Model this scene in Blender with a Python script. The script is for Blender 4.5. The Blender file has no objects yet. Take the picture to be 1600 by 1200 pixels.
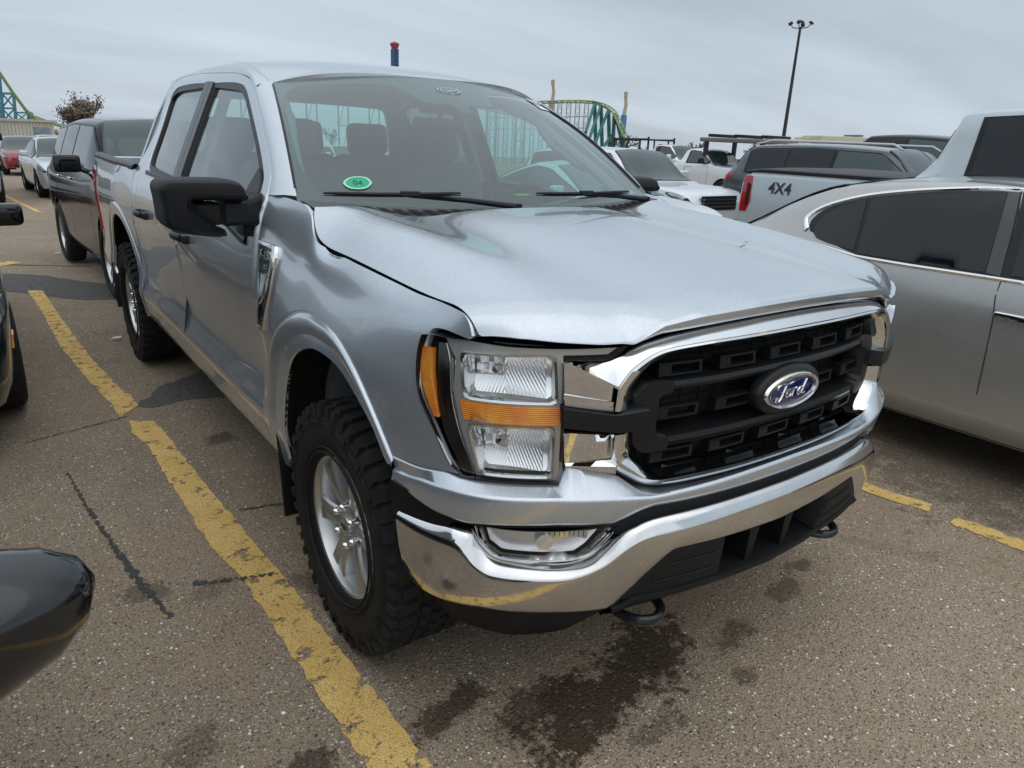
import bpy, bmesh, math, random
import numpy as np
from mathutils import Vector, Matrix
from mathutils.geometry import delaunay_2d_cdt
random.seed(7); np.random.seed(7)
scene = bpy.context.scene
COL = scene.collection
R_ = math.radians
# ---------------------------------------------------------------- camera
cam_d = bpy.data.cameras.new('camera'); cam = bpy.data.objects.new('camera', cam_d); COL.objects.link(cam)
scene.camera = cam
def _cam_matrix(loc, yaw, pitch, roll):
    f = Vector((math.cos(pitch)*math.sin(yaw), math.cos(pitch)*math.cos(yaw), -math.sin(pitch)))
    r = Vector((math.cos(yaw), -math.sin(yaw), 0)); u = r.cross(f)
    r2 = r*math.cos(roll)+u*math.sin(roll); u2 = -r*math.sin(roll)+u*math.cos(roll)
    m = Matrix((r2, u2, -f)).transposed().to_4x4(); m.translation = loc; return m
cam.matrix_world = _cam_matrix(Vector((-1.7711, -1.9924, 1.6404)), .6363, .3278, .0433)
cam_d.sensor_fit = 'HORIZONTAL'; cam_d.sensor_width = 36.0; cam_d.lens = 1133.6/1600*36
cam_d.clip_start = .03; cam_d.clip_end = 3000
# ---------------------------------------------------------------- world: an overcast sky
world = bpy.data.worlds.new('World'); scene.world = world; world.use_nodes = True
SUN_EL, SUN_ROT = R_(48), R_(200)
def build_world():
    nt = world.node_tree; N = nt.nodes; L = nt.links; N.clear()
    out = N.new('ShaderNodeOutputWorld'); add = N.new('ShaderNodeAddShader')
    sky = N.new('ShaderNodeTexSky'); sky.sky_type = 'NISHITA'; sky.sun_disc = False
    sky.sun_elevation = SUN_EL; sky.sun_rotation = SUN_ROT; sky.air_density = 1.0; sky.dust_density = 2.0
    b1 = N.new('ShaderNodeBackground'); b1.inputs[1].default_value = .008; L.new(sky.outputs[0], b1.inputs[0])
    tc = N.new('ShaderNodeTexCoord'); sep = N.new('ShaderNodeSeparateXYZ'); L.new(tc.outputs['Generated'], sep.inputs[0])
    ramp = N.new('ShaderNodeValToRGB'); e = ramp.color_ramp
    for p, c in ((0.0, (.45, .515, .58)), (.06, (.445, .51, .575)), (.20, (.405, .475, .535)), (.38, (.45, .525, .59)), (.60, (.62, .70, .77)), (1.0, (1.0, 1.06, 1.12))):
        k = e.elements.new(p) if p not in (0.0, 1.0) else e.elements[0 if p == 0 else -1]; k.color = (*c, 1)
    L.new(sep.outputs['Z'], ramp.inputs[0])
    # cloud layer seen from below: directions projected on a flat ceiling
    zmax = N.new('ShaderNodeMath'); zmax.operation = 'MAXIMUM'; zmax.inputs[1].default_value = .0; L.new(sep.outputs['Z'], zmax.inputs[0])
    za = N.new('ShaderNodeMath'); za.operation = 'ADD'; za.inputs[1].default_value = .16; L.new(zmax.outputs[0], za.inputs[0])
    dv = N.new('ShaderNodeVectorMath'); dv.operation = 'DIVIDE'; L.new(tc.outputs['Generated'], dv.inputs[0]); L.new(za.outputs[0], dv.inputs[1])
    mp = N.new('ShaderNodeMapping'); mp.inputs['Rotation'].default_value = (0, 0, R_(30)); mp.inputs['Scale'].default_value = (.35, 1.0, .3); L.new(dv.outputs[0], mp.inputs[0])
    no = N.new('ShaderNodeTexNoise'); no.inputs['Scale'].default_value = 1.05; no.inputs['Detail'].default_value = 5; no.inputs['Roughness'].default_value = .5; L.new(mp.outputs[0], no.inputs['Vector'])
    mr = N.new('ShaderNodeMapRange'); mr.inputs[1].default_value = .3; mr.inputs[2].default_value = .7; mr.inputs[3].default_value = .80; mr.inputs[4].default_value = 1.15; L.new(no.outputs[0], mr.inputs[0])
    mul = N.new('ShaderNodeVectorMath'); mul.operation = 'SCALE'; L.new(ramp.outputs[0], mul.inputs[0]); L.new(mr.outputs[0], mul.inputs['Scale'])
    b2 = N.new('ShaderNodeBackground'); b2.inputs[1].default_value = 1.05; L.new(mul.outputs[0], b2.inputs[0])
    L.new(b1.outputs[0], add.inputs[0]); L.new(b2.outputs[0], add.inputs[1]); L.new(add.outputs[0], out.inputs[0])
build_world()
sun_d = bpy.data.lights.new('sun', 'SUN'); sun = bpy.data.objects.new('sun', sun_d); COL.objects.link(sun)
sun_d.energy = .5; sun_d.angle = R_(100); sun_d.color = (1, .97, .93)
_sd2 = Vector((math.sin(SUN_ROT)*math.cos(SUN_EL), math.cos(SUN_ROT)*math.cos(SUN_EL), math.sin(SUN_EL)))
sun.rotation_euler = _sd2.to_track_quat('Z', 'Y').to_euler()
scene.view_settings.view_transform = 'Standard'; scene.view_settings.look = 'None'
scene.view_settings.exposure = 0.18; scene.view_settings.gamma = 1.0; scene.view_settings.use_curve_mapping = False
scene.render.engine = 'CYCLES'
scene.cycles.max_bounces = 10; scene.cycles.transparent_max_bounces = 16
# ---------------------------------------------------------------- geometry maths
def _natD(t):
    n = len(t); h = np.diff(t); A = np.zeros((n, n)); B = np.zeros((n, n))
    A[0, 0] = A[-1, -1] = 1
    for i in range(1, n-1):
        A[i, i-1] = h[i-1]; A[i, i] = 2*(h[i-1]+h[i]); A[i, i+1] = h[i]
        B[i, i-1] = 6/h[i-1]; B[i, i] = -6/h[i-1]-6/h[i]; B[i, i+1] = 6/h[i]
    return np.linalg.solve(A, B)
class Basis:
    """natural cubic spline as a linear operator on the control values"""
    def __init__(s, t): s.t = np.asarray(t, float); s.D = _natD(s.t)
    def __call__(s, x):
        x = np.atleast_1d(np.asarray(x, float)); t = s.t; n = len(t)
        k = np.clip(np.searchsorted(t, x)-1, 0, n-2); h = t[k+1]-t[k]
        xc = np.clip(x, t[0], t[-1]); b = (xc-t[k])/h; a = 1-b
        W = np.zeros((len(x), n)); r = np.arange(len(x))
        W[r, k] += a; W[r, k+1] += b
        W += ((a**3-a)*h*h/6)[:, None]*s.D[k] + ((b**3-b)*h*h/6)[:, None]*s.D[k+1]
        e = x-xc; m = np.abs(e) > 1e-12
        if m.any():                                   # linear outside the knots
            for i in np.where(m)[0]:
                q = 1e-4*(t[-1]-t[0]); x0 = xc[i]; x1 = x0-q if e[i] > 0 else x0+q
                W[i] += (s(x0)[0]-s(x1)[0])/(x0-x1)*e[i]
        return W
class Hat:
    def __init__(s, t): s.t = np.asarray(t, float)
    def __call__(s, x):
        x = np.atleast_1d(np.asarray(x, float)); t = s.t; k = np.clip(np.searchsorted(t, x)-1, 0, len(t)-2); b = (x-t[k])/(t[k+1]-t[k]); W = np.zeros((len(x), len(t))); r = np.arange(len(x)); W[r, k] = 1-b; W[r, k+1] = b; return W
def pchip(X, Y, x):
    X, Y, x = np.asarray(X, float), np.asarray(Y, float), np.asarray(x, float); h = np.diff(X); d = np.diff(Y)/h; m = np.zeros(len(X)); m[0], m[-1] = d[0], d[-1]
    for i in range(1, len(X)-1):
        if d[i-1]*d[i] > 0: w1, w2 = 2*h[i]+h[i-1], h[i]+2*h[i-1]; m[i] = (w1+w2)/(w1/d[i-1]+w2/d[i])
    k = np.clip(np.searchsorted(X, x)-1, 0, len(X)-2); t = np.clip((x-X[k])/h[k], 0, 1)
    return (2*t**3-3*t**2+1)*Y[k]+(t**3-2*t**2+t)*h[k]*m[k]+(-2*t**3+3*t**2)*Y[k+1]+(t**3-t**2)*h[k]*m[k+1]
class Surf:
    def __init__(s, U, V, P): s.bu = Basis(U); s.bv = Basis(V); s.P = np.asarray(P, float)
    def __call__(s, uv):
        uv = np.atleast_2d(uv)
        return np.einsum('ni,nj,ijk->nk', s.bu(uv[:, 0]), s.bv(uv[:, 1]), s.P)
def curve(pts, n=None, t=None):
    """natural spline through points; returns function of arc-like parameter in metres"""
    p = np.asarray(pts, float); d = np.r_[0, np.cumsum(np.linalg.norm(np.diff(p, axis=0), axis=1))]
    B = Basis(d if t is None else t); return (lambda x: B(x)@p), d
def normals(f, uv, e=1e-3):
    e = getattr(f, 'e', e); uv = np.atleast_2d(uv); a = f(uv+[e, 0])-f(uv-[e, 0]); b = f(uv+[0, e])-f(uv-[0, e])
    n = np.cross(a, b); return n/np.maximum(np.linalg.norm(n, axis=1), 1e-12)[:, None]
def smooth_loop(pts, seg=6, closed=True):
    """Catmull-Rom through points; a third element 1 marks a sharp corner"""
    P = [np.array(p[:-1] if (len(p) in (3,) ) else p, float) for p in pts]; C = [len(p) == 3 and bool(p[2]) for p in pts]
    n = len(P); out = []
    rng = range(n) if closed else range(n-1)
    for i in rng:
        j = (i+1) % n; p1, p2 = P[i], P[j]
        p0 = P[i-1] if (closed or i > 0) and not C[i] else p1+(p1-p2)*.0
        p3 = P[(i+2) % n] if (closed or i+2 < n) and not C[j] else p2
        if C[i] and C[j]: ts = [0.0]
        else: ts = np.arange(seg)/seg
        d1 = (p2-p0)/2 if not C[i] and not (i == 0 and not closed) else (p2-p1)*.6
        d2 = (p3-p1)/2 if not C[j] and not (j == n-1 and not closed) else (p2-p1)*.6
        L = np.linalg.norm(p2-p1)
        for d in (d1, d2):
            m = np.linalg.norm(d)
            if m > 1.3*L: d *= 1.3*L/m
        for t in ts:
            h00 = 2*t**3-3*t**2+1; h10 = t**3-2*t**2+t; h01 = -2*t**3+3*t**2; h11 = t**3-t**2
            out.append(h00*p1+h10*d1+h01*p2+h11*d2)
    if not closed: out.append(P[-1])
    return np.array(out)
def inside(pts, loops):
    pts = np.atleast_2d(pts); r = np.zeros(len(pts), bool)
    for L in loops:
        x1, y1 = L[:, 0], L[:, 1]; x2, y2 = np.roll(x1, -1), np.roll(y1, -1)
        for i in range(len(L)):
            if y1[i] == y2[i]: continue
            c = ((y1[i] > pts[:, 1]) != (y2[i] > pts[:, 1]))
            r ^= c & (pts[:, 0] < (x2[i]-x1[i])*(pts[:, 1]-y1[i])/(y2[i]-y1[i])+x1[i])
    return r
def resample(P, n):
    P = np.asarray(P, float); d = np.r_[0, np.cumsum(np.linalg.norm(np.diff(P, axis=0), axis=1))]
    t = np.linspace(0, d[-1], n); return np.stack([np.interp(t, d, P[:, k]) for k in range(P.shape[1])], 1)
# ---------------------------------------------------------------- the silver truck's surfaces
# truck frame = world frame: -y is the truck's nose, y = 0 its front axle, z up, metres
G0 = [(0, -.905), (-.2, -.9), (-.4, -.878), (-.55, -.845), (-.7, -.79), (-.81, -.725), (-.89, -.65), (-.94, -.565), (-.968, -.48), (-.988, -.36), (-1.0, -.2)]
GB = [(0, -.965), (-.25, -.955), (-.45, -.93), (-.6, -.893), (-.7, -.857), (-.8, -.795), (-.88, -.715), (-.94, -.62), (-.975, -.53), (-.99, -.45)]
def plan_surface(G, tilt=lambda z: 0*z):
    c, d = curve(G)
    def f(uv, off=0.0):
        uv = np.atleast_2d(uv); s = np.abs(uv[:, 0]); sg = np.where(uv[:, 0] > 0, -1.0, 1.0)
        p = c(s); q = (c(s+1e-3)-c(s-1e-3)); q /= np.linalg.norm(q, axis=1)[:, None]
        n = np.stack([q[:, 1], -q[:, 0]], 1)          # outward (towards -y at the nose)
        n *= -np.sign(n[:, 1:2]+n[:, 0:1]*1.0+1e-9)
        o = off+tilt(uv[:, 1])
        p = p+n*np.reshape(o, (-1, 1))
        return np.stack([p[:, 0]*sg, p[:, 1], uv[:, 1]], 1)
    f.smax = d[-1]
    return f
# u > 0: photo right (mirrored), u < 0: photo left; |u| = distance round the nose
FG = plan_surface(G0, lambda z: -.16*np.maximum(z-1.02, 0)**1.5-.03*np.maximum(.95-z, 0))
FB = plan_surface(GB, lambda z: -.10*np.maximum(.70-z, 0))
# body side: u = y, v = level
_Y = [-.66, -.57, -.48, -.36, -.2, .05, .25, .40, .62, .8, 1.3, 1.8, 2.4, 2.95, 3.2, 3.68, 4.15, 4.6, 4.93]
_X = [.892, .938, .968, .988, 1.0, 1.006, 1.003, .999, .992, .988, .986, .985, .984, .984, .988, .995, .99, .98, .955]
_door = [(-.085, .40), (-.035, .43), (-.012, .52), (0, .60), (-.030, .69), (-.026, .84), (-.008, .99), (0, 1.10), (-.008, 1.21), (-.028, 1.31), (-.058, 1.41)]
_fend = [(-.085, .40), (-.035, .43), (-.012, .52), (0, .60), (-.003, .70), (-.004, .84)]
_bed = [(-.085, .40), (-.035, .43), (-.012, .52), (0, .60), (-.012, .70), (-.012, .84), (-.004, .98), (0, 1.10), (-.010, 1.21), (-.022, 1.30), (-.034, 1.37)]
SEAM = np.array([(-.72, .886, 1.251), (-.56, .887, 1.257), (-.38, .885, 1.256), (-.24, .885, 1.262), (-.07, .885, 1.271), (.11, .885, 1.279), (.25, .885, 1.290), (.33, .878, 1.325), (.40, .862, 1.385), (.62, .880, 1.412)])
def _side():
    P = []
    for y, X in zip(_Y, _X):
        wf = np.clip((.80-y)/.25, 0, 1); wf = wf*wf*(3-2*wf)
        wb = np.clip((y-2.95)/.2, 0, 1)
        sx = np.interp(y, SEAM[:, 0], SEAM[:, 1]); sz = np.interp(y, SEAM[:, 0], SEAM[:, 2])
        k = np.clip((X-sx)/.115, 0, 1)
        top = [(X-.002*k, .96), (X-.012*k, 1.05), (X-.037*k, float(np.interp(y, [.05, .25, .4, .62], [1.14, 1.148, 1.165, 1.19]))), (sx+.043*k, np.interp(y, [-.66, -.2, .05, .25, .4, .62], [1.205, 1.218, 1.226, 1.244, 1.292, 1.33])), (sx, sz)]
        row = []
        for j in range(11):
            dx, z = _door[j]; bx, bz = _bed[j]
            x, z = X+dx*(1-wb)+bx*wb, z*(1-wb)+bz*wb
            if wf > 0:
                fx, fz = (X+_fend[j][0], _fend[j][1]) if j < 6 else top[j-6]
                x, z = x*(1-wf)+fx*wf, z*(1-wf)+fz*wf
            row.append((x, y, z))
        P.append(row)
    return P
SD_ = Surf(_Y, range(11), _side())
def SD(uv, off=0.0, sg=-1.0):
    p = SD_(uv)
    if np.any(off): p = p+normals(SD_, uv)*np.reshape(off, (-1, 1))*1.0
    p = p.copy(); p[:, 0] *= sg; return p
# greenhouse side: u = y, v = z
_GZ = [1.30, 1.41, 1.55, 1.70, 1.80, 1.86, 1.895]
_GX = [.957, .928, .868, .802, .757, .729, .704]
def GH(uv, off=0.0, sg=-1.0):
    uv = np.atleast_2d(uv); x = (Basis(_GZ)(uv[:, 1])@np.array(_GX))
    x = x-.045*np.clip(1.45-uv[:, 0], 0, 2)**2-.02*np.clip(uv[:, 0]-2.0, 0, 2)**2+off
    return np.stack([x*sg, uv[:, 0], uv[:, 1]], 1)
# windscreen: u = -1..1 across, v = 0 bottom .. 1 top
def WS(uv, off=0.0):
    uv = np.atleast_2d(uv); u, v = uv[:, 0], uv[:, 1]
    hw = .856+(.69-.856)*v
    x = u*hw; yc = .36+(1.06-.36)*v; ye = .558+(1.235-.558)*v
    zc = 1.385+(1.872-1.385)*v; ze = 1.411+(1.812-1.411)*v
    w = np.abs(u)**2.2
    y = yc+(ye-yc)*w; z = zc+(ze-zc)*w+.035*np.sin(np.pi*np.clip(v, -.2, 1.2))
    return np.stack([x, y-.6*off, z+.8*off], 1)
# roof: u across -1..1, v = 0 front .. 1 rear
def RF(uv, off=0.0):
    uv = np.atleast_2d(uv); u, v = uv[:, 0], uv[:, 1]
    a = np.abs(u); yf = 1.06+(1.235-1.06)*a**2.2; yr = 2.99-.03*a**2
    y = yf+(yr-yf)*v
    hw = .69-.028*np.clip(v/.25, 0, 1)-.02*np.clip((v-.6)/.4, 0, 1)
    zc = 1.872+.088*np.sin(np.pi/2*np.clip((y-1.06)/.75, 0, 1))**.8-.06*np.clip((y-2.1)/.9, 0, 1)**2
    zs = 1.812+.110*np.sin(np.pi/2*np.clip((y-1.235)/.6, 0, 1))-.05*np.clip((y-2.2)/.8, 0, 1)**2
    z = zc+(zs-zc)*a**2.6
    return np.stack([u*hw, y, z+off], 1)

# bonnet: w = 0 centre .. 1 seam, t = 0 leading edge .. 1 cowl
_HX = [0, .2, .35, .47, .60, .70, .79, .885]
_HY = [-.95, -.80, -.65, -.4, -.1, .15, .45]
_HZ = [[1.272, 1.270, 1.264, 1.255, 1.243, 1.232, 1.220, 1.205],
       [1.290, 1.288, 1.279, 1.268, 1.262, 1.254, 1.241, 1.218],
       [1.308, 1.306, 1.297, 1.286, 1.284, 1.281, 1.267, 1.236],
       [1.337, 1.335, 1.325, 1.314, 1.319, 1.326, 1.309, 1.257],
       [1.364, 1.362, 1.352, 1.339, 1.347, 1.357, 1.340, 1.270],
       [1.381, 1.379, 1.369, 1.354, 1.363, 1.377, 1.362, 1.286],
       [1.398, 1.396, 1.385, 1.368, 1.378, 1.397, 1.396, 1.390]]
_HS = Surf(_HY, _HX, np.array(_HZ)[:, :, None])
SEAM3 = np.array([(-.645, .882, 1.208), (-.625, .887, 1.235), (-.59, .888, 1.252), (-.50, .887, 1.257), (-.38, .885, 1.256), (-.24, .885, 1.262), (-.07, .885, 1.271), (.11, .885, 1.279), (.22, .886, 1.285), (.29, .885, 1.300), (.34, .878, 1.325), (.40, .858, 1.375), (.425, .845, 1.392)])
_sm, _sd = curve(SEAM3); _sL = _sd[-1]
def lead(x):            # leading edge crease: y, z at |x|
    y = np.interp(x, [0, .2, .4, .55, .65, .75, .82, .882], [-.898, -.894, -.873, -.840, -.806, -.757, -.711, -.645])
    z = np.interp(x, [0, .2, .4, .5, .57, .65, .75, .82, .882], [1.276, 1.273, 1.262, 1.243, 1.200, 1.197, 1.200, 1.204, 1.208]); return y, z
def HD(uv, off=0.0):
    uv = np.atleast_2d(uv); w, t = np.abs(uv[:, 0]), uv[:, 1]
    q = _sm(t*_sL); x = w*q[:, 1]
    ly, lz = lead(w*.882); ry = .27+.155*w**2.2
    ly1 = lead(np.array([.882]))[0]
    y = ly+(ry-ly)*t+w**3*(q[:, 0]-(ly1+(.425-ly1)*t))
    zf = lambda x, y: np.einsum('ni,nj,ij->n', _HS.bu(y), _HS.bv(x), np.array(_HZ))
    z = zf(x, y); z = z+w**10*(q[:, 2]-zf(q[:, 1], q[:, 0]))
    z0 = zf(w*.882, ly); z = z+np.clip(1-t/.10, 0, 1)**2*(lz-z0)*(1-w**10)
    return np.stack([x*np.sign(uv[:, 0]+1e-12), y, z+off], 1)

# doors and greenhouse side: u = y, v = level (0..15), addressed by z
_DZ = [z for _, z in _door[:10]]+_GZ[1:]
def _dsurf():
    P = []
    Y = [.5, .62, .8, 1.0, 1.3, 1.6, 1.8, 2.1, 2.4, 2.7, 2.95, 3.1]
    for y in Y:
        X = float(np.interp(y, _Y, _X)); row = []
        cut = .045*max(1.45-y, 0)**2+.02*max(y-2.0, 0)**2
        for k, z in enumerate(_DZ):
            x = X+_door[k][0] if k < 10 else _GX[k-9]-cut*min(1, (k-9)/2)
            row.append((x, y, z))
        P.append(row)
    return Y, P
_dy, _dp = _dsurf()
DS_ = Surf(_dy, range(len(_DZ)), _dp)
def level(S_, y, z, n=16):
    """level v at which surface S_ has height z for station y"""
    out = []; vs = np.linspace(0, n-1, 160)
    for yy, zz in zip(np.atleast_1d(y), np.atleast_1d(z)):
        zs = S_(np.stack([np.full_like(vs, yy), vs], 1))[:, 2]
        out.append(np.interp(zz, zs, vs))
    return np.array(out)
def yz_loop(S_, pts, n=16, seg=6, closed=True):
    L = smooth_loop(pts, seg, closed); return np.stack([L[:, 0], level(S_, L[:, 0], L[:, 1], n)], 1)
def DS(uv, off=0.0, sg=-1.0):
    p = DS_(uv).copy(); p[:, 0] *= sg; return p

def car_surf(L=4.85, W=1.86, H=1.46, kind='sedan', belt=.92, hood=.98, wheel=.335, wsb=None, wb=None, rooflen=None, yr=None, dkz=None, tumble=None):
    hw = W/2; sill = .24 if kind == 'sedan' else .30
    fo = .92 if kind != 'pickup' else .95; wb = wb or L*.59; ax0, ax1 = fo, fo+wb
    pk = kind == 'pickup'
    y_w0 = wsb or (1.18 if kind == 'sedan' else 1.22 if kind == 'suv' else 1.35); y_w1 = y_w0+(.98 if kind == 'sedan' else .80 if kind == 'suv' else .78)
    if kind == 'sedan': y_r0, y_r1 = yr or (L-1.70, L-.62)
    elif kind == 'suv': y_r0, y_r1 = L-.52, L-.12
    else: y_r0, y_r1 = rooflen or 3.80, (rooflen or 3.80)+.16
    # centre line and edge line profiles (y, z)
    zb = belt; dk = {'sedan': H*.73, 'suv': zb+.02, 'pickup': zb-.02}[kind] if dkz is None else dkz
    if kind == 'sedan': cen = [(0, .62), (.10, .74), (.35, .86), (y_w0, hood), (y_w1, H-.035), ((y_w1+y_r0)/2, H), (y_r0, H-.06), (y_r1, dk), (L-.15, dk-.03), (L-.03, dk-.10), (L, dk-.3)]
    elif kind == 'suv': cen = [(0, .78), (.08, .92), (.30, hood-.10), (y_w0, hood), (y_w1, H-.04), ((y_w1+y_r0)/2, H), (y_r0, H-.05), (y_r1, zb+.05), (L-.04, zb-.1), (L, zb-.3)]
    else: cen = [(0, 1.0), (.08, 1.14), (.30, hood-.06), (y_w0, hood), (y_w1, H-.04), ((y_w1+y_r0)/2, H), (y_r0, H-.05), (y_r1, zb+.02), (y_r1+.12, zb), (L-.04, zb), (L, zb-.05)]
    cy, cz = [p[0] for p in cen], [p[1] for p in cen]
    ys = sorted(set([0, .02, .05, .09, .14, .20, L-.14, L-.09, L-.05, L-.02, L]+list(np.round(np.arange(.26, L-.17, .06), 3))))
    px = pchip([0, .05, .14, .32, .6, 1.2, L-1.2, L-.5, L-.14, L-.04, L], [.74, .84, .91, .955, .985, 1, 1, .985, .955, .92, .86] if not pk else [.86, .93, .965, .985, .995, 1, 1, 1, .99, .985, .98], ys)
    zcs = pchip(cy, cz, ys)
    rows = []
    for y, p, zc in zip(ys, px, zcs):
        X = hw*p; cab = float(np.clip(min((y-y_w0)/(y_w1-y_w0), (y_r1-y)/(y_r1-y_r0)), 0, 1))
        zbe = min(zb+.03*(y/L), zc-.03)
        lo = np.interp(y, [0, .3, L-.3, L], [.05, 0, 0, .08])
        xr = hw*(tumble or (.70 if kind != 'suv' else .73))
        row = [(X*.93, sill+lo), (X*.975, sill+.10+lo), (X*.985, sill+(zbe-sill)*.38), (X*1.0, sill+(zbe-sill)*.68), (X*.985, sill+(zbe-sill)*.90), (X*.955, zbe)]
        if cab > .0:
            rc = [(X*.955+(xr-X*.955)*.55*cab-(1-cab)*X*.10, zbe+(zc-zbe)*.52), (X*.955*(1-cab)*.80+xr*cab, zbe+(zc-zbe)*.89), (X*.955*(1-cab)*.66+xr*.80*cab, zc-.028), (xr*.42, zc-.007), (0, zc)]
            fl = np.array([(X*.87, zbe+(zc-zbe)*.50), (X*.76, zbe+(zc-zbe)*.75), (X*.58, zbe+(zc-zbe)*.90), (X*.30, zc-.004), (0, zc)]); k = min(1, cab/.18); row += [tuple(q) for q in (fl*(1-k)+np.array(rc)*k)]
        else: row += [(X*.87, zbe+(zc-zbe)*.50), (X*.76, zbe+(zc-zbe)*.75), (X*.58, zbe+(zc-zbe)*.90), (X*.30, zc-.004), (0, zc)]
        rows.append([(x, y, z) for x, z in row])
    S = Surf(ys, range(11), rows); S.bu = Hat(ys)
    def f(uv):
        uv = np.atleast_2d(uv); w = uv[:, 1]; v = 10-np.abs(w); p = S(np.stack([uv[:, 0], v], 1)); p = p.copy(); p[:, 0] *= np.where(w < 0, -1, 1); return p
    f.e = .02
    return S, f, dict(hw=hw, sill=sill, ax0=ax0, ax1=ax1, pk=pk, y_w0=y_w0, y_w1=y_w1, y_r0=y_r0, y_r1=y_r1, zb=zb, dk=dk, cy=cy, cz=cz)
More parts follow.
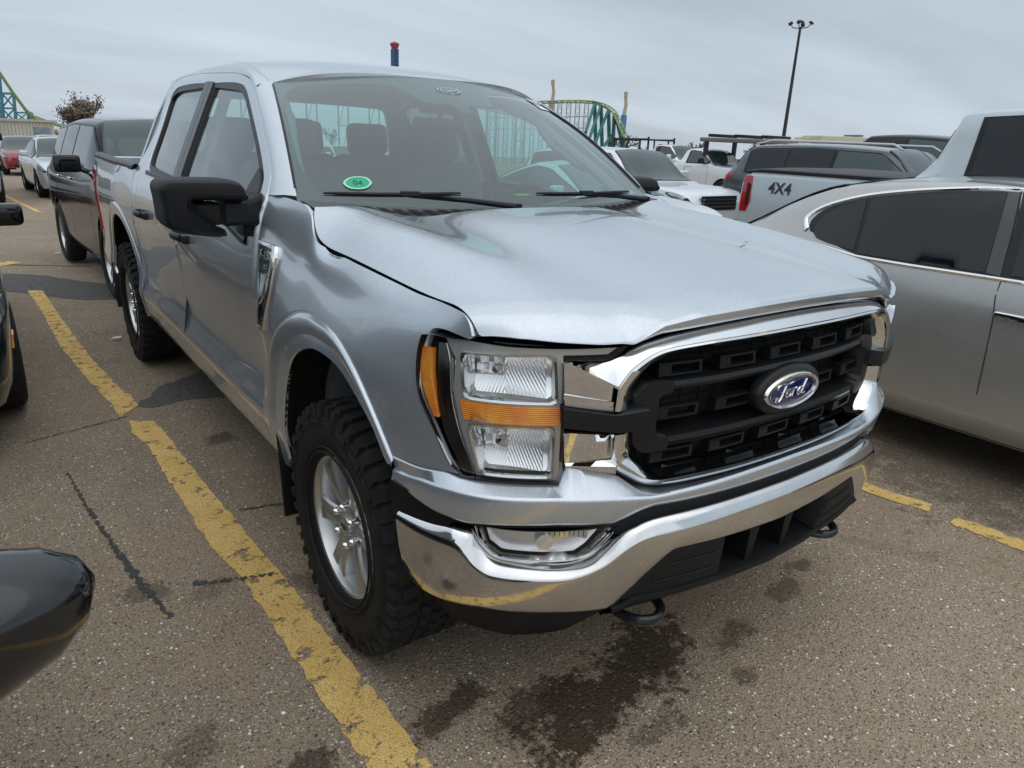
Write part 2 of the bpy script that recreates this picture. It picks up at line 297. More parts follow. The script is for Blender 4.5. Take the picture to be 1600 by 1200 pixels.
TR = {
    'HL_outer': [(-1.1089, 1.1908, 1), (-1.0662, 1.1984), (-1.0014, 1.1933), (-0.9432, 1.19), (-0.8663, 1.1855), (-0.7309, 1.1842), (-0.5833, 1.186, 1), (-0.609, 1.1659), (-0.6348, 1.1563), (-0.7219, 1.1556), (-0.743, 1.1482, 1), (-0.7253, 0.8407, 1), (-0.7497, 0.8451), (-0.9393, 0.847), (-0.978, 0.8451, 1), (-1.0173, 0.8783), (-1.0605, 0.9555), (-1.1065, 1.0279), (-1.1203, 1.0902), (-1.1186, 1.1544)],
    'HL_upper': [(-0.997, 1.1561, 1), (-0.7649, 1.1602, 1), (-0.7553, 1.0575, 1), (-0.767, 1.048, 1), (-0.9813, 1.0513, 1), (-0.9861, 1.0852)],
    'HL_lower': [(-0.9645, 0.9827, 1), (-0.7587, 0.985, 1), (-0.7537, 0.8575, 1), (-0.9346, 0.8599, 1)],
    'HL_amber': [(-0.9893, 1.0436, 1), (-0.7419, 1.0368, 1), (-0.7373, 0.9896, 1), (-0.9763, 0.9922, 1)],
    'HL_side': [(-1.1117, 1.1511, 1), (-1.0783, 1.1545, 1), (-1.0759, 1.0919), (-1.0658, 1.0507), (-1.0471, 0.9824, 1), (-1.0626, 0.9837, 1), (-1.0962, 1.0437), (-1.1159, 1.0912)],
    'HL_topstrip': [(-1.0356, 1.1744, 1), (-0.927, 1.1826), (-0.7305, 1.1752), (-0.5997, 1.1792, 1), (-0.6353, 1.1655, 1), (-0.7377, 1.1648), (-0.8654, 1.1662), (-0.9742, 1.1669), (-1.0039, 1.1566, 1)],
    'CR_A': [(-0.7121, 1.1404), (-0.649, 1.1436), (-0.6056, 1.1528), (-0.5581, 1.1723), (-0.5253, 1.1831), (-0.4488, 1.1957), (-0.3298, 1.2044), (-0.1647, 1.2115), (0.0295, 1.2151), (0.1151, 1.2155)],
    'CR_B': [(-0.727, 1.1572), (-0.6725, 1.1243), (-0.6136, 1.0875), (-0.6019, 1.107), (-0.5823, 1.1351), (-0.5369, 1.1644), (-0.4903, 1.1796), (-0.3869, 1.1854), (-0.2711, 1.1889), (-0.0626, 1.1899), (0.0152, 1.1899)],
    'CR_C': [(-0.5594, 1.0226), (-0.5611, 1.0622), (-0.5352, 1.1005), (-0.4878, 1.1352), (-0.4428, 1.1508), (-0.3491, 1.1553), (-0.2242, 1.1575), (-0.0008, 1.1579), (0.0834, 1.1569)],
    'CR_Bv': [(-0.6167, 1.0404), (-0.6152, 1.0641), (-0.6135, 1.086)],
    'WING_up': [(-0.7439, 1.148, 1), (-0.7228, 1.1523, 1), (-0.6665, 1.119), (-0.604, 1.0799, 1), (-0.6072, 1.0337, 1), (-0.7376, 1.054, 1)],
    'WING_up_lip': [(-0.7421, 1.0773, 1), (-0.6138, 1.05, 1), (-0.6127, 1.0355, 1), (-0.74, 1.0664, 1)],
    'WING_lo': [(-0.7205, 0.9793, 1), (-0.6022, 0.962, 1), (-0.5967, 0.9099, 1), (-0.7276, 0.9037, 1), (-0.7344, 0.9781, 1)],
    'CL_in': [(-0.5521, 0.954), (-0.5448, 0.9093), (-0.5184, 0.8792), (-0.4518, 0.8255), (-0.3089, 0.8242), (-0.1919, 0.8273), (-0.0497, 0.8239), (0.1152, 0.8198)],
    'CL_mid': [(-0.6106, 0.9727), (-0.6032, 0.9161), (-0.5558, 0.8775), (-0.4926, 0.8381), (-0.3469, 0.8324), (-0.2379, 0.8346), (-0.1055, 0.8344), (0.0495, 0.8311)],
    'CL_out': [(-0.725, 0.8977), (-0.627, 0.8772), (-0.532, 0.8283), (-0.4404, 0.7989), (-0.3178, 0.7982), (-0.2017, 0.7966), (-0.0613, 0.7941), (0.1015, 0.7908)],
    'BAR': [(-0.7442, 1.0481, 1), (-0.615, 1.0248, 1), (-0.5379, 1.0341, 1), (-0.5291, 0.9853, 1), (-0.6063, 0.9831, 1), (-0.7416, 1.0037, 1)],
    'GR_open': [(-0.5519, 0.9523, 1), (-0.5594, 1.0226, 1), (-0.5596, 1.067), (-0.5352, 1.1005), (-0.4878, 1.1352), (-0.4427, 1.1491), (-0.3491, 1.1553), (-0.0008, 1.1579), (0.0834, 1.1569, 1), (0.1839, 0.8148, 1), (-0.0497, 0.8239), (-0.3089, 0.8242), (-0.4518, 0.8255), (-0.5184, 0.8792), (-0.5452, 0.9129)],
    'GB_t0': [(-0.5211, 1.0686), (-0.4935, 1.076), (-0.3328, 1.0826), (-0.1684, 1.0862), (0.0741, 1.0835)],
    'GB_t1': [(-0.4942, 1.058), (-0.4608, 1.0663), (-0.3453, 1.0718), (-0.1846, 1.0733), (0.0544, 1.066)],
    'GB_b0': [(-0.4561, 0.9336), (-0.3195, 0.9365), (-0.1499, 0.9347), (0.1022, 0.9258)],
    'GB_b1': [(-0.4659, 0.9128), (-0.4405, 0.9056), (-0.3039, 0.9059), (-0.129, 0.9021), (0.1314, 0.8879)],
    'FS_a': [(-1.2581, 0.8282), (-1.1846, 0.8321), (-1.1214, 0.8354), (-1.0174, 0.8483), (-0.978, 0.8416), (-0.9392, 0.8417), (-0.7493, 0.8398), (-0.7219, 0.8388)],
    'FS_a2': [(-0.726, 0.8949), (-0.6286, 0.8727), (-0.5816, 0.8552), (-0.5339, 0.8201), (-0.4421, 0.7867), (-0.3196, 0.7837), (-0.2038, 0.7815), (-0.0629, 0.7762), (0.1009, 0.7697)],
    'FS_f': [(-1.1626, 0.8232), (-1.0999, 0.8229), (-1.043, 0.821), (-0.9934, 0.8217), (-0.9485, 0.8166), (-0.878, 0.8216), (-0.8143, 0.8234), (-0.6855, 0.8196), (-0.6249, 0.8137), (-0.5034, 0.8015), (-0.3679, 0.8054), (-0.1741, 0.8138), (-0.0085, 0.8201)],
    'FS_g': [(-1.1445, 0.755), (-1.0821, 0.7443), (-1.0353, 0.741), (-0.9551, 0.7408), (-0.883, 0.7471), (-0.7442, 0.7487), (-0.5969, 0.7343), (-0.5644, 0.7495), (-0.5341, 0.7611), (-0.4996, 0.7735), (-0.4183, 0.7673), (-0.2659, 0.7678), (-0.003, 0.7642)],
    'B_h': [(-1.2797, 0.6706), (-1.216, 0.6721), (-1.1448, 0.6761), (-1.0691, 0.6813), (-1.0097, 0.6923), (-0.9986, 0.6639), (-0.9639, 0.6287), (-0.935, 0.6147), (-0.8426, 0.6157), (-0.7238, 0.6172), (-0.6595, 0.6347), (-0.601, 0.6833), (-0.5759, 0.7044), (-0.5305, 0.7267), (-0.482, 0.7369), (-0.4033, 0.7331), (-0.2007, 0.7373), (0.0561, 0.7348)],
    'B_i': [(-1.2427, 0.677), (-1.1918, 0.6799), (-1.1195, 0.6785), (-1.0785, 0.6741), (-1.0383, 0.6759), (-1.0168, 0.6613), (-0.9819, 0.6225), (-0.9472, 0.6017), (-0.9016, 0.5972), (-0.8203, 0.6051), (-0.7391, 0.6077), (-0.6849, 0.6207), (-0.6356, 0.6429), (-0.5959, 0.6752), (-0.5544, 0.6988), (-0.5146, 0.7081), (-0.4075, 0.7104), (-0.2475, 0.7177), (-0.0087, 0.7196)],
    'B_j': [(-1.229, 0.4694), (-1.2163, 0.4545), (-1.1311, 0.459), (-1.0467, 0.4671), (-0.9612, 0.4815), (-0.8352, 0.4952), (-0.7254, 0.4916), (-0.6159, 0.4791), (-0.5892, 0.4905), (-0.5476, 0.5321), (-0.4971, 0.5811), (-0.4387, 0.627), (-0.4106, 0.6345), (-0.234, 0.6214), (-0.0475, 0.613), (0.0543, 0.6107)],
    'FOG_out': [(-0.9966, 0.6929, 1), (-0.5977, 0.705, 1), (-0.616, 0.6767), (-0.6663, 0.6303, 1), (-0.7134, 0.6231), (-0.908, 0.6183, 1), (-0.9561, 0.6313), (-0.9814, 0.6593)],
    'FOG_lens': [(-0.9527, 0.7125, 1), (-0.6526, 0.7229, 1), (-0.7175, 0.6534, 1), (-0.9086, 0.6478, 1)],
    'V_k': [(-0.5732, 0.3879), (-0.4913, 0.4286), (-0.3633, 0.4334), (-0.1739, 0.4168), (-0.0046, 0.4018), (0.2696, 0.3672)],
    'V_lip': [(-0.5365, 0.5057), (-0.3802, 0.4966), (-0.2423, 0.497), (-0.203, 0.4884), (-0.069, 0.4813), (0.1511, 0.4672)],
    'V_panel': [(-0.5496, 0.5208, 1), (-0.4428, 0.6301, 1), (-0.4192, 0.6365), (-0.2403, 0.6224, 1), (-0.2343, 0.5105, 1), (-0.391, 0.5138)],
    'V_open': [(-0.2241, 0.6153, 1), (0.0907, 0.5978, 1), (0.1457, 0.4787, 1), (-0.0746, 0.497), (-0.212, 0.5004, 1)],
    'V_groove1': [(-0.4234, 0.5916), (-0.3482, 0.5898), (-0.2517, 0.5867)],
    'V_groove2': [(-0.4793, 0.5412), (-0.3816, 0.5424), (-0.2562, 0.5342)],
    'S_flare_out': [(0.5238, 2.9036), (0.6235, 3.9594), (0.6624, 4.6487), (0.5834, 5.3321), (0.4643, 6.1338), (0.3344, 6.8577), (0.2167, 7.3553), (0.114, 7.5722), (-0.013, 7.552), (-0.1558, 7.2219), (-0.2645, 6.7454), (-0.3549, 6.0503), (-0.4109, 5.4022), (-0.4431, 4.9609)],
    'S_flare_in': [(0.4155, 3.5216), (0.407, 4.343), (0.3433, 5.0586), (0.2448, 5.6202), (0.1108, 6.194), (-0.0124, 6.3684), (-0.1171, 6.306), (-0.2184, 5.9993), (-0.3052, 5.6101), (-0.3816, 5.0175), (-0.4138, 4.5799)],
    'S_doorfront': [(0.6806, 10.0579), (0.6619, 9.1604), (0.7004, 8.4778), (0.714, 7.763), (0.6952, 6.6429), (0.7345, 5.4859), (0.8254, 4.2554), (0.713, 3.3815), (0.6626, 1.9529)],
    'S_split': [(2.0766, 6.5353), (2.1075, 5.6922), (2.1469, 4.6669), (2.0845, 4.0318), (1.9839, 3.2909)],
    'S_rearseam': [(3.0374, 7.5921), (3.103, 4.9477), (3.0637, 4.2579), (3.0667, 3.3748)],
    'S_flareR': [(4.267, 5.5698), (3.9652, 5.9812), (3.707, 5.8016), (3.5302, 4.9565), (3.3423, 4.3993), (3.2231, 3.9116), (3.1225, 2.2365)],
    'S_vent': [(0.6638, 8.3293, 1), (0.5309, 8.445, 1), (0.5005, 8.2567), (0.4964, 7.2221), (0.5709, 5.8726, 1), (0.6665, 5.7172, 1), (0.5809, 6.9482), (0.6576, 7.803, 1)],
    'S_handleF': [(1.9292, 7.25), (1.8018, 6.8051), (1.5378, 7.0945), (1.5077, 7.6162)],
    'S_handleR': [(2.9093, 7.3942), (2.7925, 7.0155), (2.4408, 7.2282), (2.3761, 7.6674)],
    'G_doorseam': [(2.9477, 1.8591), (2.7645, 1.8744), (2.4506, 1.8798), (2.0802, 1.8779), (1.7872, 1.869), (1.5608, 1.857), (1.4159, 1.842), (1.3264, 1.822), (1.237, 1.7802), (1.0796, 1.6883), (0.9056, 1.5818), (0.7923, 1.5105), (0.7296, 1.4646), (0.6855, 1.4188)],
    'G_fwin_trim': [(1.8699, 1.8283), (1.6199, 1.8234), (1.4616, 1.8121), (1.3579, 1.792), (1.2446, 1.7387), (1.0714, 1.6398), (0.9185, 1.5462), (0.7967, 1.4693), (0.7634, 1.4352), (0.7466, 1.3641), (0.7782, 1.2173)],
    'G_fwin_glass': [(1.7456, 1.8075), (1.4346, 1.7886), (1.3572, 1.7764), (1.2444, 1.7185), (1.0657, 1.6205), (0.9018, 1.5305), (0.7938, 1.4558)],
    'G_bp_glassR': [(1.7456, 1.8075), (1.7706, 1.7295), (1.746, 1.5992), (1.6206, 1.4214)],
    'G_bp_split': [(1.9848, 1.868), (1.9733, 1.8195), (1.931, 1.6699), (1.8981, 1.5397), (1.8228, 1.4044)],
    'G_rwin_glass': [(1.9538, 1.3961), (2.1129, 1.8142), (2.6855, 1.8057), (2.7154, 1.6951), (2.6714, 1.5425), (2.5881, 1.418), (2.4169, 1.3669)],
    'G_rwin_trim': [(2.1334, 1.8376), (2.6599, 1.8325), (2.8305, 1.8211), (2.8764, 1.7744), (2.8289, 1.6419), (2.7898, 1.512), (2.6892, 1.4128), (2.7134, 1.3905), (2.4277, 1.3361)],
    'W_frit': [(-0.973, 0.6964), (-0.9514, 0.8075), (-0.8785, 0.9261), (-0.7607, 0.93), (-0.5564, 0.9047), (-0.2895, 0.8451), (-0.2652, 0.7729), (-0.2397, 0.7237), (0.2055, 0.7365), (0.493, 0.8988), (0.9699, 1.0436), (1.0221, 0.9445), (0.8991, 0.4071), (0.9518, 0.0956), (0.9389, 0.004), (-0.9016, 0.0214), (-0.9328, 0.1016), (-0.9665, 0.2372), (-0.9806, 0.4241)],
    'W_sticker': [(-0.8138, 0.1021), (-0.785, 0.1351), (-0.747, 0.1458), (-0.7116, 0.1407), (-0.6973, 0.1114), (-0.7252, 0.0795), (-0.7628, 0.069), (-0.7968, 0.0735)],
    'W_label': [(0.9612, 1.0645, 1), (1.0172, 0.9525, 1), (1.1, 0.8373, 1), (0.8551, 0.829, 1)],
    'W_logo': [(-0.1194, 0.8454), (-0.0621, 0.8867), (0.0063, 0.9025), (0.0688, 0.8967), (0.0862, 0.8634), (0.0225, 0.8203), (-0.0451, 0.8124), (-0.1016, 0.8131)],
    'W_cam': [(-0.2762, 0.839, 1), (0.2918, 0.8538, 1), (0.2048, 0.7496, 1), (0.0669, 0.7201), (0.0027, 0.6646, 1), (-0.0044, 0.7127), (-0.2152, 0.7254), (-0.2536, 0.7543)],
    'Z_win': [(3.5586, -4.4281, 1), (3.5824, -4.2816), (3.579, -4.0812), (3.5244, -3.8458), (3.4279, -3.6827), (3.2854, -3.5251), (3.0754, -3.3906), (2.8167, -3.2123), (2.5304, -2.9943, 1), (2.4379, -4.8461, 1), (2.9016, -4.8765), (3.1945, -4.8718)],
    'Z_chrome_o': [(3.5943, -4.4501), (3.6351, -4.1713), (3.6275, -3.9543), (3.5667, -3.7543), (3.4709, -3.577), (3.2996, -3.3661), (3.0889, -3.2217), (2.8283, -3.044), (2.5424, -2.7712)],
    'Z_chrome_b0': [(3.1945, -4.8718), (2.9016, -4.8765), (2.4379, -4.8461), (2.3469, -4.8417)],
    'Z_chrome_b1': [(3.1733, -4.9739), (2.8925, -4.9786), (2.4302, -4.9353), (2.3394, -4.9294)],
    'Z_quarter': [(3.4946, -4.5875), (3.5363, -4.2476), (3.4913, -3.9556), (3.4017, -3.7394), (3.2989, -3.5858, 1), (3.2324, -4.775, 1)],
    'Z_glass': [(3.2701, -3.5661, 1), (3.07, -3.453), (2.8115, -3.282), (2.5903, -3.1324, 1), (2.5225, -4.7979, 1), (2.9062, -4.8307), (3.2033, -4.8242, 1)],
    'Z_pillar': [(2.5865, -3.0992, 1), (2.5367, -3.0385, 1), (2.4473, -4.8391, 1), (2.5156, -4.8069, 1)],
    'Z_seam': [(2.5343, -2.8714), (2.4833, -4.0552), (2.4353, -4.8746), (2.4289, -5.774), (2.4094, -6.6158), (2.4018, -7.313), (2.3987, -8.2222), (2.4171, -9.7577)],
    'Z_handle': [(2.3792, -6.4062), (2.2853, -6.4683)],
    'Z_sill': [(2.9078, -10.1181), (2.4177, -9.8723), (2.1492, -9.7711)],
}
# ---------------------------------------------------------------- materials
MATS = {}
class NT:
    """tiny node builder"""
    def __init__(s, name):
        s.m = bpy.data.materials.new(name); s.m.use_nodes = True; s.t = s.m.node_tree; s.t.nodes.clear()
        s.out = s.t.nodes.new('ShaderNodeOutputMaterial')
    def n(s, typ, **k):
        o = s.t.nodes.new('ShaderNode'+typ)
        for a, b in k.items():
            if a == 'props':
                for p, q in b.items(): setattr(o, p, q)
            else:
                i = int(a[1:]) if a[0] == 'i' and a[1:].isdigit() else a.replace('_', ' ')
                if hasattr(b, 'links') or isinstance(b, bpy.types.NodeSocket): s.t.links.new(b, o.inputs[i])
                else: o.inputs[i].default_value = b
        return o
    def l(s, a, b): s.t.links.new(a, b)
    def noise(s, scale, detail=4, rough=.55, vec=None, dist=0.0):
        k = dict(Scale=scale, Detail=detail, Roughness=rough, Distortion=dist)
        if vec is not None: k['Vector'] = vec
        return s.n('TexNoise', **k).outputs[0]
    def mr(s, v, a, b, c=0.0, d=1.0, smooth=False):
        o = s.n('MapRange', i0=v, i1=a, i2=b, i3=c, i4=d); 
        if smooth: o.interpolation_type = 'SMOOTHSTEP'
        return o.outputs[0]
    def math(s, op, a, b=0.0): return s.n('Math', props=dict(operation=op), i0=a, i1=b).outputs[0]
    def mix(s, f, a, b, mode='MIX'):
        o = s.t.nodes.new('ShaderNodeMix'); o.data_type = 'RGBA'; o.blend_type = mode; o.clamp_factor = True; o.clamp_result = False
        for i, v in ((0, f), (6, a), (7, b)):
            if isinstance(v, bpy.types.NodeSocket): s.l(v, o.inputs[i])
            else: o.inputs[i].default_value = (*v, 1) if i > 0 and len(v) == 3 else v
        return o.outputs[2]
    def bump(s, h, strength, dist=.01): return s.n('Bump', Strength=strength, Distance=dist, Height=h).outputs[0]
    def bsdf(s, **k):
        b = s.n('BsdfPrincipled', **k); s.l(b.outputs[0], s.out.inputs[0]); return b
    def obj(s): return s.n('TexCoord').outputs['Object']
    def geo(s): return s.n('NewGeometry').outputs['Position']
def c4(c): return (*c, 1) if len(c) == 3 else c
def simple(name, col, rough=.5, metal=0.0, coat=0.0, spec=.5, bump=0.0, bscale=400, var=0.0, vscale=3.0, coat_r=.03, dirt=0.0, **kw):
    if name in MATS: return MATS[name]
    t = NT(name); k = dict(Roughness=rough, Metallic=metal, Coat_Weight=coat, Coat_Roughness=coat_r, Specular_IOR_Level=spec)
    k['Base_Color'] = c4(col); k.update(kw)
    P = t.geo()
    if var > 0:
        n = t.noise(vscale, 5, .6, P); k['Base_Color'] = t.mix(t.mr(n, .3, .7), tuple(x*(1-var) for x in col), tuple(min(1, x*(1+var)) for x in col))
    if dirt > 0:
        n = t.noise(2.2, 8, .65, P); f = t.mr(n, .42, .75, 0, dirt)
        a = k['Base_Color']; a = tuple(a[:3]) if isinstance(a, tuple) else a
        k['Base_Color'] = t.mix(f, a, (.13, .115, .10)); k['Roughness'] = t.mr(n, .35, .75, rough, min(1, rough+.35*dirt+.05))
    if bump > 0: k['Normal'] = t.bump(t.noise(bscale, 2, .5, P), bump, .002)
    t.bsdf(**k); MATS[name] = t.m; return t.m
def paint(name, col, metal=.55, rough=.34, flake=True, coat=1.0, dust=.12):
    if name in MATS: return MATS[name]
    t = NT(name); P = t.geo()
    n = t.noise(1.6, 7, .62, P); n2 = t.noise(11, 5, .7, P)
    base = col
    fl = t.n('TexVoronoi', Scale=900.0, Vector=P); fs = t.n('SeparateColor', i0=fl.outputs['Color']); fk = t.mix(t.mr(fs.outputs[0], 0, 1), tuple(c*.86 for c in col), tuple(min(1, c*1.16) for c in col)) if metal > .2 else col
    bc = t.mix(t.mr(n2, .45, .8, 0, dust), fk, (.30, .285, .265))
    b = t.bsdf(Base_Color=bc, Metallic=metal, Roughness=rough, Coat_Weight=coat, Coat_Roughness=t.mr(n, .4, .75, .012, .05+dust*.5))
    if flake:
        v = t.n('TexVoronoi', Scale=1400.0, Vector=P).outputs['Color']
        t.l(t.n('NormalMap', Strength=.06, Color=v).outputs[0], b.inputs['Normal']) if False else None
    MATS[name] = t.m; return t.m
def glass(name, tint=(.8, .86, .84), refl=1.0, rough=0.0, milky=0.0, ior=1.5):
    """thin pane: tinted see-through plus a fresnel reflection"""
    if name in MATS: return MATS[name]
    t = NT(name)
    tr = t.n('BsdfTransparent', Color=c4(tint)); gl = t.n('BsdfGlossy', Color=(refl, refl, refl, 1), Roughness=rough)
    fr = t.n('Fresnel', IOR=t.mr(t.n('NewGeometry').outputs['Backfacing'], 0, 1, ior, 1/ior)); f = t.mr(fr.outputs[0], 0, 1, .0, 1.0)
    f2 = t.math('MINIMUM', t.math('MULTIPLY', f, 1.4), 1.0)
    base = tr.outputs[0]
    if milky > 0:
        df = t.n('BsdfDiffuse', Color=(.48, .55, .57, 1)); m0 = t.n('MixShader', i0=milky, i1=base, i2=df.outputs[0]); base = m0.outputs[0]  # pale diffuse veil: dust haze, with sky reflection also painted in
    mx = t.n('MixShader', i0=f2, i1=base, i2=gl.outputs[0]); t.l(mx.outputs[0], t.out.inputs[0]); MATS[name] = t.m; return t.m
SILVER = paint('silver_paint', (.565, .605, .65), .70, .27)
CHROME = simple('chrome', (.80, .80, .80), .035, 1.0)
CHROME_DIRTY = simple('chrome_with_road_film', (.76, .755, .75), .03, 1.0, dirt=.32)
BLACK = simple('black_textured_plastic', (.010, .0105, .0115), .5, 0, bump=.25, bscale=900, var=.15, spec=.22)
BLACKS = simple('black_satin_plastic', (.009, .0095, .0105), .36, 0, var=.1, spec=.35)
GLOSSB = simple('gloss_black', (.006, .006, .007), .06)
DARK = simple('dark_void', (.006, .006, .006), .8)
RUBBER = simple('tyre_rubber', (.013, .013, .0135), .75, 0, bump=.3, bscale=500, var=.35, vscale=9, spec=.35)
RIM = simple('silver_alloy', (.56, .57, .58), .27, .85, var=.05, dirt=.18)
RIMD = simple('dark_wheel_recess', (.03, .03, .031), .5, .3)
# ---------------------------------------------------------------- mesh makers
def link(o, parent=None, loc=None):
    COL.objects.link(o)
    if parent is not None: o.parent = parent
    if loc is not None: o.location = loc
    return o
def mesh_obj(name, V, F, mat, parent=None, smooth=True, angle=None, ln=None, mats=None, fm=None):
    me = bpy.data.meshes.new(name); me.from_pydata([tuple(map(float, v)) for v in V], [], [tuple(map(int, f)) for f in F])
    for m in (mats or [mat]): me.materials.append(m)
    if fm is not None: me.polygons.foreach_set('material_index', np.asarray(fm, np.int32))
    me.polygons.foreach_set('use_smooth', np.full(len(me.polygons), bool(smooth)))
    if ln is not None: me.normals_split_custom_set([tuple(map(float, n)) for n in ln])
    elif smooth and angle: me.set_sharp_from_angle(angle=R_(angle))
    me.update(); return link(bpy.data.objects.new(name, me), parent)
def thing(name, label, cat, loc=(0, 0, 0), rz=0.0, group=None):
    o = bpy.data.objects.new(name, None); COL.objects.link(o); o.location = loc; o.rotation_euler = (0, 0, rz)
    o.empty_display_size = .2; o['label'] = label; o['category'] = cat
    if group: o['group'] = group
    return o
def tag(o, label=None, cat=None, group=None, kind=None):
    if label: o['label'] = label
    if cat: o['category'] = cat
    if group: o['group'] = group
    if kind: o['kind'] = kind
    return o
def patch(name, f, loops, mat, parent=None, h=.035, sc=(1.0, 1.0), off=0.0, th=.008, hint=(-1, 0, 0), flat=False, sg=None):
    """region of surface f bounded by loops (first outer, others holes), with returned edges"""
    loops = [np.asarray(L, float)[:, :2] for L in loops]
    allp = np.vstack(loops); lo, hi = allp.min(0), allp.max(0)
    dx, dy = h/sc[0], h/sc[1]
    gx = np.arange(lo[0]+dx*.5, hi[0], dx); gy = np.arange(lo[1]+dy*.5, hi[1], dy)
    G = np.array([(x, y) for x in gx for y in gy]) if len(gx) and len(gy) else np.zeros((0, 2))
    if len(G):
        G = G[inside(G, loops)]
        if len(G):
            dm = np.full(len(G), 1e9)
            for L in loops:
                M = resample(np.vstack([L, L[:1]]), max(40, int(len(L)*3)))
                for q in M: dm = np.minimum(dm, np.hypot((G[:, 0]-q[0])*sc[0], (G[:, 1]-q[1])*sc[1]))
            G = G[dm > h*.45]
    # refine boundary
    pts = []; edges = []; B = []
    for L in loops:
        M = []
        for a, b in zip(L, np.roll(L, -1, axis=0)):
            k = max(1, int(math.ceil(np.hypot((b[0]-a[0])*sc[0], (b[1]-a[1])*sc[1])/(h*1.1))))
            for i in range(k): M.append(a+(b-a)*i/k)
        s0 = len(pts); pts += M; n = len(M); edges += [(s0+i, s0+(i+1) % n) for i in range(n)]; B.append((s0, n))
    s_ = np.array([sc[0], sc[1]])
    jr = np.random.RandomState(3); pts = [np.asarray(p)+jr.uniform(-1, 1, 2)*2e-6/s_ for p in pts]
    pin = [Vector(p*s_) for p in pts]+[Vector(p*s_) for p in G]
    vo, _, fo, ov, _, _ = delaunay_2d_cdt(pin, edges, [], 0, 1e-7)
    uv = np.array([(v.x, v.y) for v in vo])/s_
    tri = np.array([t for t in fo if len(t) == 3], int)
    cen = uv[tri].mean(1); tri = tri[inside(cen, loops)]
    P = f(uv); N = normals(f, uv)
    # orientation
    c0 = len(tri)//2; w = np.cross(P[tri[:, 1]]-P[tri[:, 0]], P[tri[:, 2]]-P[tri[:, 0]])
    s = 1.0 if np.dot(N.mean(0), hint) > 0 else -1.0
    N = N*s
    fl = np.einsum('ij,ij->i', w, N[tri[:, 0]]) < 0; tri[fl] = tri[fl][:, ::-1]
    P = P+N*off
    mp = {}
    for i, src in enumerate(ov):
        for q in src: mp[q] = i
    V = list(P); F = [tuple(t) for t in tri]; LN = [N[i] for t in tri for i in t]
    if th:
        for s0, n in B:
            idx = [mp.get(s0+i) for i in range(n)]
            idx = [i for i in idx if i is not None]; n = len(idx)
            base = len(V); V += [P[i]-N[i]*th for i in idx]
            area = 0
            for k in range(n):
                a, b = idx[k], idx[(k+1) % n]; a2, b2 = base+k, base+(k+1) % n
                m = (P[a]+P[b])/2; t = P[b]-P[a]; wn = np.cross(t, N[a]); L = np.linalg.norm(wn)
                if L < 1e-12: wn = N[a]; L = 1
                wn = wn/L
                # which side is out?
                q = (uv[a]+uv[b])/2; d = (uv[b]-uv[a])[::-1]*[1, -1]; d = d/max(np.linalg.norm(d), 1e-9)*1e-4
                if inside([q+d], loops)[0]: d = -d
                pd = f(np.array([q+d*8]))[0]-f(np.array([q]))[0]
                if np.dot(wn, pd) < 0: wn = -wn
                face = (a, b, b2, a2); fn = np.cross(P[b]-P[a], V[a2]-P[a])
                if np.dot(fn, wn) < 0: face = (a, a2, b2, b)
                F.append(face)
                for vi in face: 
                    nn = wn if vi >= base else wn*.8+N[a]*.6
                    LN.append(nn/np.linalg.norm(nn))
    return mesh_obj(name, V, F, mat, parent, True, ln=LN)
def loft(name, rows, mat, parent=None, closed=False, angle=35, flip=False, cap=False, smooth=True, mirror=False):
    rows = [np.asarray(r, float) for r in rows]; n = len(rows[0]); V = np.vstack(rows); F = []
    for i in range(len(rows)-1):
        for j in range(n if closed else n-1):
            a, b = i*n+j, i*n+(j+1) % n; q = (a, b, b+n, a+n); F.append(q[::-1] if flip else q)
    if cap and closed:
        F.append(tuple(range(n))[::-1] if not flip else tuple(range(n))); k = (len(rows)-1)*n
        F.append(tuple(range(k, k+n)) if not flip else tuple(range(k, k+n))[::-1])
    if mirror:
        m = len(V); V2 = V*[-1, 1, 1]; F = F+[tuple(i+m for i in f)[::-1] for f in F]; V = np.vstack([V, V2])
    o = mesh_obj(name, V, F, mat, parent, smooth)
    if mirror:
        bm = bmesh.new(); bm.from_mesh(o.data); bmesh.ops.remove_doubles(bm, verts=bm.verts, dist=1e-4); bm.to_mesh(o.data); bm.free()
    if smooth and angle: o.data.set_sharp_from_angle(angle=R_(angle))
    return o
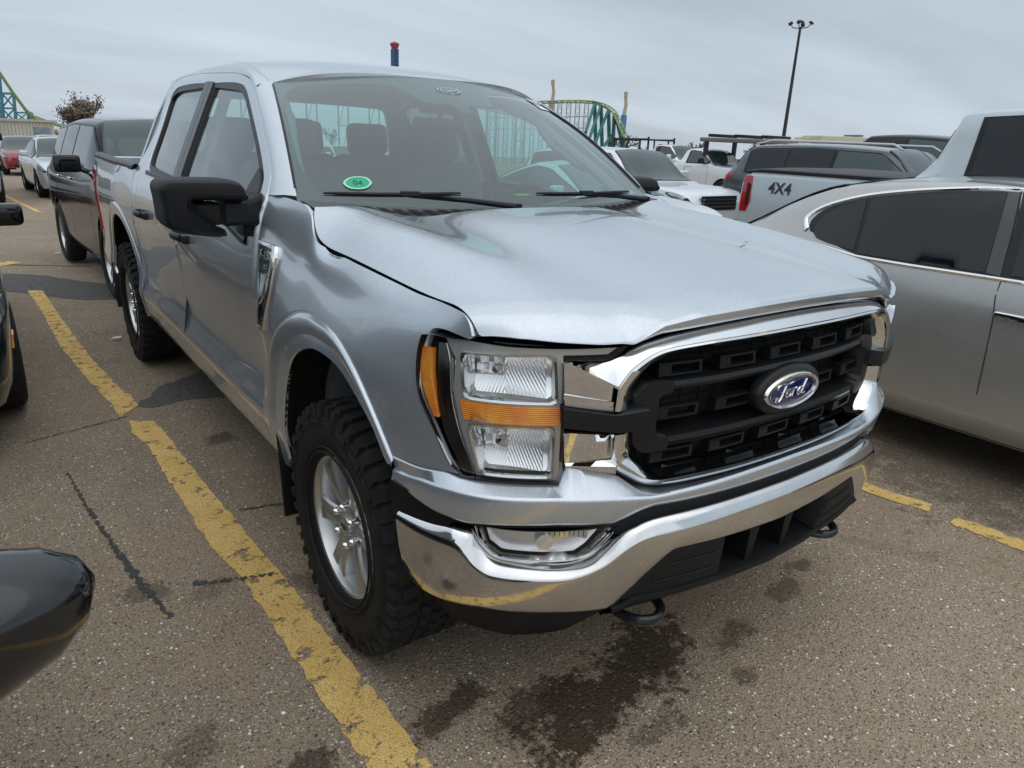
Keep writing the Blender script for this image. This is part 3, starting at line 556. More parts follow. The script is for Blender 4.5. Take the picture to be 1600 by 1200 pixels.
class MB:
    """collects shapes of one part"""
    def __init__(s): s.V = []; s.F = []
    def add(s, V, F): k = len(s.V); s.V += [tuple(map(float, v)) for v in V]; s.F += [tuple(int(i)+k for i in f) for f in F]; return s
    def box(s, c, d, rz=0, bev=0.0, rx=0, ry=0):
        bm = bmesh.new(); bmesh.ops.create_cube(bm, size=1)
        for v in bm.verts: v.co = Vector((v.co.x*d[0], v.co.y*d[1], v.co.z*d[2]))
        if bev > 0: bmesh.ops.bevel(bm, geom=bm.edges[:]+bm.verts[:], offset=min(bev, min(d)*.45), segments=3, profile=.6, affect='EDGES')
        M = Matrix.Translation(c) @ Matrix.Rotation(rz, 4, 'Z') @ Matrix.Rotation(ry, 4, 'Y') @ Matrix.Rotation(rx, 4, 'X'); bm.transform(M)
        bm.verts.ensure_lookup_table(); s.add([v.co for v in bm.verts], [[v.index for v in f.verts] for f in bm.faces]); bm.free(); return s
    def tube(s, pts, r, n=10, caps=True):
        P = [Vector(p) for p in pts]; rs = r if hasattr(r, '__len__') else [r]*len(P); V = []; F = []; up = None
        for i, p in enumerate(P):
            t = (P[min(i+1, len(P)-1)]-P[max(i-1, 0)]).normalized()
            if up is None: up = Vector((0, 0, 1)) if abs(t.z) < .9 else Vector((1, 0, 0))
            a = t.cross(up).normalized(); b = a.cross(t).normalized(); up = b
            for k in range(n): th = 2*math.pi*k/n; V.append(p+(a*math.cos(th)+b*math.sin(th))*rs[i])
        for i in range(len(P)-1):
            for k in range(n): F.append((i*n+k, i*n+(k+1) % n, (i+1)*n+(k+1) % n, (i+1)*n+k))
        if caps: F.append(tuple(range(n))[::-1]); F.append(tuple(range((len(P)-1)*n, len(P)*n)))
        return s.add(V, F)
    def lathe(s, prof, axis_pt=(0, 0, 0), n=32, M=None):
        """prof: (radius, along x)"""
        V = []; F = []
        for r, x in prof:
            for k in range(n): th = 2*math.pi*k/n; V.append(Vector((x, r*math.cos(th), r*math.sin(th))))
        for i in range(len(prof)-1):
            for k in range(n): F.append((i*n+k, i*n+(k+1) % n, (i+1)*n+(k+1) % n, (i+1)*n+k))
        if M is not None: V = [M @ v for v in V]
        return s.add([Vector(v)+Vector(axis_pt) for v in V], F)
    def prism(s, pts, d, close=True):
        """pts 3D outline, d extrusion vector"""
        n = len(pts); P = [Vector(p) for p in pts]; d = Vector(d); V = P+[p+d for p in P]
        F = [tuple(range(n)), tuple(range(n, 2*n))[::-1]]+[(i, i+n, (i+1) % n+n, (i+1) % n) for i in range(n)]
        return s.add(V, F)
    def build(s, name, mat, parent=None, smooth=True, angle=30, fix=True):
        o = mesh_obj(name, s.V, s.F, mat, parent, smooth)
        if fix:
            bm = bmesh.new(); bm.from_mesh(o.data); bmesh.ops.recalc_face_normals(bm, faces=bm.faces); bm.to_mesh(o.data); bm.free()
        if smooth: o.data.set_sharp_from_angle(angle=R_(angle))
        return o
def L2(key): return np.array([p[:2] for p in TR[key]])
def SL(key, seg=5): return smooth_loop(TR[key], seg)
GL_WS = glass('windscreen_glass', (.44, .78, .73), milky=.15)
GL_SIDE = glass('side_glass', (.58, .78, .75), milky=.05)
GL_PRIV = glass('privacy_glass', (.20, .22, .22))
GL_REAR = glass('rear_glass', (.70, .80, .78))
GL_LENS = glass('clear_lens', (.93, .94, .94), ior=1.45)
BEZEL = simple('satin_bezel', (.50, .485, .46), .33, .5)
CHROME_S = simple('lamp_chrome', (.78, .78, .78), .10, 1.0)
REFL = simple('reflector', (.86, .86, .87), .22, .75)
AMBER = simple('amber_lens', (1.0, .30, .015), .14, 0, coat=1.0, Emission_Color=(1, .25, .01, 1), Emission_Strength=.0)
RED_LENS = simple('red_lens', (.42, .008, .010), .12, 0, coat=1.0)
BLUE = simple('emblem_blue', (.006, .012, .095), .10, 0, coat=1.0)
GLOSS_STEEL = simple('painted_steel', (.012, .013, .016), .22)
FRIT = simple('black_frit', (.010, .011, .012), .08)
PILLAR = simple('pillar_film', (.055, .058, .062), .30)
GREEN_ST = simple('green_sticker', (.02, .40, .20), .5); MINT = simple('mint_print', (.35, .72, .52), .5)
PAPER = simple('white_paper', (.80, .80, .80), .7); INK = simple('black_ink', (.02, .02, .02), .6)
COWLM = simple('grey_cowl_plastic', (.045, .048, .052), .42, spec=.6)
LOGOW = simple('etched_white', (.45, .48, .48), .6)
def _amber():
    t = NT('amber_ridged'); P = t.geo(); s = t.n('SeparateXYZ', i0=P); w = t.math('SINE', t.math('MULTIPLY', s.outputs[2], 1250.0))
    t.bsdf(Base_Color=t.mix(t.mr(t.noise(22, 2, .5, P), .35, .65), (.95, .24, .008), (1.0, .42, .03)), Roughness=.16, Coat_Weight=1.0, Normal=t.bump(w, .5, .0015)); return t.m
AMBER = _amber()
CAPRED = simple('dark_red_oval', (.08, .02, .018), .4)
INTERIOR = simple('dark_grey_interior', (.15, .155, .155), .7); SEATM = simple('dark_seat_cloth', (.11, .118, .12), .9, bump=.2)
LINER = simple('grey_headliner', (.30, .30, .29), .95)
YELLOW_NOTE = simple('yellow_card', (.75, .72, .04), .7)
# ---------------------------------------------------------------- ground
def gz(y):
    return float(np.interp(y, [-60, 3.6, 9, 20, 33, 60, 130, 400, 1400], [0, 0, -.15, -.28, -.54, -1.4, -3.6, -15, -42]))
def asphalt():
    t = NT('asphalt'); P = t.geo()
    big = t.noise(.35, 6, .6, P); mid = t.noise(2.2, 6, .65, P); fine = t.noise(60, 3, .6, P)
    v1 = t.n('TexVoronoi', Scale=74.0, Vector=P, Randomness=1.0); v2 = t.n('TexVoronoi', Scale=165.0, Vector=P); v3 = t.n('TexVoronoi', Scale=38.0, Vector=P)
    sep1 = t.n('SeparateColor', i0=v1.outputs['Color']); sep2 = t.n('SeparateColor', i0=v2.outputs['Color']); sep3 = t.n('SeparateColor', i0=v3.outputs['Color'])
    matrix = t.mix(t.mr(mid, .3, .7), (.185, .154, .122), (.285, .243, .196))
    matrix = t.mix(t.mr(big, .35, .68, 0, .55), matrix, (.305, .256, .202))
    # stone tints
    r = t.n('ValToRGB'); cr = r.color_ramp; cr.interpolation = 'LINEAR'
    for p, c in ((0, (.020, .022, .026)), (.14, (.045, .045, .046)), (.3, (.12, .10, .08)), (.55, (.25, .21, .165)), (.75, (.38, .30, .22)), (.9, (.50, .45, .38)), (1, (.66, .62, .56))):
        k = cr.elements.new(p) if p not in (0, 1) else cr.elements[p]; k.color = (*c, 1)
    t.l(sep1.outputs[0], r.inputs[0])
    s1 = t.mr(v1.outputs['Distance'], .0075*62*.55, .0075*62*.95, 1, 0); keep1 = t.mr(sep1.outputs[1], .22, .30, 0, 1)
    col = t.mix(t.math('MULTIPLY', s1, keep1), matrix, r.outputs[0])
    r2 = t.n('ValToRGB'); cr = r2.color_ramp
    for p, c in ((0, (.028, .028, .030)), (.25, (.12, .108, .094)), (.65, (.22, .195, .16)), (.9, (.36, .33, .29)), (1, (.50, .47, .42))):
        k = cr.elements.new(p) if p not in (0, 1) else cr.elements[p]; k.color = (*c, 1)
    t.l(sep2.outputs[0], r2.inputs[0])
    s2 = t.mr(v2.outputs['Distance'], .25, .5, 1, 0); col = t.mix(t.math('MULTIPLY', s2, .7), col, r2.outputs[0])
    r3 = t.n('ValToRGB'); cr = r3.color_ramp
    for p, c in ((0, (.028, .032, .038)), (.5, (.07, .075, .075)), (.75, (.30, .24, .18)), (1, (.42, .39, .34))):
        k = cr.elements.new(p) if p not in (0, 1) else cr.elements[p]; k.color = (*c, 1)
    t.l(sep3.outputs[0], r3.inputs[0])
    keep3 = t.math('GREATER_THAN', sep3.outputs[1], .86); s3 = t.mr(v3.outputs['Distance'], .20, .26, 1, 0)
    col = t.mix(t.math('MULTIPLY', s3, keep3), col, r3.outputs[0])
    # dark pits
    pits = t.mr(t.noise(95, 2, .7, P), .60, .68, 0, .8); col = t.mix(pits, col, (.022, .021, .020))
    dustn = t.noise(.9, 5, .55, P); col = t.mix(t.mr(dustn, .50, .72, 0, .55), col, (.27, .205, .15)); wear = t.noise(.22, 4, .6, P); col = t.mix(1.0, col, t.mix(t.mr(wear, .35, .65), (.84, .84, .85), (1.12, 1.12, 1.12)), 'MULTIPLY')
    col = t.mix(1.0, col, (1.20, 1.11, .98), 'MULTIPLY')
    grain = t.noise(170, 3, .75, P); col = t.mix(1.0, col, t.mix(t.mr(grain, .30, .70), (.60, .58, .56), (1.38, 1.38, 1.38)), 'MULTIPLY')
    # oil and water stains in front of the truck and along the bay: soft blobs broken by noise
    sx = t.n('SeparateXYZ', Vector=P) if False else t.n('SeparateXYZ', i0=P)
    wob = t.noise(3.1, 6, .7, P); wob2 = t.noise(9, 4, .7, P)
    wsum = t.math('ADD', t.math('MULTIPLY', t.math('SUBTRACT', wob, .5), 3.2), t.math('ADD', t.math('MULTIPLY', t.math('SUBTRACT', wob2, .5), 2.6), t.math('MULTIPLY', t.math('SUBTRACT', t.noise(40, 3, .6, P), .5), 1.6)))
    acc = None
    for (cx, cy, rx, ry, a, st) in ((-.45, -.70, .34, .13, .12, 1.0), (-.14, -.64, .22, .11, .2, .95), (-.62, -.62, .16, .08, .1, .8), (-.84, -.50, .15, .055, .15, .9), (.20, -.74, .11, .05, .2, .65), (.04, -.90, .05, .035, 0, .6), (.60, -.66, .12, .045, .3, .6), (.80, -.60, .07, .045, 0, .7), (-.40, -.89, .10, .045, 0, .55), (-1.26, -.46, .09, .06, .3, .85), (-1.48, .60, .085, .07, 0, .6), (-1.52, -.25, .10, .09, .4, .5), (-.85, 2.88, .15, .13, 0, .85), (-.69, 3.5, .22, .12, .1, .5), (-.87, 1.91, .10, .09, 0, .7), (-1.30, .50, .08, .04, .4, .35), (-.95, .35, .07, .16, .3, .55), (-.98, -.1, .12, .12, .3, .45), (1.25, -.75, .05, .30, .5, .22), (2.6, -.5, .8, .9, .2, .5)):
        dx = t.math('SUBTRACT', sx.outputs[0], cx); dy = t.math('SUBTRACT', sx.outputs[1], cy)
        ca, sa = math.cos(a), math.sin(a)
        ex = t.math('DIVIDE', t.math('ADD', t.math('MULTIPLY', dx, ca), t.math('MULTIPLY', dy, sa)), rx); ey = t.math('DIVIDE', t.math('ADD', t.math('MULTIPLY', dx, -sa), t.math('MULTIPLY', dy, ca)), ry)
        d = t.math('SQRT', t.math('ADD', t.math('MULTIPLY', ex, ex), t.math('MULTIPLY', ey, ey)))
        d = t.math('ADD', d, wsum)
        m = t.mr(d, .66, 1.14, st, 0); acc = m if acc is None else t.math('MAXIMUM', acc, m)
    dark = t.mix(1.0, col, (.22, .185, .16), 'MULTIPLY'); col = t.mix(acc, col, dark)
    rough = t.mr(acc, 0, 1, .88, .55)
    h = t.math('ADD', t.math('MULTIPLY', t.math('MULTIPLY', s1, keep1), .6), t.math('MULTIPLY', fine, .7)); h = t.math('SUBTRACT', h, t.math('MULTIPLY', pits, 1.0)); h = t.math('ADD', h, t.math('MULTIPLY', s2, .3))
    t.bsdf(Base_Color=col, Roughness=rough, Normal=t.bump(h, .9, .006), Specular_IOR_Level=.35); return t.m
ASPHALT = asphalt()
def tar(name, c=(.035, .034, .034), a=.95):
    t = NT(name); P = t.geo(); n = t.noise(30, 5, .65, P); v = t.noise(160, 3, .6, P)
    b = t.n('BsdfPrincipled', Base_Color=t.mix(t.mr(v, .4, .7), c, tuple(min(1, x*2.6) for x in c)), Roughness=.8, Normal=t.bump(v, .6, .004))
    tr = t.n('BsdfTransparent'); mx = t.n('MixShader', i0=t.mr(n, .36, .46, 0, a), i1=tr.outputs[0], i2=b.outputs[0]); t.l(mx.outputs[0], t.out.inputs[0]); return t.m
def worn_paint():
    t = NT('worn_yellow_paint'); P = t.geo(); n = t.noise(14, 8, .72, P); f = t.noise(110, 3, .7, P); v = t.noise(5, 4, .6, P)
    col = t.mix(t.mr(v, .3, .7), (.78, .49, .145), (.92, .63, .24)); col = t.mix(t.mr(f, .48, .62, 0, .85), col, (.60, .40, .13)); col = t.mix(t.mr(t.noise(260, 2, .5, P), .58, .66, 0, .9), col, (.05, .042, .03))
    b = t.n('BsdfPrincipled', Base_Color=col, Roughness=.75, Normal=t.bump(f, .9, .006), Specular_IOR_Level=.3)
    holes = t.math('MULTIPLY', t.mr(n, .39, .45, 0, 1), t.mr(f, .33, .39, 0, 1))
    tr = t.n('BsdfTransparent'); mx = t.n('MixShader', i0=holes, i1=tr.outputs[0], i2=b.outputs[0]); t.l(mx.outputs[0], t.out.inputs[0]); return t.m
YELLOW = worn_paint(); TAR = tar('tar_seal'); PATCHM = tar('asphalt_patch', (.060, .056, .052), 1.0)
def build_ground():
    ys = [-60, -20, 0, 3.6, 9, 20, 33, 45, 60, 90, 130, 200, 400, 800, 1400]; xs = [-500, -60, -20, 0, 20, 60, 200, 900, 1600]
    V = [(x, y, gz(y)) for y in ys for x in xs]; n = len(xs); F = [(i*n+j, i*n+j+1, (i+1)*n+j+1, (i+1)*n+j) for i in range(len(ys)-1) for j in range(n-1)]
    tag(mesh_obj('ground', V, F, ASPHALT, None, False), kind='structure')
def ribbon(name, pts, w, mat, z=.004, jit=.0, seed=1, kind='structure', n=60, par=None):
    """flat marking with slightly uneven edges"""
    rnd = random.Random(seed); P = resample(np.array(pts, float), n); t = np.gradient(P, axis=0); t /= np.linalg.norm(t, axis=1)[:, None]; nn_ = np.stack([-t[:, 1], t[:, 0]], 1)
    W = w if hasattr(w, '__len__') else [w]*len(pts); Wd = np.interp(np.linspace(0, 1, n), np.linspace(0, 1, len(W)), W)/2
    a = [P[i]+nn_[i]*(Wd[i]+rnd.uniform(-jit, jit)) for i in range(n)]; b = [P[i]-nn_[i]*(Wd[i]+rnd.uniform(-jit, jit)) for i in range(n)]
    V = [(p[0], p[1], gz(p[1])+z) for p in a+b]; F = [(i, i+n, i+n+1, i+1) for i in range(n-1)]
    o = mesh_obj(name, V, F, mat, par, False); tag(o, kind=kind) if par is None else None; return o
build_ground()
def band(name, A, B_, mat, z=.004, jit=.006, seed=1, n=90):
    rnd = random.Random(seed); A, B_ = resample(np.array(A, float), n), resample(np.array(B_, float), n); j = [rnd.uniform(-jit, jit) for _ in range(2*n)]
    V = [(p[0]+j[i], p[1], gz(p[1])+z) for i, p in enumerate(np.vstack([A, B_]))]; return tag(mesh_obj(name, V, [(i, i+n, i+n+1, i+1) for i in range(n-1)], mat, None, False), kind='structure')
band('parking_line', [(-1.242, 2.42), (-1.257, 2.2), (-1.222, 2.0), (-1.221, 1.666), (-1.213, 1.149), (-1.204, .80), (-1.165, .49), (-1.16, .144), (-1.154, -.14), (-1.142, -.56), (-1.13, -1.2), (-1.10, -3.2)],
     [(-1.126, 2.35), (-1.103, 2.05), (-1.095, 1.68), (-1.064, 1.058), (-1.052, .746), (-1.029, .5), (-1.024, .16), (-1.012, -.16), (-1.0, -.4), (-1.0, -.644), (-.985, -1.2), (-.96, -3.2)], YELLOW, seed=3, n=150)
band('parking_line', [(-1.274, 2.50), (-1.285, 2.76), (-1.352, 3.383), (-1.407, 4.289), (-1.426, 6.0), (-1.464, 7.06)], [(-1.150, 2.66), (-1.162, 2.845), (-1.206, 3.152), (-1.257, 3.778), (-1.297, 5.2), (-1.332, 7.0)], YELLOW, seed=4, n=120)
ribbon('parking_line', [(1.86, -2.9), (1.80, -1.07), (1.775, -.77)], [.13, .13, .10], YELLOW, jit=.012, seed=5, n=60)
ribbon('parking_line', [(1.805, -.65), (1.74, -.43), (1.70, .8), (1.62, 3.0), (1.5, 6.5)], [.09, .16, .14, .14, .14], YELLOW, jit=.010, seed=6, n=80)
ribbon('parking_line', [(-1.73, 9.15), (-1.46, 9.35)], .24, YELLOW, jit=.02, seed=8, n=20)
ribbon('parking_line', [(-.70, 16.1), (-1.06, 20.2), (-1.4, 25)], .10, YELLOW, jit=.01, seed=9, n=30)
ribbon('asphalt_repair', [(-4.5, 8.9), (-1.65, 7.98), (-.87, 6.58), (.5, 6.0), (3, 5.6)], [.85, .85, .78, .6, .5], PATCHM, z=.003, jit=.03, seed=11, n=60)
ribbon('asphalt_repair', [(-1.14, 2.62), (-.90, 2.78), (-.4, 2.9), (1.2, 3.0)], [.10, .85, 1.1, 1.1], PATCHM, z=.0025, jit=.03, seed=12, n=60)
ribbon('tar_crack', [(-4.5, 9.9), (-1.6, 9.17), (-.7, 8.6)], [.05, .05, .07], TAR, z=.003, jit=.02, seed=13, n=50)
ribbon('tar_crack', [(-1.61, 1.84), (-1.56, 1.263), (-1.532, 1.032), (-1.492, .713), (-1.438, .404)], [.006, .010, .020, .028, .014], TAR, z=.004, jit=.009, seed=14, n=90)
ribbon('tar_crack', [(-1.75, 2.35), (-1.5, 2.42), (-1.24, 2.50)], [.006, .010, .012], TAR, z=.0035, jit=.006, seed=15, n=60)
ribbon('tar_crack', [(-1.02, 1.05), (-.72, .98)], [.012, .018], TAR, z=.0035, jit=.008, seed=16, n=40)
ribbon('tar_crack', [(-1.33, .57), (-1.15, .50), (-1.04, .47)], [.022, .016, .012], TAR, z=.0045, jit=.010, seed=17, n=40)
for i, (x, y, a) in enumerate(((-1.02, 4.33, .3), (-1.01, 8.9, .1), (-.68, .62, 1.0), (-.82, .72, .4))):
    s = .045 if i < 2 else .016
    tag(mesh_obj('paper_scrap', [(x-s, y-s*.4, .006), (x+s*.6, y-s*.5, .008), (x+s*.8, y+s*.4, .012), (x-s*.5, y+s*.5, .007)], [(0, 1, 2, 3)], simple('litter_paper', (.75, .75, .73), .8), None, False),
        ['white scrap of paper on the asphalt beside the far part of the yellow line', 'white scrap lying near the rear wheel of the black suv', 'tiny pale chip on the asphalt nearer to the mud flap', 'tiny pale chip on the asphalt below the front door'][i], 'litter', kind=None)
# ---------------------------------------------------------------- far background
CG = simple('coaster_green', (.02, .145, .125), .5); CL = simple('coaster_lime', (.22, .30, .11), .6); CBL = simple('coaster_teal_blue', (.05, .20, .26), .55); CGY = simple('coaster_grey_steel', (.20, .25, .29), .6)
def track(name, pts, par, r=.22, gap=1.3, mat=CL, side=(0, 1, 0)):
    m = MB(); P = smooth_loop([tuple(p) for p in np.array(pts)[:, [0, 1]]], 1, False) if False else None
    Q = resample(np.array(pts, float), 60); s = np.array(side)*gap/2; m.tube(Q+s, r, 6).tube(Q-s, r, 6)
    for k in range(0, 60, 2): m.tube([Q[k]+s-[0, 0, r], Q[k]-s-[0, 0, r]], r*.6, 4)
    m.tube(Q-[0, 0, r*3.4], r*1.5, 6); return m.build(name, mat, par, angle=50)
SURVEY = _cam_matrix(Vector((0, 0, 0)), .6363, .3278, .0433).to_3x3()      # bearings were surveyed from where the photographer stood
def cam_at(px, py, dist):
    d = SURVEY @ Vector(((px-800)/1133.6, -(py-600)/1133.6, -1)); h = math.hypot(d.x, d.y); return Vector((-1.7711, -1.9924, 1.6404))+d*(dist/h)
# right hand coaster hill, about 150 m away
A = thing('roller_coaster', 'green coaster hill with white trestles and steep dark green struts behind the parked cars', 'roller coaster', cam_at(930, 232, 150)); A0v = Vector(A.location)
prof = [(760, 168), (800, 162), (850, 158), (880, 157), (905, 157), (925, 158), (940, 162), (952, 168), (960, 175), (966, 187), (974, 205), (982, 228)]
dist = np.interp(range(len(prof)), [0, 6, 11], [160, 150, 135]); pts = [cam_at(x, y, d)-A0v for (x, y), d in zip(prof, dist)]
sm_ = smooth_loop([(p.x, p.y, 0) for p in pts], 5, False); zz = np.interp(np.linspace(0, 1, len(sm_)), np.linspace(0, 1, len(pts)), [p.z for p in pts])
track('coaster_track', np.column_stack([sm_, zz]), A, .11, 1.1)
def Z0(p): q = Vector(p); return Vector((q.x, q.y, gz(q.y+A0v.y)-A0v.z))
for x0, x1, ytop in ((929, 931, 159), (939, 941, 163), (951, 952, 170), (960, 957, 176), (962, 975, 178)):
    top = cam_at(x0, ytop+1.5, 150)-A0v; b = cam_at(x1, 236, 150)-A0v; MB().tube([top, b], .36, 8).build('coaster_column', CG, A)
for (x0, y0, x1, y1) in ((929, 162, 917, 203), (939, 165, 923, 212), (951, 171, 931, 222), (960, 178, 984, 240), (963, 182, 978, 240), (955, 212, 941, 232)):
    MB().tube([cam_at(x0, y0, 150)-A0v, cam_at(x1-(2 if x1 < x0 else -2), y1+4, 143)-A0v], .30, 8).build('coaster_strut', CG, A)
for k, x in enumerate(range(760, 925, 14)):
    m = MB(); y0 = float(np.interp(x, [p[0] for p in prof], [p[1] for p in prof]))+1.5
    a, b = cam_at(x, y0, 155)-A0v, cam_at(x+6.5, y0, 155)-A0v
    for p in (a, b): m.tube([p, Z0(p)], .085, 5)
    H_ = (a.z-Z0(a).z); q = 7
    for i in range(q):
        z1, z2 = a.z-H_*i/q, a.z-H_*(i+1)/q; m.tube([(a.x, a.y, z1), (b.x, b.y, z2)], .045, 4).tube([(b.x, b.y, z1), (a.x, a.y, z2)], .045, 4)
    m.build('coaster_trestle', CGY, A, angle=60)
for yy in (182, 200): MB().tube([cam_at(760, yy+2, 155)-A0v, cam_at(919, yy, 155)-A0v], .07, 5).build('coaster_tie', CGY, A)
# lattice hill seen through the cab and mirrored in the paint
def lattice_hill(label, loc, prof, sp, mat_s, dirv, group=None):
    T = thing('roller_coaster', label, 'roller coaster', loc, 0); d = Vector(dirv).normalized(); X = np.array([p[0] for p in prof]); Zp = np.array([p[1] for p in prof])
    xs_ = np.linspace(X[0], X[-1], 70); track('coaster_track', [tuple(d*x+Vector((0, 0, z))) for x, z in zip(xs_, np.interp(xs_, X, Zp))], T, .10, 1.0, CL, (-d.y, d.x, 0))
    for x in np.arange(X[0], X[-1], sp):
        z = float(np.interp(x, X, Zp)); m = MB(); a = d*x; b = d*(x+sp*.32)
        m.tube([a, a+Vector((0, 0, z))], .13, 5).tube([b, b+Vector((0, 0, z))], .13, 5); q = max(2, int(z/4))
        for i in range(q): m.tube([a+Vector((0, 0, z*i/q)), b+Vector((0, 0, z*(i+1)/q))], .06, 4).tube([a+Vector((0, 0, z*(i+1)/q)), b+Vector((0, 0, z*(i+1)/q))], .06, 4)
        m.build('coaster_trestle', mat_s, T, angle=60)
    return T
lattice_hill('grey lattice coaster lift hill seen through the cab of the silver pickup', cam_at(420, 200, 130).to_tuple()[:2]+(-3.2,), [(-4, 10.5), (0, 11), (25, 11), (42, 8.5)], 5, CGY, (.93, -.36, 0))
lattice_hill('lattice coaster beyond the left edge of the lot', (-75, 25, -1), [(0, 10), (25, 22), (45, 26), (65, 22), (90, 8)], 6, CBL, (.15, 1, 0))
# left coaster: lime track falling to the right over teal towers
B_ = thing('roller_coaster', 'lime coaster track dropping behind the long beige wall with teal support towers', 'roller coaster', cam_at(40, 215, 95)); Bv = Vector(B_.location)
lp = [(-30, 82), (0, 113), (20, 143), (40, 170), (60, 189), (78, 200), (92, 208)]; lq = [cam_at(x, y, 95)-Bv for x, y in lp]
track('coaster_track', [tuple(p) for p in lq], B_, .075, .9, CL)
track('coaster_track', [tuple(cam_at(x, y, 110)-Bv) for x, y in ((50, 180), (64, 185), (78, 190), (92, 194), (108, 196))], B_, .07, .7, CL)
def tower_px(x0, x1, yt, yb, d, par, org, mat, r=.16, lv=3):
    m = MB(); c = [cam_at(x0, yt, d)-org, cam_at(x1, yt, d)-org, cam_at(x0-(x1-x0)*.12+ (yb-yt)*.03, yb, d)-org, cam_at(x1+(yb-yt)*.10, yb, d)-org]
    m.tube([c[0], c[2]], r, 6).tube([c[1], c[3]], r, 6).tube([c[0], c[1]], r*.8, 6)
    for i in range(lv):
        a, b = i/lv, (i+1)/lv; m.tube([c[0].lerp(c[2], a), c[1].lerp(c[3], b)], r*.5, 5).tube([c[1].lerp(c[3], a), c[0].lerp(c[2], b)], r*.5, 5).tube([c[0].lerp(c[2], b), c[1].lerp(c[3], b)], r*.6, 5)
    return m.build('support_tower', mat, par, angle=60)
tower_px(3, 21, 146, 192, 100, B_, Bv, CBL, .17, 2); tower_px(-14, -1, 120, 192, 100, B_, Bv, CBL, .17, 3); tower_px(24, 44, 176, 192, 102, B_, Bv, CBL, .12, 1); tower_px(44, 50, 176, 192, 98, B_, Bv, CBL, .12, 1); tower_px(56, 74, 196, 224, 90, B_, Bv, CBL, .10, 1)
WT = simple('blue_tower_steel', (.05, .12, .26), .5)
TW = thing('observation_tower', 'slender blue lattice tower with a faceted red cap above the silver pickup roof', 'tower', cam_at(618, 200, 240)); Tv = Vector(TW.location); m = MB(); k = 240/1133.6*1.02
hz_ = (cam_at(618, 77, 240)-Tv).z; w_ = 3.6*k
for i, (sx, sy) in enumerate(((-1, -1), (1, -1), (1, 1), (-1, 1))): m.tube([(sx*w_, sy*w_, -12), (sx*w_, sy*w_, hz_)], .16, 6)
n_ = 22
for i in range(n_):
    z1, z2 = hz_*i/n_, hz_*(i+1)/n_
    for (a, b) in (((-1, -1), (1, -1)), ((1, -1), (1, 1)), ((1, 1), (-1, 1)), ((-1, 1), (-1, -1))):
        m.tube([(a[0]*w_, a[1]*w_, z1), (b[0]*w_, b[1]*w_, z2)], .12, 4).tube([(b[0]*w_, b[1]*w_, z1), (a[0]*w_, a[1]*w_, z2)], .12, 4).tube([(a[0]*w_, a[1]*w_, z2), (b[0]*w_, b[1]*w_, z2)], .10, 4)
m.tube([(0, 0, -12), (0, 0, hz_)], w_*.8, 8); m.build('tower_shaft', WT, TW, angle=60)
m = MB(); V = []; zt = (cam_at(618, 65, 240)-Tv).z; zs_ = (cam_at(618, 68.5, 240)-Tv).z
for r_, z in ((w_*1.15, hz_), (7.0*k, zs_), (.3, zt)): 
    for j in range(8): a = 2*math.pi*j/8; V.append((r_*math.cos(a), r_*math.sin(a), z))
m.add(V, [(i*8+j, i*8+(j+1) % 8, (i+1)*8+(j+1) % 8, (i+1)*8+j) for i in range(2) for j in range(8)]+[tuple(range(8))]); m.build('tower_cap', simple('red_cap', (.30, .045, .055), .5), TW, smooth=False)
TAN = simple('pale_ride_mast', (.42, .36, .27), .6); BLM = simple('blue_mast', (.08, .20, .38), .6)
def mast(x0, y0, x1, y1, d, w, label, base=None):
    a, b = cam_at(x0, y0, d), cam_at(x1, y1, d); g = Vector((b.x, b.y, gz(b.y))); T = thing('ride_mast', label, 'mast', g); m = MB()
    m.tube([g-g, b-g], w*1.6, 8); m.build('mast_base', BLM if base else TAN, T); MB().tube([b-g, b.lerp(a, .5)-g+Vector((.3, 0, 0)), a-g], [w, w*.9, w*.8], 8).box(a-g, (w*1.5, w*1.4, w*3)).build('mast_arm', TAN, T)
mast(864, 129, 863, 158, 170, .38, 'short tan ride mast rising behind the windscreen edge of the silver pickup')
mast(978, 148, 975, 180, 170, .40, 'tall ride mast with a tan top and blue base right of the coaster', True)
# lamp post
LPc = cam_at(1222.5, 226, 62); LP_ = thing('lamp_post', 'tall dark floodlight pole with four lamp heads behind the parked trucks', 'lamp post', (LPc.x, LPc.y, gz(LPc.y)))
ztop = cam_at(1247, 42, 62).z-gz(LPc.y); POLE = simple('dark_pole', (.035, .036, .038), .5, .4)
MB().tube([(0, 0, 0), (0, 0, ztop)], [.16, .09], 12).build('pole', POLE, LP_)
for i in range(4):
    a = i*math.pi/2+.4; c, s = math.cos(a), math.sin(a); MB().tube([(0, 0, ztop-.1), (c*.5, s*.5, ztop-.05), (c*.7, s*.7, ztop+.15)], .035, 6).box((c*.72, s*.72, ztop+.24), (.30, .26, .18), rz=a, bev=.04, ry=.5).build('lamp_head', POLE, LP_)
MB().box((0, 0, ztop+.34), (.45, .22, .14), bev=.03).build('lamp_head', POLE, LP_)
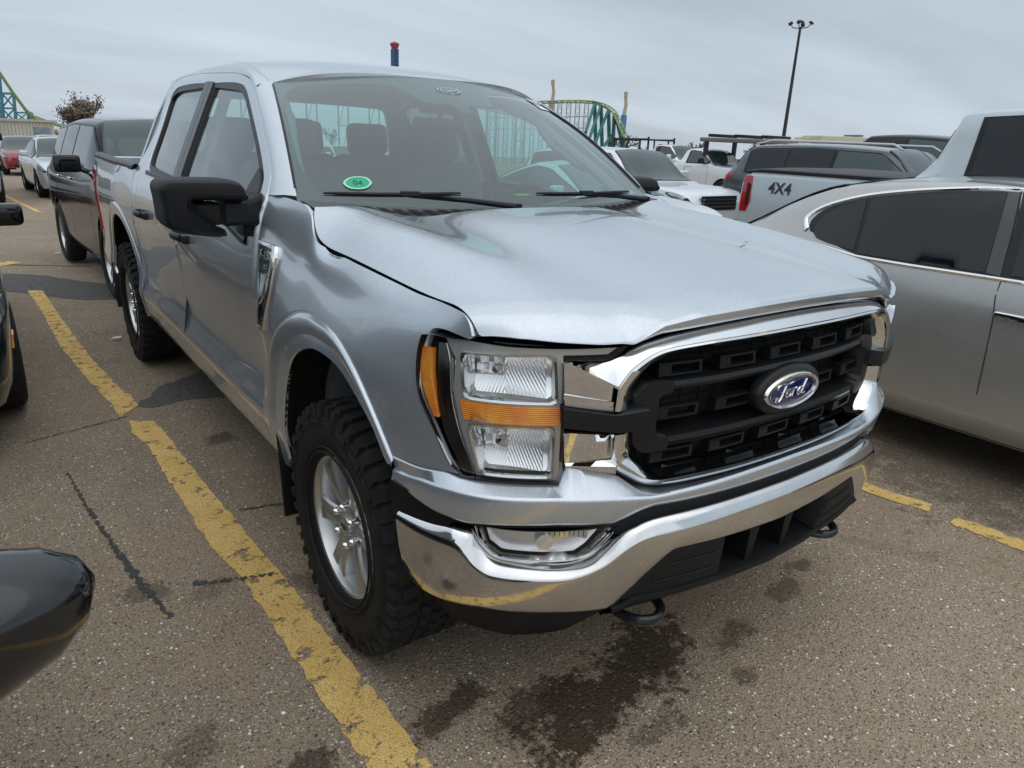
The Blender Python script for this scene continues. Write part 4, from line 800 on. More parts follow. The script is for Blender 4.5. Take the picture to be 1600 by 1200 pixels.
# trees
BARK = simple('bark', (.085, .07, .06), .9); DRYLEAF = simple('dry_leaves', (.20, .155, .12), .9)
def bare_tree(label, loc, h, seed, spread=.9, leaves=0, depth=5, group=None, r0=None, name='bare_tree', rmin=0, low=.6):
    rnd = random.Random(seed); T = thing(name, label, 'tree', loc, 0, group); tr = MB(); cr = MB(); lf = []
    def grow(p, d, L, r, k):
        m = tr if k <= 1 else cr; q = p+d*L*.5+Vector((rnd.uniform(-1, 1), rnd.uniform(-1, 1), 0))*L*.05; e = p+d*L
        r = max(r, rmin, h*.0042); m.tube([p, q, e], [r, r*.85, r*.68], 6 if k < 2 else 3, False)
        if k >= depth:
            for _ in range(leaves): lf.append(e+Vector((rnd.gauss(0, 1), rnd.gauss(0, 1), rnd.gauss(0, 1)))*L*.55)
            return
        for i in range(3 if k < 3 else rnd.choice((2, 3))):
            a = rnd.uniform(0, 6.28); s = rnd.uniform(.35, .75)*spread; n1 = d.orthogonal().normalized(); n2 = d.cross(n1); nd = (d+(n1*math.cos(a)+n2*math.sin(a))*s+Vector((0, 0, .12))).normalized()
            grow(p.lerp(e, rnd.uniform(low, 1)), nd, L*rnd.uniform(.62, .82), r*.6, k+1)
    r0 = r0 or h*.022; grow(Vector((0, 0, 0)), Vector((0, 0, 1)), h*.27, r0, 0)
    tr.build('trunk', BARK, T, fix=False, angle=80); cr.build('crown', BARK, T, fix=False, angle=80)
    if lf:
        V = []; F = []
        for p in lf:
            s = h*.011*rnd.uniform(.6, 1.4); a = Vector((rnd.gauss(0, 1), rnd.gauss(0, 1), rnd.gauss(0, 1))).normalized()*s; b = a.orthogonal().normalized()*s*.7; k = len(V); V += [p-a, p+b, p+a, p-b]; F.append((k, k+1, k+2, k+3))
        mesh_obj('leaves', V, F, DRYLEAF, T, False)['kind'] = 'stuff'
    return T
def tree_px(x, yb, yt, d, seed, label, **k):
    b = cam_at(x, yb, d); t = cam_at(x, yt, d); g = gz(b.y); return bare_tree(label, (b.x, b.y, g), (t.z-g)*1.02, seed, rmin=d/1133*.42, **k)
tree_px(154, 225, 82, 75, 6, 'broad oak with brown withered leaves above the black suv', leaves=6, depth=6, spread=.85, low=.3, name='oak_tree')
tree_px(106, 204, 172, 95, 8, 'low bare bush left of the brown leaved oak', depth=4, spread=1.2, leaves=1)
tree_px(12, 204, 158, 125, 12, 'bare tree behind the teal coaster towers at the left edge', depth=5)
tree_px(967, 236, 186, 110, 21, 'bare tree at the foot of the dark green coaster struts', depth=5, spread=1.1)
tree_px(1088, 236, 202, 90, 22, 'bare tree behind the white pickup with the ladder rack', depth=5, spread=1.2)
for i, (x, yt, d) in enumerate(((1072, 208, 120), (1105, 212, 120), (1187, 198, 100), (1205, 206, 110), (1238, 200, 100), (1052, 208, 130), (1000, 212, 140))):
    tree_px(x, 238, yt, d, 30+i, ['wispy bare tree just left of the bare tree behind the ladder rack truck', 'thin bare tree between the ladder rack truck and the flatbed', 'bare treetop left of the lamp post', 'smaller bare treetop touching the lamp post', 'bare treetop right of the lamp post', 'faint bare tree above the ladder rack', 'faint bare treetop right of the coaster'][i], depth=4, spread=1.2, group='bare trees on the horizon')
for i, (x, lab) in enumerate(((430, 'bare tree seen through the cab, left of the left headrest'), (470, 'bare tree seen through the rear window just left of the left headrest'), (520, 'bare tree seen through the rear window between the two headrests'), (560, 'bare tree seen through the rear window behind the second headrest'), (600, 'bare tree seen through the rear window at its right edge'))):
    tree_px(x, 222, 172+(i*37) % 17, 110, 60+i, lab, depth=4, spread=1.1, group='bare trees seen through the cab')
# long beige wall with panel joints
WALLM = simple('beige_metal_siding', (.46, .44, .36), .8, var=.08, vscale=.4)
wl0, wl1 = cam_at(-60, 222, 66), cam_at(88, 222, 66); Wt = thing('building', 'long low beige sided building behind the red sedan', 'building', (wl0.x, wl0.y, gz(60)-.4)); dv_ = (wl1-wl0); dv_.z = 0; Lw = dv_.length; dn = dv_.normalized(); hw_ = cam_at(20, 189, 66).z-(gz(60)-.4)
npan = 26; rzw = math.atan2(dn.y, dn.x)
for k in range(npan):
    c = dn*(Lw*(k+.5)/npan); MB().box((c.x, c.y+.0, hw_/2), (Lw/npan-.015, .3, hw_), rz=rzw, bev=.012).build('wall_panel', WALLM, Wt, smooth=False)
MB().box((dn.x*Lw/2, dn.y*Lw/2+.1, hw_+.08), (Lw+.5, .8, .16), rz=rzw).build('roof_edge', simple('pale_trim', (.42, .41, .36), .7), Wt, smooth=False)
MB().box((dn.x*Lw/2-dn.y*2.6, dn.y*Lw/2+dn.x*2.6, hw_/2), (Lw, 5, hw_-.1), rz=rzw).build('wall_core', WALLM, Wt, smooth=False)
sg_ = cam_at(66, 206, 60); SG = thing('billboard', 'small grey framed sign standing in front of the beige building', 'sign', (sg_.x, sg_.y, gz(sg_.y))); hh = sg_.z-gz(sg_.y)
MB().box((0, 0, hh), (.95, .10, .62), rz=-.3, bev=.02).build('sign_panel', simple('faded_sign', (.20, .23, .27), .6, var=.4, vscale=3), SG); MB().tube([(-.35, .1, 0), (-.35, .1, hh-.3)], .05, 6).tube([(.35, -.1, 0), (.35, -.1, hh-.3)], .05, 6).build('sign_post', POLE, SG)
# ================================================================ the silver pickup
TRUCK = thing('pickup_truck', 'silver crew cab pickup with chrome grille and bumper in the foreground', 'pickup truck')
GAP = .0028
def fg_left(key): return L2(key)
def mirror_uv(L): M = np.array(L, float).copy(); M[:, 0] *= -1; return M
def both(name, f, loops, mat, parent=TRUCK, **k):
    a = patch(name, f, loops, mat, parent, **k); b = patch(name, f, [mirror_uv(L) for L in loops], mat, parent, **k); return a, b
ARCH_IN = [(.425, .44), (.437, .58), (.415, .74), (.345, .862), (.245, .945), (.11, .998), (-.01, 1.008), (-.12, .992), (-.22, .945), (-.305, .882), (-.375, .80), (-.418, .735)]
ARCH_OUT = [(.545, .44), (.60, .58), (.625, .72), (.575, .86), (.465, .975), (.335, 1.055), (.19, 1.10), (.04, 1.105), (-.09, 1.08), (-.21, 1.025), (-.30, .955), (-.37, .875), (-.405, .83)]
ARCH_R = [(4.16, .46), (4.20, .60), (4.17, .76), (4.08, .89), (3.95, .98), (3.79, 1.025), (3.60, 1.025), (3.44, .98), (3.31, .89), (3.22, .76), (3.19, .60), (3.20, .44)]
ARCH_RO = [(4.26, .46), (4.31, .62), (4.27, .80), (4.16, .95), (3.99, 1.06), (3.80, 1.115), (3.59, 1.115), (3.40, 1.06), (3.23, .95), (3.12, .80), (3.08, .62), (3.10, .44)]
ZB = lambda y: float(np.interp(y, [.70, .80, 1.0, 1.25, 1.5, 3.1], [1.225, 1.232, 1.262, 1.322, 1.348, 1.368]))
def S_of(sg): return lambda uv: SD(uv, 0, sg)
def D_of(sg): return lambda uv: DS(uv, 0, sg)
def strip_from(f, lines, offs, n=60):
    """rows of points on f along several yz lines with outward offsets"""
    out = []
    for L, o in zip(lines, offs):
        q = resample(L, n); p = f(q); N = normals(f, q); N *= np.sign((N*[p[0, 0], 0, 0]).sum(1).mean()); out.append(p+N*np.asarray(o).reshape(-1, 1) if np.ndim(o) else p+N*o)
    return out
hl_top = [(-.632, 1.196), (-.60, 1.199), (-.555, 1.202), (-.520, 1.199), (-.503, 1.188)]
hl_out = [(-.497, 1.155), (-.499, 1.09), (-.513, 1.028), (-.557, .955), (-.596, .88), (-.618, .852)]
for sg in (-1, 1):
    f, d = S_of(sg), D_of(sg); hint = (sg, 0, 0)
    # front wing
    seam = [(float(p[0])+.0, float(p[2])-.003) for p in SEAM3[::-1]]
    fen = [(.684, .425, 1), (.684, .60), (.684, 1.0), (.684, 1.30), (.684, 1.405, 1), (.60, 1.409), (.46, 1.398, 1)]+[(y, z) for y, z in seam[1:-1]]+[(-.641, 1.205, 1)]
    fen += [hl_top[0]+(1,)]+hl_top[1:]+hl_out[:-1]+[hl_out[-1]+(1,), (-.56, .848), (-.48, .838), (-.405, .828, 1)]
    arch = [p for p in ARCH_IN[::-1] if p[1] < 5]; fen += [(arch[1][0], arch[1][1])]+[(a, b) for a, b in arch[2:-1]]+[(arch[-1][0], arch[-1][1]-.015, 1)]
    wing = patch('front_wing', f, [yz_loop(SD_, fen, 11)], SILVER, TRUCK, h=.03, sc=(1, .09), th=.02, hint=hint)
    # flares
    for nm, A, B in (('front', ARCH_IN, ARCH_OUT), ('rear', ARCH_R, ARCH_RO)):
        a = resample(yz_loop(SD_, A, 11, 5, False), 60); b = resample(yz_loop(SD_, B, 11, 5, False), 60)
        mid = [b*(1-w)+a*w for w in (0, .05, .12, .19, .28, .55, .9, 1.0)]
        rows = strip_from(f, mid, (.0008, -.002, .004, .0085, .0095, .002, -.006, -.009))
        inn = rows[-1].copy(); inn[:, 0] -= sg*.0015
        FLR = loft('wheel_arch_flare', rows, SILVER, TRUCK, flip=(sg > 0), angle=50); in3 = inn.copy(); in3[:, 0] -= sg*.035; loft('flare_inner_edge', [inn, in3], BLACK, FLR)
        # liner
        c = np.array([0 if nm == 'front' else 3.683, .50]); rows = []
        yz = smooth_loop(A, 5, False)
        for dx, k in ((-.022, 1.0), (-.024, 1.03), (-.34, 1.04), (-.36, .0)):
            q = c+(yz-c)*k; rows.append(np.stack([np.full(len(q), sg*(.985+dx)), q[:, 0], q[:, 1]], 1))
        loft('wheel_arch_liner', rows, DARK, TRUCK, angle=40)
    # doors
    split, rear = 1.985, 2.965
    win1 = [(.775, 1.222, 1), (.752, 1.30), (.752, 1.36), (.77, 1.435), (.80, 1.472), (.918, 1.548), (1.074, 1.640), (1.254, 1.739), (1.374, 1.793), (1.47, 1.812), (1.63, 1.823), (1.93, 1.829, 1), (1.93, ZB(1.9), 1), (1.5, ZB(1.5)), (1.25, ZB(1.25)), (1.0, ZB(1.0)), (.86, 1.236)]
    seamf = [(.6885, 1.408), (.729, 1.4646), (.792, 1.5105), (.906, 1.5817), (1.085, 1.6884), (1.251, 1.7808), (1.347, 1.8231), (1.448, 1.8439), (1.612, 1.8601), (split-GAP, 1.874)]
    door1 = [(.690, .435, 1), (.690, .8), (.690, 1.2), (.691, 1.395)]+seamf[1:-1]+[seamf[-1]+(1,), (split-GAP, 1.6), (split-GAP, 1.0), (split-GAP, .435, 1), (1.3, .432)]
    dl = yz_loop(DS_, door1); wl = yz_loop(DS_, win1)
    D1 = patch('front_door', d, [dl, wl], SILVER, TRUCK, h=.05, sc=(1, .1), th=.03, hint=hint)
    win2 = [(2.05, ZB(2), 1), (2.05, 1.832, 1), (2.35, 1.838), (2.65, 1.833), (2.76, 1.815), (2.82, 1.765), (2.80, 1.64), (2.785, 1.51), (2.765, 1.43), (2.72, 1.385), (2.60, ZB(2.6), 1)]
    door2 = [(split+GAP, .435, 1), (split+GAP, 1.0), (split+GAP, 1.6), (split+GAP, 1.874, 1), (2.3, 1.884), (2.6, 1.884), (2.80, 1.872), (2.89, 1.845), (2.93, 1.77), (2.945, 1.6), (2.955, 1.4), (rear, 1.2), (rear, .9), (rear, .435, 1), (2.5, .432)]
    w2 = yz_loop(DS_, win2); D2 = patch('rear_door', d, [yz_loop(DS_, door2), w2], SILVER, TRUCK, h=.05, sc=(1, .1), th=.03, hint=hint)
    # black window surrounds and panes
    def shrink(pts, amt, c=None):
        P = np.array([p[:2] for p in pts]); c = P.mean(0) if c is None else c; out = []
        for i, p in enumerate(pts):
            a, b = np.array(pts[i-1][:2]), np.array(pts[(i+1) % len(pts)][:2]); t = b-a; n = np.array([t[1], -t[0]]); n /= np.linalg.norm(n)+1e-9
            if np.dot(n, c-np.array(p[:2])) < 0: n = -n
            q = np.array(p[:2])+n*amt*(1.3 if len(p) == 3 else 1); out.append((float(q[0]), float(q[1]))+((1,) if len(p) == 3 else ()))
        return out
    for D, W, nm in ((D1, win1, 'front'), (D2, win2, 'rear')):
        g = yz_loop(DS_, shrink(W, .028)); o_ = yz_loop(DS_, shrink(W, .001))
        patch('window_seal', d, [o_, g], BLACKS, D, h=.05, sc=(1, .1), off=-.004, th=.02, hint=hint)
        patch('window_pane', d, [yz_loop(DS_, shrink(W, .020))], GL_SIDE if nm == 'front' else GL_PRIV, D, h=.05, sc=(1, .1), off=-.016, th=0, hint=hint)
    # B pillar appliques
    bp1 = [(1.925, ZB(1.9)+.004, 1), (1.925, 1.834, 1), (split-GAP-.001, 1.836, 1), (split-GAP-.001, ZB(2)+.004, 1)]
    bp2 = [(split+GAP+.001, ZB(2)+.004, 1), (split+GAP+.001, 1.836, 1), (2.075, 1.838, 1), (2.075, ZB(2)+.004, 1)]
    patch('pillar_trim', d, [yz_loop(DS_, bp1)], PILLAR, D1, h=.06, sc=(1, .1), off=.003, th=.006, hint=hint)
    patch('pillar_trim', d, [yz_loop(DS_, bp2)], PILLAR, D2, h=.06, sc=(1, .1), off=.003, th=.006, hint=hint)
    # belt moulding
    for D, a, b in ((D1, .78, split-.02), (D2, split+.02, 2.74)):
        ys = np.linspace(a, b, 26); zz = np.array([ZB(y) for y in ys]); rows = []
        for dz, o in ((-.012, .002), (-.010, .008), (.010, .010), (.014, .002)):
            q = np.stack([ys, level(DS_, ys, zz+dz)], 1); p = d(q); p[:, 0] += sg*o; rows.append(p)
        loft('belt_moulding', rows, BLACKS, D, flip=(sg < 0))
    # mirror sail
    sail = [(.785, 1.235, 1), (.765, 1.30), (.765, 1.36), (.785, 1.435), (.86, 1.49, 1), (.985, 1.275, 1), (.90, 1.243)]
    patch('mirror_sail', d, [yz_loop(DS_, sail)], BLACKS, D1, h=.04, sc=(1, .1), off=.006, th=.02, hint=hint)
    # cab corner between rear door and bed, roof rail
    cor = [(rear+GAP*2, .435, 1), (rear+GAP*2, .9), (rear+GAP*2, 1.2), (2.960, 1.4), (2.951, 1.6), (2.937, 1.77), (2.897, 1.845), (2.81, 1.876), (2.60, 1.888), (2.3, 1.888), (1.99, 1.879), (1.62, 1.8645), (1.45, 1.848), (1.343, 1.827), (1.247, 1.785), (1.24, 1.797, 1), (1.34, 1.840), (1.45, 1.862), (1.62, 1.878), (1.99, 1.893), (2.3, 1.900), (2.6, 1.899), (2.84, 1.890), (2.96, 1.865), (3.02, 1.80), (3.035, 1.6), (3.05, 1.4, 1), (3.085, 1.36), (3.085, .9), (3.085, .435, 1)]
    patch('cab_side', d, [yz_loop(DS_, cor)], SILVER, TRUCK, h=.045, sc=(1, .1), th=.02, hint=hint)
    # A pillar: from the door seam to the windscreen edge
    va = np.linspace(.0, 1.0, 24); ws = WS(np.stack([np.full(24, -1.0 if sg < 0 else 1.0), va], 1))
    dsm = resample(np.array([(.684, 1.412)]+[(y-.004, z+.004) for y, z in seamf[1:7]]), 24); ds = d(np.stack([dsm[:, 0], level(DS_, dsm[:, 0], dsm[:, 1])], 1))
    mid1 = ds*.72+ws*.28; mid1[:, 0] += sg*.012; mid1[:, 1] -= .010; mid2 = ds*.38+ws*.62; mid2[:, 0] += sg*.010; mid2[:, 1] -= .022; mid2[:, 2] += .006
    inn = ws.copy(); inn[:, 1] += .02; inn[:, 2] -= .02; din = ds.copy(); din[:, 0] -= sg*.03
    m0 = ds*.9+ws*.1; m0[:, 0] += sg*.008; m0[:, 1] -= .003
    wse = ws*.97+ds*.03; wse[:, 1] -= .010; wse[:, 2] += .004
    AP = loft('windscreen_pillar', [din, ds, m0, mid1, mid2, wse, ws, inn], SILVER, TRUCK, angle=60, flip=(sg < 0))
    MB().tube([Vector(p)+Vector((0, -.002, .003)) for p in (ws*.985+ds*.015)[1:-1]], .006, 6).build('pillar_seal', BLACKS, AP)
    # rocker
    ys = np.linspace(.60, 3.18, 30); rows = []
    for x, z in ((-.06, .445), (-.04, .43), (-.05, .41), (-.09, .385), (-.16, .375), (-.30, .375)): rows.append(np.stack([np.full(30, sg*(.986+x)), ys, np.full(30, z)], 1))
    loft('rocker_panel', rows, SILVER, TRUCK, angle=50, flip=(sg > 0))
    # bed side
    bed = [(3.10, .435, 1), (3.10, .9), (3.10, 1.362, 1), (3.6, 1.362), (4.3, 1.362), (4.915, 1.362, 1), (4.925, 1.0), (4.90, .60, 1), (4.5, .56), (4.17, .54, 1)]
    bed += [(a, b) for a, b in ARCH_R[1:-1]]+[(3.20, .435, 1)]
    patch('bed_side', f, [yz_loop(SD_, bed, 11)], SILVER, TRUCK, h=.05, sc=(1, .1), th=.02, hint=hint)
    ys = np.linspace(3.10, 4.92, 20); X = np.interp(ys, _Y, _X)
    rows = [np.stack([sg*(X+a), ys, np.full(20, z)], 1) for a, z in ((-.030, 1.355), (-.028, 1.378), (-.045, 1.392), (-.085, 1.392), (-.10, 1.378), (-.105, 1.30), (-.115, .75))]
    loft('bed_rail_cap', rows[:6], BLACKS, TRUCK, flip=(sg < 0), angle=50); loft('bed_inner_wall', rows[5:], BLACK, TRUCK, flip=(sg < 0))
    # tail lamp
    tl = [(4.80, .80, 1), (4.79, 1.26, 1), (4.93, 1.29, 1), (4.93, .80, 1)]
    patch('tail_lamp', f, [yz_loop(SD_, tl, 11)], RED_LENS, TRUCK, h=.05, sc=(1, .1), off=.008, th=.02, hint=hint)
    # roof edge joint
# bonnet
def hd(w0, w1, t0, t1, nw=70, nt=50):
    ws = np.linspace(w0, w1, nw); ts = t0+(t1-t0)*(np.linspace(0, 1, nt)**1.3); return [HD(np.stack([ws, np.full(nw, t)], 1)) for t in ts]
rows = hd(-.9965, .9965, 0, .998, 121, 60)
r0 = rows[0]; ux = np.abs(r0[:, 0]); k = np.interp(ux, [0, .40, .50, .56, .60, .9], [1, 1, .75, .25, .08, .05])
def below(dy, dz): r = r0.copy(); r[:, 1] += dy; r[:, 2] += dz*k; return r
lip = [below(.03, -.040)-[0, 0, .006], below(.005, -.038)-[0, 0, .004], below(-.004, -.036)-[0, 0, .002], below(-.012, -.025), below(-.0135, -.012), below(-.008, -.004)]
HOOD = loft('bonnet', lip+rows+[rows[-1]-[0, 0, .02]], SILVER, TRUCK, angle=40, flip=False)
# front fascia strip under lamps and grille (body colour)
def curve_u(key, u, f, off, lo=None, z=None):
    L = L2(key); o = np.argsort(L[:, 0]); zz = np.interp(-np.abs(u), L[o, 0], L[o, 1]); 
    if z is not None: zz = zz+z
    return f(np.stack([u, zz], 1), off)
um = -1.215; us = np.linspace(um, 0, 80)
A_ = np.array([(-1.3, .828), (-1.2, .832), (-1.10, .836), (-1.02, .848), (-.98, .842), (-.94, .8405), (-.75, .839), (-.735, .839), (-.725, .893), (-.628, .8715), (-.582, .853), (-.53, .815), (-.44, .790), (-.32, .785), (0, .781)])
def row(P, off, dz=0.0): P = np.asarray(P); z = np.interp(us, P[:, 0], P[:, 1])+dz; o = np.interp(us, P[:, 0], off) if hasattr(off, '__len__') else off; return FG(np.stack([us, z], 1), o)
A0o = [0, 0, 0, 0, 0, 0, 0, 0, -.004, -.004, 0, .006, .010, .012, .012]
Fo = [(-1.3, .79), (-1.16, .795), (-1.1, .806), (-1.0, .818), (-.9, .821), (-.75, .823), (-.62, .8145), (-.50, .803), (-.37, .806), (-.17, .812), (0, .814)]
fo = [.002, .005, .011, .030, .043, .046, .047, .047, .047, .047, .047]
Go = [(-1.3, .762), (-1.14, .752), (-1.04, .742), (-.95, .741), (-.88, .745), (-.74, .748), (-.60, .738), (-.565, .750), (-.53, .763), (-.49, .771), (-.40, .769), (0, .766)]
GOo = np.interp([g_[0] for g_ in Go], [-1.2, -1.12, -.98], [.006, .014, .040])
rws = [row(A_, A0o)-[0, -.03, 0], row(A_, A0o), row(A_, np.array(A0o)+np.interp(A_[:, 0], [-1.05, -.95], [.003, .012]), -.002), row(Fo, np.array(fo)-.009, .003), row(Fo, np.array(fo)-.003, .001), row(Fo, fo, -.004), row(Fo, fo, -.012), row(Go, GOo, .008), row(Go, GOo-.004, .0), row(Go, .0, -.006)]
loft('front_fascia', rws, SILVER, TRUCK, mirror=True, angle=55)
FD = np.interp(us, [-1.04, -1.0, -.60, -.56], [-.09, -.020, -.020, -.09])
# dark seam behind the fascia / bumper gap
rws = [row(Go, .012, .012), row(Go, .012, FD), row(Go, -.30, FD)]
loft('fascia_backing', rws, BLACK, TRUCK, mirror=True)
rws = [row(A_, -.02, .03), row(A_, -.02, -.03)]
loft('seam_backing', rws, DARK, TRUCK, mirror=True)
# ---- headlights
def ring(key, amt, f=FG):
    return None
for sg in (-1, 1):
    m = (lambda L: L) if sg < 0 else mirror_uv
    hint = (0, -1, 0)
    Lo = SL('HL_outer', 5); Lo[:, 1] -= .007*np.clip((-.98-Lo[:, 0])/.06, 0, 1)*np.clip((Lo[:, 1]-1.12)/.05, 0, 1)
    H = patch('headlight', FG, [m(Lo)], GLOSSB, TRUCK, h=.05, off=-.105, th=-.095, hint=(sg*.6, -1, 0))
    def pf(name, L, mat, parent, off, th, h=.03, holes=()): return patch(name, FG, [m(np.asarray(L))]+[m(np.asarray(q)) for q in holes], mat, parent, h=h, off=off, th=th, hint=(sg*.6, -1, 0))
    rr = lambda a, b, c, d, r=.012: smooth_loop([(a+r, b), (c-r, b), (c-r*.3, b+r*.3), (c, b+r), (c, d-r), (c-r*.3, d-r*.3), (c-r, d), (a+r, d), (a+r*.3, d-r*.3), (a, d-r), (a, b+r), (a+r*.3, b+r*.3)], 3)
    def quad(a, b, c, d, r=.014):
        P = [np.array(q) for q in (a, b, c, d)]; out = []
        for i in range(4):
            p, q0, q1 = P[i], P[i-1], P[(i+1) % 4]; e0 = (q0-p)/np.linalg.norm(q0-p); e1 = (q1-p)/np.linalg.norm(q1-p)
            out += [tuple(p+e0*r), tuple(p+(e0+e1)*r*.3), tuple(p+e1*r)]
        return smooth_loop(out, 3)
    up_o, up_i = quad((-1.000, 1.162), (-.757, 1.166), (-.747, 1.044), (-.985, 1.046)), quad((-.985, 1.154), (-.769, 1.157), (-.761, 1.055), (-.972, 1.057))
    lo_o, lo_i = quad((-.972, .988), (-.752, .991), (-.747, .851), (-.938, .854)), quad((-.960, .979), (-.764, .980), (-.760, .863), (-.931, .866))
    # satin bezel with the two lamp apertures
    bez = np.array([(-1.045, 1.190), (-.93, 1.1885), (-.74, 1.183), (-.60, 1.185), (-.63, 1.1665), (-.742, 1.166), (-.736, .846), (-.945, .850), (-.990, .975), (-1.012, 1.06), (-1.01, 1.14)])
    am = quad((-.992, 1.0425), (-.744, 1.0385), (-.741, .993), (-.978, .9945), .005)
    B = pf('lamp_bezel', bez, BEZEL, H, -.014, .03, .04, [up_o, lo_o, am])
    for o_, i_ in ((up_o, up_i), (lo_o, lo_i)):
        n = 48; ro = resample(np.vstack([o_, o_[:1]]), n+1)[:-1]; ri = resample(np.vstack([i_, i_[:1]]), n+1)[:-1]; 
        ri = np.roll(ri, -int(np.argmin(np.hypot(*(ri-ro[0]).T))), axis=0)
        rows = [FG(m(ro), -.014), FG(m(ro*.8+ri*.2), -.007), FG(m(ri*.7+ro*.3), -.009), FG(m(ri), -.020), FG(m(ri), -.065)]
        loft('lamp_ring', rows, CHROME_S, H, closed=True, angle=45, flip=(sg < 0))
        # fluted reflector
        lo, hi = i_.min(0), i_.max(0); nu, nv = 96, 40; V = []; F = []
        for a in range(nu+1):
            for b in range(nv+1):
                u, v = a/nu, b/nv; q = np.array([[lo[0]+(hi[0]-lo[0])*u, lo[1]+(hi[1]-lo[1])*v]])
                bowl = .055*(1-((u-.38)*1.25)**2-((v-.5)*1.3)**2)
                fl = (.0016*abs(((u*22+v*(7 if u > .45 else -4)) % 1)-.5)*2 if (u > .42 or v < .40) else .012*abs((u*5.3) % 1-.5)+.010*abs((v*3.1+int(u*5.3)*.37) % 1-.5)) if u < .93 else .004*(u-.93)/.07
                V.append(FG(m(q), -.022-max(bowl, .004)-fl)[0])
        for a in range(nu):
            for b in range(nv): q = (a*(nv+1)+b, a*(nv+1)+b+1, (a+1)*(nv+1)+b+1, (a+1)*(nv+1)+b); F.append(q if sg < 0 else q[::-1])
        mesh_obj('lamp_reflector', V, F, REFL, H, True, angle=12)
        bc = FG(m(np.array([[lo[0]+(hi[0]-lo[0])*.34, lo[1]+(hi[1]-lo[1])*.60]])), -.062)[0]
        M = Matrix.Translation(bc) @ Matrix.Rotation(R_(-60 if sg < 0 else -120), 4, 'Z')
        bu = MB(); bu.lathe([(.001, -.020), (.009, -.019), (.013, -.012), (.013, .02), (.008, .022)], n=20, M=Matrix.Translation(bc) @ Matrix.Rotation(R_(48 if sg < 0 else 132), 4, 'Z')); bu.build('bulb_shield', CHROME_S, H)
    AMB = pf('turn_signal', am, AMBER, H, -.009, .02, .02)
    for k in range(9):
        z = 1.038-.0051*k; us_ = np.linspace(-.982, -.748, 2); 
    sm = smooth_loop([(-1.1125, 1.152, 1), (-1.084, 1.154, 1), (-1.0805, 1.09), (-1.070, 1.05), (-1.053, .985, 1), (-1.067, .984, 1), (-1.098, 1.043), (-1.1145, 1.091)], 5)
    pf('side_marker', sm, AMBER, H, -.010, .02, .03)
    # chrome blade at the outside of the lamps
    bl = smooth_loop([(-1.062, 1.172, 1), (-1.040, 1.174, 1), (-1.026, 1.13), (-1.018, 1.05), (-.995, .965), (-.951, .853, 1), (-.982, .856, 1), (-1.036, .955), (-1.060, 1.05)], 5)
    pf('lamp_blade', bl, CHROME_S, H, -.013, .03, .03)
    # clear outer lens with a rolled rim
    pf('lens', Lo, GL_LENS, H, -.002, .0, .04)
    n = 120; Lc = np.vstack([Lo, Lo[:1]]); ro = resample(Lc, n+1)[:-1]; c = ro.mean(0)
    rows = [FG(m(ro), -.02), FG(m(ro), .001), FG(m(ro+(c-ro)*.006), .0015), FG(m(ro+(c-ro)*.011), -.010)]
    loft('lens_rim', rows, GLOSSB, H, closed=True, angle=40, flip=(sg < 0))
# ---- chrome surround
GRS = None
def interp_line(P, n=90, end=0.0):
    P = np.array([p[:2] for p in P], float); P = P[P[:, 0] <= 0.0]; P = np.vstack([P, [end, P[-1, 1]]]) if P[-1, 0] < -1e-6 else P; return resample(smooth_loop([tuple(p) for p in P], 6, False), n)
cA = [(-.7225, 1.151), (-.649, 1.1445), (-.606, 1.153), (-.558, 1.1723), (-.525, 1.183), (-.449, 1.196), (-.33, 1.206), (-.165, 1.214), (0, 1.2165)]
cB = [(-.727, 1.153), (-.6725, 1.123), (-.6136, 1.089), (-.600, 1.110), (-.578, 1.137), (-.537, 1.163), (-.490, 1.178), (-.387, 1.186), (-.271, 1.1895), (-.063, 1.191), (0, 1.191)]
# top face
uq = np.linspace(-.727, 0, 130); sA = smooth_loop([p+(0,) for p in cA], 6, False); sB = smooth_loop([(p[0], p[1], 1 if i == 2 else 0) for i, p in enumerate(cB)], 6, False)
iA = np.stack([uq, np.interp(uq, sA[:, 0], sA[:, 1])+.008*np.clip((uq+.727)/.05, 0, 1)], 1); iB = np.stack([uq, np.interp(uq, sB[:, 0], sB[:, 1])], 1)
rows = [FG(iA, -.06), FG(iA, -.006), FG(iA*.94+iB*.06, -.002), FG(iA*.5+iB*.5, .010), FG(iA*.1+iB*.9, .021), FG(iB, .020)]
CS = loft('grille_surround', rows, CHROME, TRUCK, mirror=True, angle=30)
# frame front to inner wall
cBv = [(-.618, 1.036), (-.6155, 1.064), (-.6136, 1.089), (-.600, 1.110), (-.578, 1.137), (-.537, 1.163), (-.490, 1.178), (-.387, 1.186), (-.271, 1.1895), (-.063, 1.191), (0, 1.191)]
cC = [(-.5575, 1.029), (-.5585, 1.05), (-.5595, 1.067), (-.549, 1.086), (-.533, 1.103), (-.508, 1.124), (-.478, 1.1405), (-.40, 1.153), (-.25, 1.157), (-.063, 1.158), (0, 1.158)]
sb = np.array(smooth_loop([(a, b, 1 if i == 2 else 0) for i, (a, b) in enumerate(cBv)], 6, False)); sc_ = np.array(smooth_loop(cC, 6, False)); nn = 100; sb, sc_ = resample(sb, nn), resample(sc_, nn)
rows = [FG(sb, .020), FG(sb*.85+sc_*.15, .0225), FG(sb*.5+sc_*.5, .010), FG(sc_, -.018), FG(sc_, -.06)]
loft('grille_surround_inner', rows, CHROME, TRUCK, mirror=True, angle=50)
